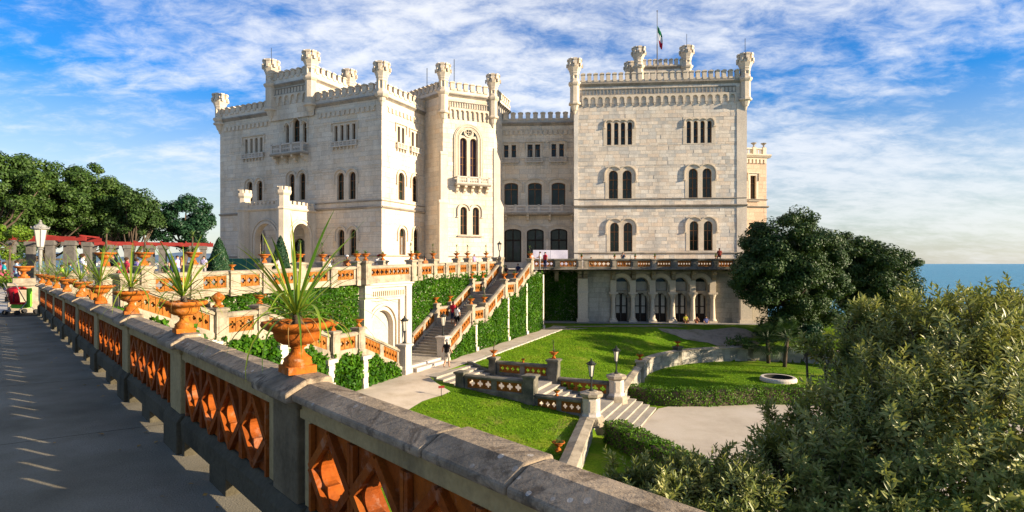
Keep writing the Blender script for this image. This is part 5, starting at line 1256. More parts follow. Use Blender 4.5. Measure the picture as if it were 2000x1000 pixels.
def tuft(mb, c, n, L, wid, seed, el=(5, 85), droop=60, seg=4):
    r = random.Random(seed)
    for i in range(n):
        az = i*2.4+r.uniform(-.4, .4); a = R(r.uniform(*el)); x = 0; z = 0; l_ = L*r.uniform(.65, 1.1); b0 = len(mb.v)
        for j in range(seg+1):
            t_ = j/seg; w_ = wid*(1-t_**2.5)+.001
            cx_, sx_ = math.cos(az), math.sin(az)
            mb.v += [(c[0]+x*cx_-w_*sx_, c[1]+x*sx_+w_*cx_, c[2]+z), (c[0]+x*cx_+w_*sx_, c[1]+x*sx_-w_*cx_, c[2]+z)]
            x += math.cos(a)*l_/seg; z += math.sin(a)*l_/seg; a -= R(droop)/seg
        for j in range(seg): q = b0+2*j; mb.f.append([q, q+1, q+3, q+2]); mb.m.append(0)
PROTO = {}
def proto(kind):
    if kind in PROTO: return PROTO[kind]
    root = thing('urn_planter', 'x', 'urn', (0,0,0)); s = 1.42
    u = link('urn', UME_LO, root); u.scale = (s, s, s)
    fm = MB(); tm = MB(); z = .29*s
    if kind == 'tall':
        tm.tube([(0,0,z), (.03,.02,z+.3), (.0,.03,z+.62)], [.035,.028,.022], 6); tuft(fm, (0,.03,z+.62), 26, .26, .02, 1, (-20, 85), 50); tuft(fm, (.08,-.05,z), 16, .3, .018, 2, (15, 80)); tuft(fm, (-.1,.04,z+.1), 12, .24, .018, 3, (0, 80))
    elif kind == 'low':
        tuft(fm, (0,0,z), 30, .36, .02, 4, (10, 85), 55); tuft(fm, (.1,.05,z), 14, .3, .02, 5, (0, 70)); tuft(fm, (-.12,-.03,z), 12, .28, .018, 6, (0, 75)); tm.tube([(0,0,z-.03), (0,0,z+.05)], [.04,.03], 6)
    elif kind == 'lean':
        tm.tube([(0,0,z), (.1,.0,z+.2), (.2,-.06,z+.45), (.22,-.08,z+.6)], [.035,.03,.026,.02], 6); tuft(fm, (.22,-.08,z+.6), 20, .22, .02, 7, (-40, 85), 40); tuft(fm, (0,0,z), 16, .26, .02, 8, (10, 80)); tuft(fm, (.12,-.02,z+.3), 12, .2, .018, 9, (-10, 80))
    else:
        tm.tube([(0,0,z), (0,0,z+.3)], [.04,.03], 6); tuft(fm, (0,0,z+.25), 60, .42, .05, 10, (-50, 88), 30, 2); tuft(fm, (0,.1,z+.05), 30, .36, .05, 11, (-30, 88), 30, 2)
    tm.build('stem', M['bark'], root, True); fm.build('foliage', M['plant_green'], root)
    PROTO[kind] = root; return root
used = set()
URNS.append(((eb.x, eb.y, -.5), 'low', .95, 'planted urn standing on the big end pier of the promenade'))
for loc, kind, scl, lab in URNS:
    p = proto(kind); o = copy_tree(p) if kind in used else p; used.add(kind)
    o.location = loc; o.rotation_euler = (0, 0, rng.uniform(0, 6.3) if scl < 2 else 0); o.scale = (scl,)*3
    o['label'] = lab; o['category'] = 'urn'; o['group'] = 'planted urns around the castle garden'; ORG[o.name] = Vector(loc)
# ---------------------------------------------------------------- ivy and hedges
def leaves(P, Nrm, size, seed, jit=.6, aspect=.8, fold=.0, name='ivy', mat=None, parent=None, var=.35):
    """joined leaf-sized quads at points P facing roughly along Nrm"""
    g = np.random.default_rng(seed); n = len(P)
    Nn = Nrm + g.normal(0, jit, (n, 3)); Nn /= np.linalg.norm(Nn, axis=1)[:, None]
    T = np.cross(Nn, g.normal(0, 1, (n, 3))); T /= np.linalg.norm(T, axis=1)[:, None]; Bt = np.cross(Nn, T)
    s = (size*(1+g.uniform(-var, var, n)))[:, None]
    V = np.stack([P - T*s*.5, P + Bt*s*.5*aspect + Nn*s*fold, P + T*s*.6, P - Bt*s*.5*aspect + Nn*s*fold], 1).reshape(-1, 3)
    o0 = np.array(ORG.get(parent.name, Vector((0,0,0)))) if parent is not None else np.zeros(3)
    me = bpy.data.meshes.new(name); me.vertices.add(4*n); me.vertices.foreach_set('co', (V-o0).astype(np.float32).ravel())
    me.loops.add(4*n); me.loops.foreach_set('vertex_index', np.arange(4*n, dtype=np.int32)); me.polygons.add(n); me.polygons.foreach_set('loop_start', np.arange(0, 4*n, 4, dtype=np.int32)); me.polygons.foreach_set('loop_total', np.full(n, 4, dtype=np.int32))
    me.materials.append(mat); me.update(calc_edges=True)
    return link(name, me, parent)
fo = leaves(FALLEN[0], FALLEN[1], .045, 92, .25, .6, .1, 'fallen_leaves', M['dry_leaf']); tag(fo, 'scattered dry fallen leaves on the shaded promenade floor', 'fallen leaves', None, 'stuff')
M['ivy'] = leafmat('ivy_leaf', [(.008,.034,.003), (.022,.08,.004), (.05,.14,.006), (.10,.21,.012)], .22, .5, .12, (.16,.36,.004), clump=.9)
M['ivy_dark'] = M['ivy']
M['hedge'] = leafmat('hedge_leaf', [(.03,.085,.006), (.065,.15,.01), (.11,.20,.016)], .25, .5, .12, (.16,.3,.01), clump=1.2)
def ivy(label, F, s0, s1, n, zb, zt, dens=110, size=.14, seed=1, bulge=.22, gaps=0.0, cat='ivy'):
    g = np.random.default_rng(seed); hmax = max(zt(s0), zt(s1), zt((s0+s1)/2))-min(zb(s0), zb(s1)); N = int((s1-s0)*hmax*dens*3.2)
    s = g.uniform(s0, s1, N); z = np.array([g.uniform(zb(q)-.12, zt(q)+.12*math.sin(q*5.1)+.08*math.sin(q*13)+.14*abs(math.sin(q*2.3+seed))) if g.random() < (zt(q)-zb(q))/hmax+.02 else np.nan for q in s])
    k = ~np.isnan(z); s, z = s[k], z[k]
    if gaps:
        k = (np.sin(s*2.1+z*.9)+np.sin(s*.83-z*2.3+1)+g.normal(0, .35, len(s))) > -2.3+gaps; s, z = s[k], z[k]
    nn = n + .03 + g.uniform(0, 1, len(s))**2*bulge*(.5+.5*np.abs(np.sin(s*1.7+1.3)*np.sin(z*1.9)))
    P = np.stack([F.o.x+F.d.x*s+F.n.x*nn, F.o.y+F.d.y*s+F.n.y*nn, z], 1)
    Nv = np.tile(np.array([F.n.x, F.n.y, .25]), (len(s), 1))
    o = leaves(P, Nv, size, seed, .85, .85, .0, 'ivy', M['ivy']); return tag(o, label, cat, 'ivy on the terrace and stair walls')
g0 = lambda v: gz_up(.3, v)
z2 = lambda v: lerp(-4.4, zst(v), 1) if v > .6 else -6.3
ivy('bright ivy on the stair wall beside the path, lower part', FB, .75, 4.3, .14, g0, lambda v: zst(v)-.1, 130, seed=21)
ivy('bright ivy on the stair wall beside the path, middle part', FB, 4.5, 9.8, .14, g0, lambda v: zst(v)-.1, 120, seed=22)
ivy('dark ivy on the tall stair wall below the stair head', FB, 10.0, 13.6, .14, g0, lambda v: zst(v)-.1, 110, seed=23)
ivy('dark ivy at the far end of the tall stair wall', FB, 13.8, 17.5, .14, g0, lambda v: zst(v)-.1, 110, seed=24)
for i, v in enumerate((4.4, 9.9, 13.7, 17.6)):
    o = thing('wall_strip', ['slim pale stone strip between ivy panels nearest the stair foot', 'slim pale stone strip, second along the stair ivy', 'slim pale stone strip, third along the stair ivy', 'slim pale stone strip at the far end of the stair ivy'][i], 'stone strip', UV(.2, v)+(-6.6,), 'stone strips between ivy panels')
    mb = MB(); mb.box(FB, v-.14, v+.14, .141, .3, g0(v)-.1, zst(v)-.15); mb.box(FB, v-.2, v+.2, .142, .4, g0(v)-.1, g0(v)+.3); mb.build('strip', M['pale_stone'], o)
# dark recess under the terrace
F = Fr(UV(.9, 21.4), (.9964, -.085)); ivy('deep shaded ivy in the recess under the terrace left of the arcade', Fr((UV(.0, 20.9)[0]-.5, 61.0), (.9964, -.085)), -.4, 4.2, .05, lambda s: -6.3, lambda s: -.95, 100, seed=25)
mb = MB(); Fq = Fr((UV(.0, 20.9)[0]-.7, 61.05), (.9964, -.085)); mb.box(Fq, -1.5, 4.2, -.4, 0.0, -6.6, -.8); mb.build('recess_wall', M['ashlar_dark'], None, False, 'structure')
# terrace wall ivy
zt_s = lambda v: max(zst(v), -6.3)
ivy('tall ivy wall between the portal and the broad staircase', FB, .75, 8.0, -3.3, lambda v: zst(v)+.1, lambda v: cop(v)-.98, 110, seed=26)
ivy('ivy on the terrace wall beside the upper flight of the broad staircase', FB, 8.0, 15.2, -3.3, lambda v: zst(v)+.1, lambda v: cop(v)-.98, 110, seed=27)
zs2 = lambda v: -6.3 if v > -4.6 else (lerp(-6.3, -4.75, (-4.6-v)/3.7) if v > -8.3 else (-4.75 if v > -10.4 else (lerp(-4.75, -3.1, (-10.4-v)/4.4) if v > -14.8 else (-3.1 if v > -16.9 else lerp(-3.1, -1.65, (-16.9-v)/3.7)))))
ivy('dense ivy on the terrace wall left of the portal', FB, -12.0, -4.6, -3.3, lambda v: zs2(v)+.1, lambda v: cop(v)-.98, 120, seed=28)
ivy('ivy on the terrace wall behind the front urns', FB, -20.5, -12.0, -3.3, lambda v: zs2(v)-.1, lambda v: cop(v)-.98, 130, seed=29)
panels = [(-4.9, -8.0), (-8.4, -10.6), (-11.0, -13.6), (-14.0, -17.2), (-17.6, -21.5)]
for i, (a, b) in enumerate(panels):
    ivy(['clipped ivy sloping down to the lamp pillar at the foot of the side staircase', 'clipped ivy panel under the lower landing of the side staircase', 'clipped ivy panel below the big front urn', 'clipped ivy panel left of the big front urn', 'ivy panel at the top of the side staircase wall'][i], FB, b, a, .14, g0, lambda v: zs2(v)-.12, 130, .17, seed=30+i, bulge=.35)
    if i:
        v = (panels[i-1][1]+a)/2
        o = thing('wall_strip', ['', 'rough pale stone strip between the first two clipped ivy panels', 'rough pale stone strip, second from the lamp pillar on the clipped ivy wall', 'rough pale stone strip left of the big front urn', 'rough pale stone strip near the top of the side stair'][i], 'stone strip', UV(.2, v)+(-6.6,), 'stone strips between ivy panels')
        mb = MB(); z = g0(v)-.1
        while z < zs2(v)-.3: h = rng.uniform(.22, .42); q = rng.uniform(.16, .24); mb.box(FB, v-q, v+q, .141, .34+rng.uniform(0, .1), z, z+h-.01); z += h
        mb.box(FB, v-.35, v+.35, .142, .5, zs2(v)-.4, zs2(v)-.2); mb.build('strip', M['pale_stone'], o)
def hedge(label, pts, w_, h, zb, seed, top=None):
    root = thing('hedge', label, 'hedge', (pts[0][0], pts[0][1], zb)); g = np.random.default_rng(seed); Ps, Ns = [], []; mb = MB()
    for p, q in zip(pts[:-1], pts[1:]):
        F = frame2(p, q); L = math.hypot(q[0]-p[0], q[1]-p[1]); mb.box(F, -.1, L+.1, -w_/2+.08, w_/2-.08, zb-.2, zb+h-.1)
        N = int(L*(w_+2*h)*230); s = g.uniform(-.12, L+.12, N); u = g.uniform(0, w_+2*h, N)
        n = np.where(u < h, -w_/2, np.where(u < h+w_, u-h-w_/2, w_/2)); z = np.where(u < h, u, np.where(u < h+w_, h, u-h-w_)) + zb
        bl = .05*np.sin(s*3.1+z*4)+g.normal(0, .03, N)
        nx = np.where(u < h, -1., np.where(u < h+w_, 0, 1.)); nz = np.where((u >= h) & (u < h+w_), 1., .1)
        n = n+nx*bl; z = z+np.where(nz > .5, bl, 0)
        Ps.append(np.stack([F.o.x+F.d.x*s+F.n.x*n, F.o.y+F.d.y*s+F.n.y*n, z], 1)); Ns.append(np.stack([F.n.x*nx, F.n.y*nx, nz], 1))
    mb.build('branches', M['bark'], root); leaves(np.concatenate(Ps), np.concatenate(Ns), .1, seed, .6, .7, .0, 'foliage', M['hedge'], root)
hedge('low clipped hedge between the lower lawn and the round court', [(7.6, 36.2), (8.6, 35.6), (10.4, 35.2), (12.5, 35.3), (15.5, 35.9), (19, 35.9), (24, 35.5)], 1.0, 1.0, -8.75, 51)
hedge('low clipped hedge curving from the lamp pillar along the near edge of the court', [(5.0, 28.0), (5.6, 26.6), (6.3, 24.8), (7.2, 22.6), (8.2, 19.5)], 1.1, 1.0, -8.75, 52)
# ---------------------------------------------------------------- trees
M['oak'] = leafmat('holm_oak_leaf', [(.014,.034,.008), (.03,.066,.013), (.055,.10,.02)], .12, .55, .25, (.08,.12,.01), clump=.5)
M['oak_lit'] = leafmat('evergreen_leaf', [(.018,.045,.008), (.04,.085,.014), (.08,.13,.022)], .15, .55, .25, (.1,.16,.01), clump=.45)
M['oak_blue'] = leafmat('dark_green_leaf', [(.008,.03,.014), (.016,.055,.022), (.03,.08,.03)], .12, .5, .25, (.05,.13,.02), clump=.6)
def tree(label, base, h_tr, ells, mat, seed, n_cl=70, lv=170, size=.26, cl_r=.75, tr=.28, group=None, limbs=9, name='evergreen_tree', shell=.6, cat='tree'):
    """tapered trunk and limbs, crown of leaf clumps spread through the given ellipsoids (centre, radii)"""
    root = thing(name, label, cat, base, group); r = random.Random(seed); g = np.random.default_rng(seed)
    vol = [e[1][0]*e[1][1]*e[1][2] for e in ells]; tot = sum(vol); cl = []
    for e, v in zip(ells, vol):
        for i in range(max(4, round(n_cl*v/tot))):
            d = Vector((r.gauss(0, 1), r.gauss(0, 1), r.gauss(0, 1))).normalized(); q = r.uniform(shell**3, 1)**(1/3)*r.choice((1, 1, 1, 1.08))
            cl.append(Vector(e[0]) + Vector((d.x*e[1][0], d.y*e[1][1], d.z*e[1][2]))*q*.86)
    mb = MB(); B0 = Vector(base); top = B0+Vector((r.uniform(-.3, .3), r.uniform(-.3, .3), h_tr))
    mid = (B0+top)/2 + Vector((r.uniform(-.15, .15), r.uniform(-.15, .15), 0))
    mb.tube([B0-Vector((0, 0, .4)), B0+Vector((0, 0, .25)), mid, top], [tr*1.5, tr*1.1, tr*.85, tr*.7], 9)
    for c in r.sample(cl, min(limbs, len(cl))):
        m_ = top.lerp(c, .5) + Vector((r.uniform(-.3, .3), r.uniform(-.3, .3), -.1*(c-top).length))
        mb.tube([top-Vector((0, 0, .15)), top.lerp(m_, .5), m_, c], [tr*.5, tr*.38, tr*.25, tr*.08], 6)
    mb.build('trunk', M['bark'], root, True)
    P, Nn = [], []
    for c in cl:
        n = int(lv*r.uniform(.6, 1.3)); q = g.normal(0, 1, (n, 3)); q /= np.linalg.norm(q, axis=1)[:, None]
        rad = (g.uniform(.15, 1, n)**.5)[:, None]*cl_r*r.uniform(.7, 1.25)
        P.append(np.array(c)+q*rad*np.array([1, 1, .72])); Nn.append(q+np.array([0, 0, .5]))
    leaves(np.concatenate(P), np.concatenate(Nn), size, seed, .5, .62, .08, 'crown', mat, root)
    return root
def E(px, py, d, rx, rz=None, ry=None): return (at(px, py, d), (rx, ry or rx, rz or rx))
G_ = -1.6
tb_ = at(1531, 652, 52)
tree('big round dark evergreen oak beside the right corner of the castle', (tb_.x, tb_.y, -6.4), 2.6, [E(1540, 500, 52, 4.9, 4.3), E(1498, 545, 51, 3.4, 2.8), E(1605, 525, 52, 3.0, 3.5), E(1545, 590, 52, 3.4, 2.0), E(1545, 632, 52, 2.6, 1.0), E(1610, 615, 53, 2.4, 1.6)], M['oak'], 1, 340, 430, .2, .95, .34, limbs=14, shell=.4)
t2 = at(1655, 628, 60)
tree('second dark evergreen oak, behind and right of the big one by the sea', (t2.x, t2.y, -9), 4.5, [E(1690, 520, 60, 3.8, 3.3), E(1740, 530, 61, 3.1, 2.7), E(1640, 505, 62, 2.6, 2.8), E(1700, 575, 60, 4.6, 2.0)], M['oak'], 2, 280, 340, .22, .95, .32, shell=.4)
bs = at(1578, 668, 50); tree('rounded dark bush at the foot of the big oak', (bs.x, bs.y, -7.2), .5, [E(1580, 655, 50, 1.1, 1.2)], M['oak_blue'], 3, 26, 130, .17, .42, .08, limbs=3, name='round_bush', cat='bush')
bs = at(1435, 668, 52); tree('sparse grey green bushes by the bare pier of the curved wall', (bs.x, bs.y, -7.4), .3, [E(1440, 668, 51, 1.7, .5)], M['oak_lit'], 4, 20, 60, .16, .4, .05, limbs=3, name='low_bush', cat='bush')
bs = at(1615, 640, 62); tree('tangle of dark shrubs under the oaks towards the sea', (bs.x, bs.y, -8), .5, [E(1625, 650, 60, 2.6, 1.5), E(1700, 640, 60, 3.4, 1.8), E(1570, 648, 54, 2.6, 1.1), E(1500, 655, 53, 1.6, .7), E(1640, 680, 52, 2.6, 1.4)], M['oak'], 5, 90, 190, .2, .6, .1, limbs=4, name='shrubs', cat='shrubs')
for lab, x, y, hh_, ells, sd in [('tall evergreen standing right of the garden, shading the upper lawn', 43, 38.5, 8, [((43, 38.5, 2.5), (3.0, 3.0, 2.4)), ((41.5, 37, .5), (2.0, 2.0, 1.6))], 61), ('second tall evergreen right of the garden, nearer the court', 42, 32, 7, [((42, 32, .8), (2.4, 2.4, 2.0)), ((43, 33.5, 2.2), (1.6, 1.6, 1.4))], 62)]:
    tree(lab, (x, y, -8.8), hh_*.8, ells, M['oak'], sd, 60, 130, .3, .8, .3, 'evergreens right of the garden')
# palms
M['palm'] = leafmat('palm_frond', [(.01,.03,.008), (.025,.06,.014), (.04,.085,.02)], .15, .5, .3, (.07,.13,.01))
for lab, px, py, hh_, seed, d in (('left one of two short fan palms before the curved wall', 1501, 700, 2.0, 1, 50.0), ('right one of two short fan palms before the curved wall', 1532, 714, 2.5, 2, 48.2)):
    b_ = at(px, py, d); z0 = -8.75; root = thing('palm_tree', lab, 'palm', (b_.x, b_.y, z0), 'fan palms before the curved wall'); r = random.Random(seed)
    mb = MB(); lean = .25 if seed == 2 else -.1; tp = Vector((b_.x+lean, b_.y, z0+hh_)); mb.tube([(b_.x, b_.y, z0-.2), (b_.x+lean*.4, b_.y, z0+hh_*.5), tp], [.17, .15, .17], 8); mb.build('trunk', M['bark'], root, True)
    mb = MB()
    for i in range(60):
        az = i*2.4; el = R(r.uniform(-50, 75)); L = r.uniform(.8, 1.25); dirv = Vector((math.cos(az)*math.cos(el), math.sin(az)*math.cos(el), math.sin(el))); hub = tp+dirv*L
        mb.tube([tp, tp+dirv*L*.6+Vector((0,0,.05)), hub], [.02, .015, .012], 4); sd = dirv.cross(Vector((0,0,1))).normalized()
        for j in range(-6, 7):
            a_ = j*R(14); dv = (dirv*math.cos(a_)+sd*math.sin(a_)).normalized(); l_ = .95*(1-.25*abs(j)/6); q = sd*.035; e_ = hub+dv*l_-Vector((0, 0, .18*l_))
            mb.add([hub-q*.4, hub+dv*l_*.5-q, e_, hub+dv*l_*.5+q], [(0,1,2,3)])
    mb.build('fronds', M['palm'], root)
# left side wood and the round tree by the pergola
o3 = at(357, 520, 50); tree('round dark green tree beside the pergola, left of the castle', (o3.x, o3.y, G_), 3.0, [E(365, 425, 50, 2.6, 2.1), E(355, 455, 49.5, 2.2, 1.5), E(385, 448, 50, 2.0, 1.6), (at(320, 462, 49), (1.3, 1.2, 1.0))], M['oak_blue'], 11, 90, 210, .2, .6, .3, limbs=10)
for i, (lab, px, d, hh_, ells) in enumerate([
    ('tall spreading evergreen at the far left edge with sunlit branch tips', -30, 40, 5, [E(-10, 350, 40, 2.4, 2.2), E(40, 372, 40, 1.7, 1.3), E(-20, 410, 41, 2.4, 1.6), E(10, 320, 41, 1.7, 1.2), E(60, 355, 39.5, 1.1, .8)]),
    ('dense rounded evergreen in the left wood behind the lamp', 95, 46, 4, [E(110, 352, 46, 2.7, 1.7), E(170, 352, 47, 2.2, 1.4), E(130, 400, 46, 3.2, 1.9), E(90, 435, 46, 2.8, 1.2)]),
    ('spreading evergreen above the pergola in the middle of the left wood', 205, 48, 3.2, [E(205, 385, 48, 2.3, 1.4), E(240, 400, 48, 1.8, 1.2), E(200, 430, 48, 2.6, 1.1)]),
    ('thin open evergreen at the right end of the left wood', 262, 47, 2.6, [E(268, 398, 47, 1.3, 1.2), E(280, 420, 47, 1.5, 1.0), E(255, 440, 47, 1.7, .8), E(300, 432, 47, .8, .6)]),
    ('dark evergreen filling the wood behind the left end of the pergola', 30, 44, 3, [E(20, 440, 45, 3.2, 1.5), E(70, 400, 47, 2.8, 1.8), E(0, 480, 40, 2.2, .9), E(110, 450, 50, 4.2, 1.3), E(220, 452, 51, 3.4, .9), E(40, 466, 46, 2.6, .9), E(150, 464, 49, 3.2, .8), E(240, 460, 50, 2.4, .7)])]):
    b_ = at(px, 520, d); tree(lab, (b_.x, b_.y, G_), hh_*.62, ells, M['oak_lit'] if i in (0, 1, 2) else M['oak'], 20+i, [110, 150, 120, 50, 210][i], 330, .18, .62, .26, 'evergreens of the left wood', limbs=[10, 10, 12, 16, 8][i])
# clipped cones by the porch
def cone(label, px, ybot, ytop, d, rad, seed):
    b_ = at(px, ybot, d); zt_ = (515-ytop)*d/1111; z0 = -1.4; root = thing('cone_shrub', label, 'shrub', (b_.x, b_.y, z0), 'clipped cones before the castle porch'); g = np.random.default_rng(seed)
    h = zt_-z0; N = 5200; t_ = 1-np.sqrt(g.uniform(0, 1, N)); az = g.uniform(0, 6.283, N); rr_ = rad*np.minimum(1, (1-t_)**.75*1.12)*(1+.05*np.sin(az*5+t_*9))*g.uniform(.9, 1.02, N)
    P = np.stack([b_.x+rr_*np.cos(az), b_.y+rr_*np.sin(az), z0+t_*h], 1); Nn = np.stack([np.cos(az), np.sin(az), np.full(N, .4)], 1)
    mb = MB(); mb.lathe((b_.x, b_.y, z0), [(rad*.86*(1-i/10)**.75+.01, h*i/10*.96) for i in range(11)], 14); mb.build('branches', M['bark'], root)
    leaves(P, Nn, .17, seed, .5, .7, .0, 'foliage', M['oak_blue'], root)
cone('wide clipped cone shrub at the left corner of the castle', 428, 525, 463, 52, 1.12, 71); cone('narrow clipped cone shrub between the two arches of the castle porch', 548, 522, 459, 54, 1.0, 72)
# ---------------------------------------------------------------- the big olive-grey bush at the lower right
M['olive'] = leafmat('olive_grey_leaf', [(.065,.10,.022), (.15,.185,.045), (.28,.285,.08), (.46,.43,.16)], .25, .42, .3, (.36,.38,.05), clump=2.2)
M['olive_under'] = M['olive']
def sprays(blobs, per, seed, leaf=.085, name='foliage', root=None, nl=15, shell=.5):
    g = np.random.default_rng(seed); VV, FF = [], []; tw = MB()
    C, Dv = [], []
    for (c, rad), n in zip(blobs, per):
        d = g.normal(0, 1, (n, 3)); d /= np.linalg.norm(d, axis=1)[:, None]; q = g.uniform(shell**3, 1.12, n)**(1/3)
        kk = max(4, n//13); ci = g.integers(0, kk, n); d = d[ci]+g.normal(0, .17, (n, 3)); q = q[ci]*g.uniform(.9, 1.1, n); C.append(np.array(c)+d*np.array(rad)*q[:, None]); dd = d*np.array([1, 1, .8])+np.array([.1, 0, .75])+g.normal(0, .35, (n, 3)); Dv.append(dd/np.linalg.norm(dd, axis=1)[:, None])
    C = np.concatenate(C); Dv = np.concatenate(Dv); n = len(C)
    ref = g.normal(0, 1, (n, 3)); X = np.cross(Dv, ref); X /= np.linalg.norm(X, axis=1)[:, None]; Y = np.cross(Dv, X)
    L = leaf*g.uniform(.75, 1.3, n)
    verts = []
    for i in range(nl):
        az = i*2.4+g.uniform(-.4, .4, n); t_ = i/nl; up = .15+.95*t_+g.uniform(-.2, .2, n)
        out = np.cos(az)[:, None]*X+np.sin(az)[:, None]*Y; ax = out*np.cos(up)[:, None]+Dv*np.sin(up)[:, None]; side = np.cross(ax, Dv); side /= np.linalg.norm(side, axis=1)[:, None]+1e-9; nr = np.cross(side, ax)
        b0 = C+Dv*(L*2.1*t_)[:, None]; l_ = (L*g.uniform(.7, 1.15, n)*(1-.25*t_))[:, None]; w_ = l_*.165
        verts.append(np.stack([b0, b0+ax*l_*.5+side*w_+nr*w_*.35, b0+ax*l_-nr*l_*.08, b0+ax*l_*.5-side*w_+nr*w_*.35], 1))
    V = np.stack(verts, 1).reshape(-1, 3); m_ = len(V)//4; o0 = np.array(ORG[root.name])
    me = bpy.data.meshes.new(name); me.vertices.add(len(V)); me.vertices.foreach_set('co', (V-o0).astype(np.float32).ravel())
    idx = np.arange(m_, dtype=np.int32)[:, None]*4; tri = np.concatenate([idx+0, idx+1, idx+2, idx+0, idx+2, idx+3], 1).ravel()
    me.loops.add(6*m_); me.loops.foreach_set('vertex_index', tri); me.polygons.add(2*m_); me.polygons.foreach_set('loop_start', np.arange(0, 6*m_, 3, dtype=np.int32)); me.polygons.foreach_set('loop_total', np.full(2*m_, 3, dtype=np.int32))
    me.materials.append(M['olive']); me.update(calc_edges=True); link(name, me, root)
    for i in range(0, n, 3): tw.tube([C[i]-Dv[i]*L[i]*1.5, C[i]+Dv[i]*L[i]*1.7], [.006, .003], 3)
    return tw
def BL(px, py, d, rpx, fz=1.0, fy=1.0): r_ = rpx*d/1111; return (at(px, py, d), (r_, r_*fy, r_*fz))
def olive(label, blobs, n, seed, leaf, base):
    root = thing('olive_bush', label, 'bush', base, 'grey green bushes at the lower right'); vol = [b[1][0]*b[1][2] for b in blobs]; tot = sum(vol)
    tw = sprays(blobs, [max(12, int(n*v/tot)) for v in vol], seed, leaf, 'foliage', root)
    r = random.Random(seed); B0 = Vector(base)
    for (c, rad) in blobs:
        c = Vector(c); m_ = B0.lerp(c, .5)+Vector((r.uniform(-.3, .3), r.uniform(-.3, .3), .1)); tw.tube([B0-Vector((0, 0, .2)), B0.lerp(m_, .5), m_, c], [.11, .085, .05, .015], 6)
        for j in range(7):
            d = Vector((r.gauss(0, 1), r.gauss(0, 1), r.gauss(.5, 1))).normalized(); tw.tube([c-Vector((0, 0, rad[2]*.5)), c+Vector((d.x*rad[0], d.y*rad[1], d.z*rad[2]))*.92], [.016, .006], 5)
    tw.build('twigs', M['bark'], root)
olive('tall grey green bush filling the right edge of the picture', [BL(1900, 760, 7.6, 150), BL(1985, 700, 8.2, 110), BL(1810, 720, 8.2, 100), BL(1950, 910, 6.6, 170), BL(1800, 900, 6.8, 160), BL(1860, 640, 8.8, 52), BL(1960, 625, 9, 48), BL(1770, 635, 9, 42), BL(1760, 820, 7.4, 90), BL(1925, 590, 9, 20), BL(1845, 598, 9.0, 18), BL(1990, 590, 9.2, 20)], 3500, 81, .12, (6.6, 8.6, -8.75))
olive('grey green bush reaching left over the court, with loose leafy sprays', [BL(1740, 740, 8.4, 72), BL(1700, 810, 8.0, 80), BL(1690, 910, 7.0, 120), BL(1600, 910, 7.4, 62), BL(1540, 960, 6.8, 70), BL(1620, 975, 6.6, 80), BL(1690, 985, 6.4, 80), BL(1680, 660, 8.9, 38), BL(1720, 630, 9.2, 40), BL(1650, 640, 9, 20), BL(1535, 850, 7.8, 30), BL(1510, 835, 7.7, 12), BL(1610, 700, 8.8, 16), BL(1575, 690, 8.9, 8), BL(1640, 720, 8.6, 30), BL(1600, 830, 7.8, 34)], 2100, 82, .118, (4.9, 8.4, -8.75))
olive('low grey green bush peeking over the balustrade below the court', [BL(1330, 975, 6.8, 70, .8), BL(1420, 1000, 6.5, 84, .8), BL(1240, 985, 6.9, 52, .8), BL(1330, 912, 7.2, 16), BL(1200, 930, 7.2, 14), BL(1255, 930, 7.1, 16), BL(1390, 925, 7, 24), BL(1290, 1010, 6.4, 66)], 1200, 83, .1, (2.9, 7.0, -8.75))
# leafy bed and climbing leaves near the left end
M['lime'] = leafmat('bright_bush_leaf', [(.06,.14,.012), (.12,.22,.02), (.20,.28,.03)], .3, .5, .2, (.3,.36,.02))
bb = at(12, 560, 24); tree('bright yellow green flower bush at the left edge beside the end pier', (bb.x, bb.y, -1.65), .2, [E(10, 545, 24, .7, .42), E(-30, 545, 24, .8, .5)], M['lime'], 41, 24, 120, .09, .28, .04, limbs=3, name='flower_bush', cat='bush')
root = bpy.data.objects['flower_bush']; g = np.random.default_rng(5); P = np.stack([bb.x+g.uniform(-.9, .55, 60), bb.y-.4+g.uniform(-.3, .3, 60), -.5+g.uniform(-.12, .18, 60)], 1)
leaves(P, np.tile([0, -.6, .6], (60, 1)), .09, 6, .5, 1, 0, 'blossoms', surf('pink_blossom', [(.5,.04,.12), (.62,.1,.2)], 9, .6), root)
vb = at(20, 470, 30); tree('green climbing vine over the left end of the pergola', (vb.x, vb.y, -1.65), 2.6, [E(10, 455, 30, 1.3, .35), E(45, 452, 30, .5, .2), E(-10, 490, 30, .9, .6)], M['lime'], 42, 30, 120, .14, .3, .06, limbs=4, name='climbing_vine', cat='vine')
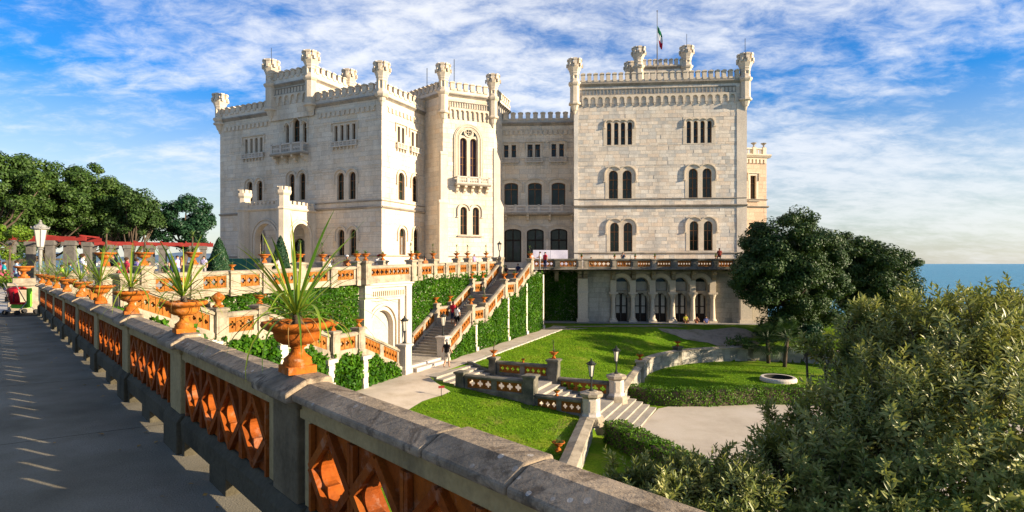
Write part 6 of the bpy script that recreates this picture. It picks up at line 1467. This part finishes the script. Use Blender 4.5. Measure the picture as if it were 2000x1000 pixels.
# ---------------------------------------------------------------- pergola, lamps and small things
def pergola(label, pts, ztop, seed, colw=.36):
    root = thing('pergola', label, 'pergola', (pts[0][0], pts[0][1], -1.6), 'pergolas with red beams on the left')
    p, q = pts[0], pts[-1]; F = frame2(p, q); L = math.hypot(q[0]-p[0], q[1]-p[1])
    for off in (0, -2.2):
        mb = MB(); mb.box(F, -.7, L+.7, off-.09, off+.09, ztop-.24, ztop); mb.build('beam', M['red_beam'], root)
        for (x, y) in pts:
            s = (x-p[0])*F.d.x+(y-p[1])*F.d.y; mb = MB(); a = colw/2
            mb.box(F, s-a, s+a, off-a, off+a, -1.65, ztop-.5); mb.box(F, s-a-.06, s+a+.06, off-a-.06, off+a+.06, -1.65, -1.3); mb.box(F, s-a-.07, s+a+.07, off-a-.07, off+a+.07, ztop-.499, ztop-.241); mb.build('column', M['grey_stone'], root)
    k = int(L/1.25); me = None
    for i in range(k+1):
        s = -.5+(L+1.0)*i/k
        if me is None:
            mb = MB(); mb.box(IDF, -.035, .035, -.25, 2.45, 0, .09); o = mb.build('rafter', M['red_beam'], root); me = o.data; o.location = (0,0,0); bpy.data.objects.remove(o)
            for v in me.vertices: v.co += ORG[root.name]
        o = bpy.data.objects.new('rafter', me); COL.objects.link(o); o.parent = root; o.location = Vector(F(s, 0, ztop+.002))-ORG[root.name]; o.rotation_euler = (0, 0, F.ang)
q = lambda px, d: tuple(at(px, 515, d).xy)
pergola('near pergola of red beams on grey columns by the white lantern', [q(-60, 31), q(20, 31.5), q(97, 32), q(140, 32.4)], 1.55, 1, .36)
pergola('long far pergola of red beams on grey columns before the bay', [q(170, 41), q(214, 41.5), q(249, 42), q(291, 42.5), q(316, 43), q(377, 44), q(397, 44.5)], 1.62, 2, .42)
mb = MB(); a_, b_ = q(60, 47), q(440, 47); F = frame2(a_, b_); mb.box(F, -9, 17, -.2, .2, -1.7, -.62); pw_ = mb.build('parapet_wall', M['ashlar_dark'], None); tag(pw_, 'low dark parapet wall along the sea edge behind the pergola', 'wall')
m, nt = new_mat('frosted_lamp_glass'); t = NT(nt); b = t.n('ShaderNodeBsdfPrincipled', {'Base Color': (.6, .56, .45, 1), 'Roughness': .35}); t.n('ShaderNodeOutputMaterial', {'Surface': b.outputs[0]}); M['frost'] = m
M['pale_metal'] = surf('pale_painted_iron', [(.22,.22,.2), (.32,.31,.28)], 5, .6)
def lamp(label, loc, h, mat='iron', sc=1.0, post_r=.04, group='lanterns on pillars'):
    root = thing('street_lamp', label, 'lamp', loc, group); C = loc; m_ = M[mat]; ll = .62*sc; zb = h-ll-.34*sc
    mb = MB(); mb.lathe(C, [(.13*sc, 0), (.13*sc, .05), (.07*sc, .1), (post_r*1.3, .2), (post_r, .26), (post_r, zb-.12), (post_r*1.8, zb-.1), (post_r*1.2, zb-.06), (.12*sc, zb)], 12); mb.build('post', m_, root, False)
    mb = MB(); mb.lathe((C[0], C[1], C[2]+zb), [(.10*sc, 0), (.19*sc, ll), ], 6, R(15)); mb.build('lantern_glass', M['frost'], root)
    mb = MB()
    for i in range(6):
        a = R(15)+i*math.pi/3; mb.tube([(C[0]+.105*sc*math.cos(a), C[1]+.105*sc*math.sin(a), C[2]+zb), (C[0]+.195*sc*math.cos(a), C[1]+.195*sc*math.sin(a), C[2]+zb+ll)], .014*sc, 4)
    mb.lathe((C[0], C[1], C[2]+zb+ll), [(.22*sc, 0), (.26*sc, .02*sc), (.26*sc, .06*sc), (.2*sc, .08*sc), (.17*sc, .15*sc), (.08*sc, .2*sc), (.05*sc, .22*sc), (.06*sc, .25*sc), (.03*sc, .28*sc), (.05*sc, .31*sc), (.0, .36*sc)], 12); 
    for i in range(8):
        a = i*math.pi/4; mb.tube([(C[0]+.25*sc*math.cos(a), C[1]+.25*sc*math.sin(a), C[2]+zb+ll+.05*sc), (C[0]+.27*sc*math.cos(a), C[1]+.27*sc*math.sin(a), C[2]+zb+ll+.11*sc)], .018*sc, 4)
    mb.build('lantern_frame', m_, root)
lamp('black lantern on the near octagonal pillar of the garden steps', L1P+(-6.5,), 1.65, sc=.95)
lamp('black lantern on the far octagonal pillar of the garden steps', L2P+(-6.5,), 1.65, sc=.95)
lamp('black lantern on the pillar at the foot of the side staircase', UV(.05, -4.25)+(-4.85,), 1.68, sc=.95)
lamp('black lantern on the pillar at the foot of the broad staircase', UV(.05, .15)+(-4.88,), 1.6, sc=.95)
lamp('black lantern on the pillar at the head of the broad staircase', UV(-3.1, 15.0)+(.62,), 1.5, sc=.9)
lp = at(79, 505, 20.6); lamp('white frosted lantern on a pale post behind the end pier of the promenade', (lp.x, lp.y, -1.65), 1.65+(515-430)*20.6/1111, 'pale_metal', 1.0, .06)
# hoarding and screens
def panel_run(label, name, pts, z0, z1, mat, seams, cat):
    root = thing(name, label, cat, (pts[0][0], pts[0][1], z0))
    F = frame2(pts[0], pts[1]); L = math.hypot(pts[1][0]-pts[0][0], pts[1][1]-pts[0][1])
    for i in range(seams):
        a, b = L*i/seams, L*(i+1)/seams; mb = MB(); n_ = 10; vs = []
        for j in range(n_+1):
            x = lerp(a+.01, b-.01, j/n_); vs += [F(x, .03*math.sin(x*3.1+i), z0), F(x, .03*math.sin(x*3.1+i+.8), (z0+z1)/2), F(x, .015*math.sin(x*2), z1)]
        mb.add(vs, [f for j in range(n_) for f in ((3*j, 3*j+3, 3*j+4, 3*j+1), (3*j+1, 3*j+4, 3*j+5, 3*j+2))]); mb.build('sheet', mat, root)
    mb = MB()
    for i in range(seams+1): mb.tube([F(L*i/seams, -.06, z0-.1), F(L*i/seams, -.06, z1)], .03, 5)
    mb.build('posts', M['grey_stone'], root)
panel_run('long pale lilac screen sheet before the castle doors at the stair head', 'screen', [at(1041, 515, 64.5).xy, at(1109, 515, 65).xy], -.55, 1.55, surf('lilac_sheet', [(.42,.41,.52), (.52,.51,.6)], .8, .7), 2, 'screen')
panel_run('green mesh hoarding along the foot of the castle left of the porch', 'hoarding', [at(404, 515, 61.5).xy, at(508, 515, 58.8).xy], -1.5, .55, surf('green_mesh', [(.02,.11,.09), (.035,.15,.12)], 1, .8), 4, 'hoarding')
tp = at(1421, 627, 59.4); root = thing('litter_bin', 'dark green litter bin standing at the right end of the arcade', 'bin', (tp.x, tp.y, -6.25)); m_ = surf('green_plastic', [(.01,.07,.035), (.015,.1,.05)], 3, .5)
mb = MB(); mb.lathe((tp.x, tp.y, -6.3), [(.26, 0), (.3, .75)], 14); mb.build('body', m_, root); mb = MB(); mb.lathe((tp.x, tp.y, -6.3), [(.25, .751), (.25, .95)], 14, cap=False); mb.build('opening', M['iron'], root); mb = MB(); mb.lathe((tp.x, tp.y, -6.3), [(.33, .95), (.33, 1.08), (.2, 1.18), (0, 1.2)], 14); mb.build('lid', m_, root)
sg = at(862, 752, 30.2); root = thing('lawn_sign', 'small red plate on a stake at the corner of the near lawn', 'sign', (sg.x, sg.y, -6.8)); mb = MB(); F = Fr((sg.x, sg.y), (.95, .3)); mb.box(F, -.16, .16, 0, .03, -6.6, -6.48); mb.build('plate', M['red_beam'], root); mb = MB(); mb.box(F, -.015, .015, -.03, -.001, -7.1, -6.5); mb.build('stake', M['iron'], root)
# red parasol-like terracotta dish seen by the stair (small urn bowl) is part of the urns; push chair
ps = at(40, 612, 18.6); root = thing('push_chair', 'red folding push chair with grey wheels standing on the promenade', 'push chair', (ps.x, ps.y, -1.65))
M['red_cloth'] = surf('red_cloth', [(.42,.012,.02), (.55,.02,.03)], 5, .7); M['lime_cloth'] = surf('lime_cloth', [(.12,.42,.03), (.2,.5,.05)], 5, .7); M['rubber'] = surf('dark_rubber', [(.02,.02,.02), (.04,.04,.04)], 5, .7); M['alu'] = surf('grey_tube', [(.3,.31,.32), (.4,.41,.42)], 5, .4, metal=.6)
F = Fr((ps.x, ps.y), (-.97, .22)); z = -1.65
mb = MB(); prof = [(-.17, .38), (-.2, .55), (-.26, .8), (-.2, .86), (-.05, .9), (.12, .82)]
vs = []
for i, (n, zz_) in enumerate(prof): vs += [F(a*(1.0 if i else .9), n+.05*math.cos(a*6)*(-1), z+zz_) for a in (-.23, -.12, 0, .12, .23)]
mb.add(vs, [(i*5+j, i*5+j+1, i*5+j+6, i*5+j+5) for i in range(5) for j in range(4)]); o = mb.build('canopy_back', M['red_cloth'], root, True); so_ = o.modifiers.new('t', 'SOLIDIFY'); so_.thickness = .03
mb = MB(); mb.box(F, -.21, .21, -.18, .22, z+.33, z+.38); o = mb.build('seat', M['red_cloth'], root)
mb = MB(); mb.box(F, -.2, .2, -.14, .2, z+.2, z+.325); mb.box(F, -.33, -.25, .0, .12, z+.25, z+.85); o = mb.build('bag', M['lime_cloth'], root)
mb = MB()
for sgn in (-1, 1):
    mb.tube([F(sgn*.25, .3, z+.08), F(sgn*.25, -.05, z+.45), F(sgn*.24, -.3, z+.95), F(sgn*.22, -.36, z+1.03)], .014, 6); mb.tube([F(sgn*.25, -.28, z+.08), F(sgn*.25, .02, z+.4)], .014, 6)
mb.tube([F(-.25, -.28, z+.12), F(.25, -.28, z+.12)], .012, 6); mb.build('frame', M['alu'], root)
for sgn in (-1, 1):
    for n in (.3, -.28):
        mb = MB(); pts = [F(sgn*.25-.04, n, z+.075), F(sgn*.25-.015, n, z+.075)]; pts2 = [F(sgn*.25+.015, n, z+.075), F(sgn*.25+.04, n, z+.075)]; mb.tube(pts, .075, 14); mb.tube(pts2, .075, 14); mb.build('wheel', M['rubber'], root)
for sgn in (-1, 1):
    mb = MB(); mb.tube([F(sgn*.12, -.285, z+.75), F(sgn*.07, -.27, z+.42)], .012, 5); mb.build('strap', M['rubber'], root)
for i, (px, d) in enumerate(((327, 40), (372, 41))):
    b_ = at(px, 515, d); root = thing('stone_bench', ['long stone bench under the pergola left of the round tree', 'stone bench right of the round tree trunk'][i], 'bench', (b_.x, b_.y, -1.62)); F = Fr((b_.x, b_.y), (1, 0)); mb = MB(); mb.box(F, -.9, .9, -.22, .22, -1.2, -1.1); mb.build('seat', M['grey_stone'], root)
    for sgn in (-1, 1): mb = MB(); mb.box(F, sgn*.65-.1, sgn*.65+.1, -.18, .18, -1.65, -1.201); mb.build('leg', M['grey_stone'], root)
# ---------------------------------------------------------------- people
CLOTH = {}
def cloth(c):
    c = tuple(c)
    if c not in CLOTH: CLOTH[c] = surf('cloth', [tuple(x*.8 for x in c), c], 12, .85)
    return CLOTH[c]
SKIN = surf('skin', [(.40,.22,.14), (.50,.29,.19)], 8, .6); SHOE = surf('shoe', [(.03,.03,.03), (.06,.055,.05)], 8, .7)
def pose_pts(pose, H, arms):
    """joint positions for a body 1 unit tall facing -y, scaled by H; r = radius"""
    J = {}
    sit = pose == 'sit'; hip = .53 if not sit else .27
    J['pelvis'] = (0, 0, hip, .085); J['waist'] = (0, .01 if not sit else -.01, hip+.09, .075); J['chest'] = (0, .012 if not sit else -.03, hip+.21, .092); J['neck0'] = (0, .012 if not sit else -.04, hip+.30, .05); J['neck'] = (0, .005 if not sit else -.055, hip+.335, .034); J['head'] = (0, -.004 if not sit else -.065, hip+.375, .05); J['crown'] = (0, .0 if not sit else -.065, hip+.43, .048)
    for s, n in ((-1, 'L'), (1, 'R')):
        hx = s*.052
        if sit: kn = (s*.075, -.24, hip+.01); an = (s*.08, -.22, hip-.24); to = (s*.085, -.31, hip-.26)
        elif pose == 'walk':
            st = -1 if s < 0 else 1; kn = (s*.05, -.05 if st < 0 else .0, .285); an = (s*.05, -.06 if st < 0 else .14, .045 if st < 0 else .08); to = (s*.055, an[1]-.07, .02 if st < 0 else .03)
        else: kn = (s*.06, -.012, .285); an = (s*.065, .01, .045); to = (s*.075, -.075, .02)
        J['hip'+n] = (hx, 0 if not sit else -.03, hip-.02, .066); J['knee'+n] = kn+(.044,); J['calf'+n] = tuple(lerp(kn[i], an[i], .3) for i in range(3))+(.042,); J['ankle'+n] = an+(.026,); J['toe'+n] = to+(.022,)
        sh = (s*.105, J['chest'][1], hip+.275); a = arms if isinstance(arms, str) else arms[0 if s < 0 else 1]
        if a == 'up': el = (s*.15, -.06, hip+.17); ha = (s*.06, -.13, hip+.36)
        elif a == 'out': el = (s*.16, .02, hip+.15); ha = (s*.21, -.02, hip+.01)
        elif a == 'fwd': el = (s*.13, -.05, hip+.14); ha = (s*.05, -.18, hip+.15)
        elif a == 'lap': el = (s*.14, -.05, hip+.12); ha = (s*.06, -.2, hip+.05)
        else: el = (s*.135, .02, hip+.13); ha = (s*.14, -.02, hip-.02)
        J['sh'+n] = sh+(.046,); J['elb'+n] = el+(.031,); J['wrist'+n] = tuple(lerp(el[i], ha[i], .82) for i in range(3))+(.022,); J['hand'+n] = tuple(lerp(el[i], ha[i], 1.05) for i in range(3))+(.026,)
    BN = [('pelvis','waist','top'), ('waist','chest','top'), ('chest','neck0','top'), ('neck0','neck','skin'), ('neck','head','skin'), ('head','crown','skin')]
    for n in 'LR': BN += [('pelvis','hip'+n,'bot'), ('hip'+n,'knee'+n,'bot'), ('knee'+n,'calf'+n,'low'), ('calf'+n,'ankle'+n,'low'), ('ankle'+n,'toe'+n,'shoe'), ('chest','sh'+n,'top'), ('sh'+n,'elb'+n,'slv'), ('elb'+n,'wrist'+n,'skin'), ('wrist'+n,'hand'+n,'skin')]
    return J, BN
PEOPLE = []
def person(label, loc, face, top, bot, hair, pose='stand', arms='down', H=1.72, long_leg=True, sleeve=True, long_hair=False, hat=None, grp='visitors in the castle garden'):
    PEOPLE.append((label, loc, face, top, bot, hair, pose, arms, H, long_leg, sleeve, long_hair, hat, grp))
BLK, WHT, RED, NAVY, KHA, BEI, PUR, DK = (.012,.012,.014), (.72,.7,.68), (.5,.02,.045), (.02,.03,.08), (.42,.38,.31), (.5,.42,.33), (.25,.17,.5), (.03,.025,.03)
BR, GY, BD = (.05,.025,.012), (.3,.29,.28), (.35,.22,.09)
away = 180
person('man in black t-shirt, pale shorts and cap walking on the sunlit path', at(873, 718, 36.2)[:2]+(gz_up(*toUV(*at(873, 718, 36.2).xy))+.02,), away-25, BLK, KHA, GY, 'walk', 'out', 1.78, False, hat=(.25,.25,.25))
person('man in bright red t-shirt and dark shorts climbing the broad staircase', UV(-1.35, 3.75)+(-4.56,), away-20, RED, NAVY, BR, 'stand', 'down', 1.76, False)
person('woman in white top and black skirt climbing the broad staircase', UV(-.75, 3.35)+(-4.72,), away-25, WHT, BLK, BR, 'walk', 'down', 1.62, False, sleeve=False, long_hair=True)
person('dark clothed person sitting on the top flight of the broad staircase, left one', UV(-2.2, 14.6)+(-1.4,), -25, DK, BLK, BR, 'sit', 'lap', 1.7, sleeve=False, long_hair=True)
person('person in dark blue sitting on the top flight of the broad staircase, right one', UV(-1.1, 14.9)+(-1.25,), -25, NAVY, KHA, BR, 'sit', 'lap', 1.7, False)
person('woman in a long pale pink dress standing at the stair head', UV(-.55, 16.8)+(-.6,), 60, (.55,.38,.36), (.55,.4,.38), BR, 'stand', 'fwd', 1.66, sleeve=False, long_hair=True)
person('person in white at the stair head beside the urn', UV(.0, 17.4)+(-.55,), -80, WHT, GY, BR, 'stand', 'fwd', 1.7)
person('person in a red top at the stair head, right of the others', UV(.5, 17.5)+(-.55,), -40, RED, NAVY, BR, 'stand', 'down', 1.66)
person('woman with fair hair in a pink and white top by the right porch arch', UV(-5.2, -9.0)+(-1.25,), 70, (.62,.5,.5), (.5,.3,.2), BD, 'stand', 'down', 1.7, sleeve=False, long_hair=True)
person('man in white with raised camera between the two urns left of the portal', UV(-5.0, -5.2)+(-1.18,), 70, WHT, NAVY, BR, 'stand', 'up', 1.72)
person('person in a white cap and orange top behind the left portal urn', UV(-4.3, -4.4)+(-1.16,), 40, (.5,.16,.05), BLK, BR, 'stand', 'down', 1.68, hat=WHT)
person('person in a red cap behind the urn over the portal', UV(-5.3, -.0)+(-1.1,), 20, WHT, NAVY, BR, 'stand', 'down', 1.7, hat=RED)
person('person in blue half hidden by the terrace balustrade right of the portal', UV(-4.6, 3.2)+(-1.3,), 30, (.05,.12,.4), NAVY, BR, 'stand', 'down', 1.3)
person('person in orange half hidden behind the second urn right of the portal', UV(-4.6, 4.9)+(-1.1,), 30, (.5,.18,.06), NAVY, BR, 'stand', 'down', 1.6)
person('person in a lilac shirt on the terrace near the castle doors', UV(-5.0, 13.6)+(-.8,), 50, (.42,.32,.55), NAVY, BR, 'stand', 'down', 1.68)
ar = lambda px, n, z=-.55: W_AR(W_AR.S(px), n, z)
person('man in dark blue photographing from the terrace over the arcade', ar(1217, -.1), 10, (.03,.05,.09), NAVY, BR, 'stand', 'up', 1.75)
person('person in dark red sitting on the arcade balustrade at the right', ar(1403, .45, .35), 170, (.22,.04,.03), BLK, BR, 'sit', 'lap', 1.7)
person('person peeping over the arcade balustrade at its left end', ar(1155, -.2, -.95), 0, (.4,.25,.12), NAVY, BR, 'stand', 'down', 1.65)
person('person in yellow top sitting on the arcade steps, left of three', ar(1336, .62, -6.42), 0, (.5,.45,.05), (.35,.16,.08), BR, 'sit', 'lap', 1.68, False, sleeve=False)
person('person in white trousers sitting on the arcade steps, middle of three', ar(1356, .95, -6.62), 0, (.3,.12,.07), WHT, BR, 'sit', 'up', 1.68)
person('man in blue check shirt sitting on the arcade steps, right of three', ar(1374, .95, -6.62), 0, (.12,.14,.32), (.5,.46,.4), BR, 'sit', 'lap', 1.74)
def L_(px, d):
    x = at(px, 515, d).x; u, v = toUV(x, d); return (x, d, FZ(v) if v > -20 and u < -3.4 else -1.645)
person('man in a white shirt seen from behind near the front urns', L_(162, 23.6), 150, (.78,.75,.8), (.2,.2,.25), BR, 'stand', 'out', 1.85)
person('woman in a red striped top and red skirt among the front urns', L_(231, 22.8), 160, (.5,.12,.09), RED, (.14,.04,.015), 'stand', 'down', 1.70, False, sleeve=False)
person('bald man in a dark shirt just left of the woman in red', L_(219, 24.0), 200, DK, NAVY, (.4,.24,.16), 'stand', 'down', 1.75)
person('person in red and dark skirt beyond the woman in red stripes', L_(248, 26), 160, (.4,.03,.06), NAVY, BR, 'stand', 'down', 1.68)
person('child in a lime green top near the pergola column', L_(122, 27), 120, (.3,.5,.05), NAVY, BR, 'stand', 'down', 1.35)
person('boy in a blue shirt with a dark bag near the pergola column', L_(136, 26.5), 160, (.03,.2,.45), DK, BR, 'stand', 'down', 1.45)
person('young man in a lilac shirt under the far pergola', L_(347, 38), 90, (.4,.38,.62), (.1,.14,.3), BR, 'stand', 'down', 1.75)
person('person in dark clothes beside the young man in lilac', L_(337, 39), 60, (.05,.04,.08), NAVY, BR, 'stand', 'down', 1.72)
person('person in black sitting on the bench under the far pergola', L_(324, 39.8), 20, BLK, BLK, BR, 'sit', 'lap', 1.75)
person('person in a brown coat under the round tree', L_(354, 40.5), -60, (.28,.13,.05), BLK, BR, 'stand', 'down', 1.72)
person('person in purple by the second terrace urn', L_(268, 27), 140, PUR, NAVY, BR, 'stand', 'fwd', 1.62)
person('person in pale lilac under the right end of the far pergola', L_(398, 41), 0, (.45,.4,.6), GY, BR, 'stand', 'down', 1.7)
person('person in a blue jacket behind the third terrace urn', L_(291, 26), 120, (.04,.12,.3), NAVY, BR, 'stand', 'down', 1.5)
person('person in a teal top at the left edge behind the flowers', L_(9, 29), 140, (.02,.3,.36), NAVY, BR, 'stand', 'down', 1.5)
person('person in a pink top at the far left edge', L_(-1, 31), 120, (.55,.08,.2), NAVY, BR, 'stand', 'down', 1.62)
person('person in pale blue behind the planted urn of the end pier', L_(33, 30), 160, (.3,.45,.6), NAVY, BR, 'stand', 'down', 1.55)
tmp = []
for P_ in PEOPLE:
    J, BN = pose_pts(P_[6], P_[8], P_[7]); names = list(J); idx = {n: i for i, n in enumerate(names)}
    me = bpy.data.meshes.new('body'); me.from_pydata([Vector(J[n][:3])*P_[8] for n in names], [(idx[a], idx[b]) for a, b, _ in BN], []); o = bpy.data.objects.new('body', me); COL.objects.link(o)
    o.modifiers.new('s', 'SKIN'); sv = me.skin_vertices[0].data
    for n in names: r_ = J[n][3]*P_[8]; sv[idx[n]].radius = (r_*(1.12 if n in ('chest', 'waist', 'pelvis') else 1), r_*(.8 if n in ('chest', 'waist', 'pelvis') else 1)); sv[idx[n]].use_root = n == 'pelvis'
    o.modifiers.new('u', 'SUBSURF').levels = 1; tmp.append(o)
bpy.context.view_layer.update(); dg = bpy.context.evaluated_depsgraph_get()
for P_, o in zip(PEOPLE, tmp):
    label, loc, face, top, bot, hair, pose, arms, H, long_leg, sleeve, long_hair, hat, grp = P_
    J, BN = pose_pts(pose, H, arms); me = bpy.data.meshes.new_from_object(o.evaluated_get(dg)); me.name = 'body'
    mats = [SKIN, cloth(top), cloth(bot), SHOE]; me.materials.clear()
    for q_ in mats: me.materials.append(q_)
    seg = [(Vector(J[a][:3])*H, Vector(J[b][:3])*H, k, a) for a, b, k in BN]; mi = {'skin': 0, 'top': 1, 'bot': 2, 'low': 2 if long_leg else 0, 'shoe': 3, 'slv': 1 if sleeve else 0}
    pm = []
    for p in me.polygons:
        best = None
        for a, b, k, na in seg:
            ab = b-a; t_ = max(0, min(1, (p.center-a).dot(ab)/ab.length_squared)); d = (p.center-(a+ab*t_)).length-lerp(J[na][3], J[na][3], 0)*H*.9
            if best is None or d < best[0]: best = (d, k, t_)
        k = best[1]
        pm.append(0 if (k == 'slv' and best[2] > .6) else mi[k])
    me.polygons.foreach_set('material_index', pm); me.polygons.foreach_set('use_smooth', [True]*len(pm)); bpy.data.objects.remove(o)
    root = thing('person', label, 'person', loc, grp, R(face)); ORG[root.name] = Vector((0,0,0)); link('body', me, root)
    mb = MB(); h_ = Vector(J['crown'][:3])*H; rr_ = .058*H; bm = bmesh.new(); bmesh.ops.create_icosphere(bm, subdivisions=2, radius=1)
    for v in bm.verts:
        f = 1.0 if v.co.z > -.1 or v.co.y > .2 else .8
        v.co = Vector((v.co.x*rr_*f, v.co.y*rr_*1.08+.012*H, (v.co.z if v.co.z > -.4 or not (long_hair and v.co.y > 0) else v.co.z*2.6)*rr_*.92-(.008*H)))+h_
    cut = [f for f in bm.faces if f.calc_center_median().y < h_.y-.02*H and f.calc_center_median().z < h_.z+.004*H]
    bmesh.ops.delete(bm, geom=cut, context='FACES'); m2 = bpy.data.meshes.new('hair'); bm.to_mesh(m2); bm.free(); m2.materials.append(cloth(hair)); m2.polygons.foreach_set('use_smooth', [True]*len(m2.polygons)); link('hair', m2, root)
    if hat:
        mb.lathe(h_, [(rr_*1.18, .0), (rr_*1.12, rr_*.6), (rr_*.6, rr_*1.1), (0, rr_*1.2)], 12, cap=False); mb.box(IDF, h_.x-rr_*.7, h_.x+rr_*.7, h_.y-rr_*2.0, h_.y-rr_*.5, h_.z, h_.z+.012); mb.build('cap', cloth(hat), root, True)
    if pose == 'stand' and not long_leg or 'dress' in label:
        mb = MB(); hz = J['pelvis'][2]*H; ln = .5 if 'dress' in label else .22
        if 'skirt' in label or 'dress' in label: mb.lathe((0, 0, hz), [(.085*H, .06*H), (.105*H, -.02*H), (.13*H, -ln*H)], 14, cap=False); mb.build('skirt', cloth(bot), root, True)
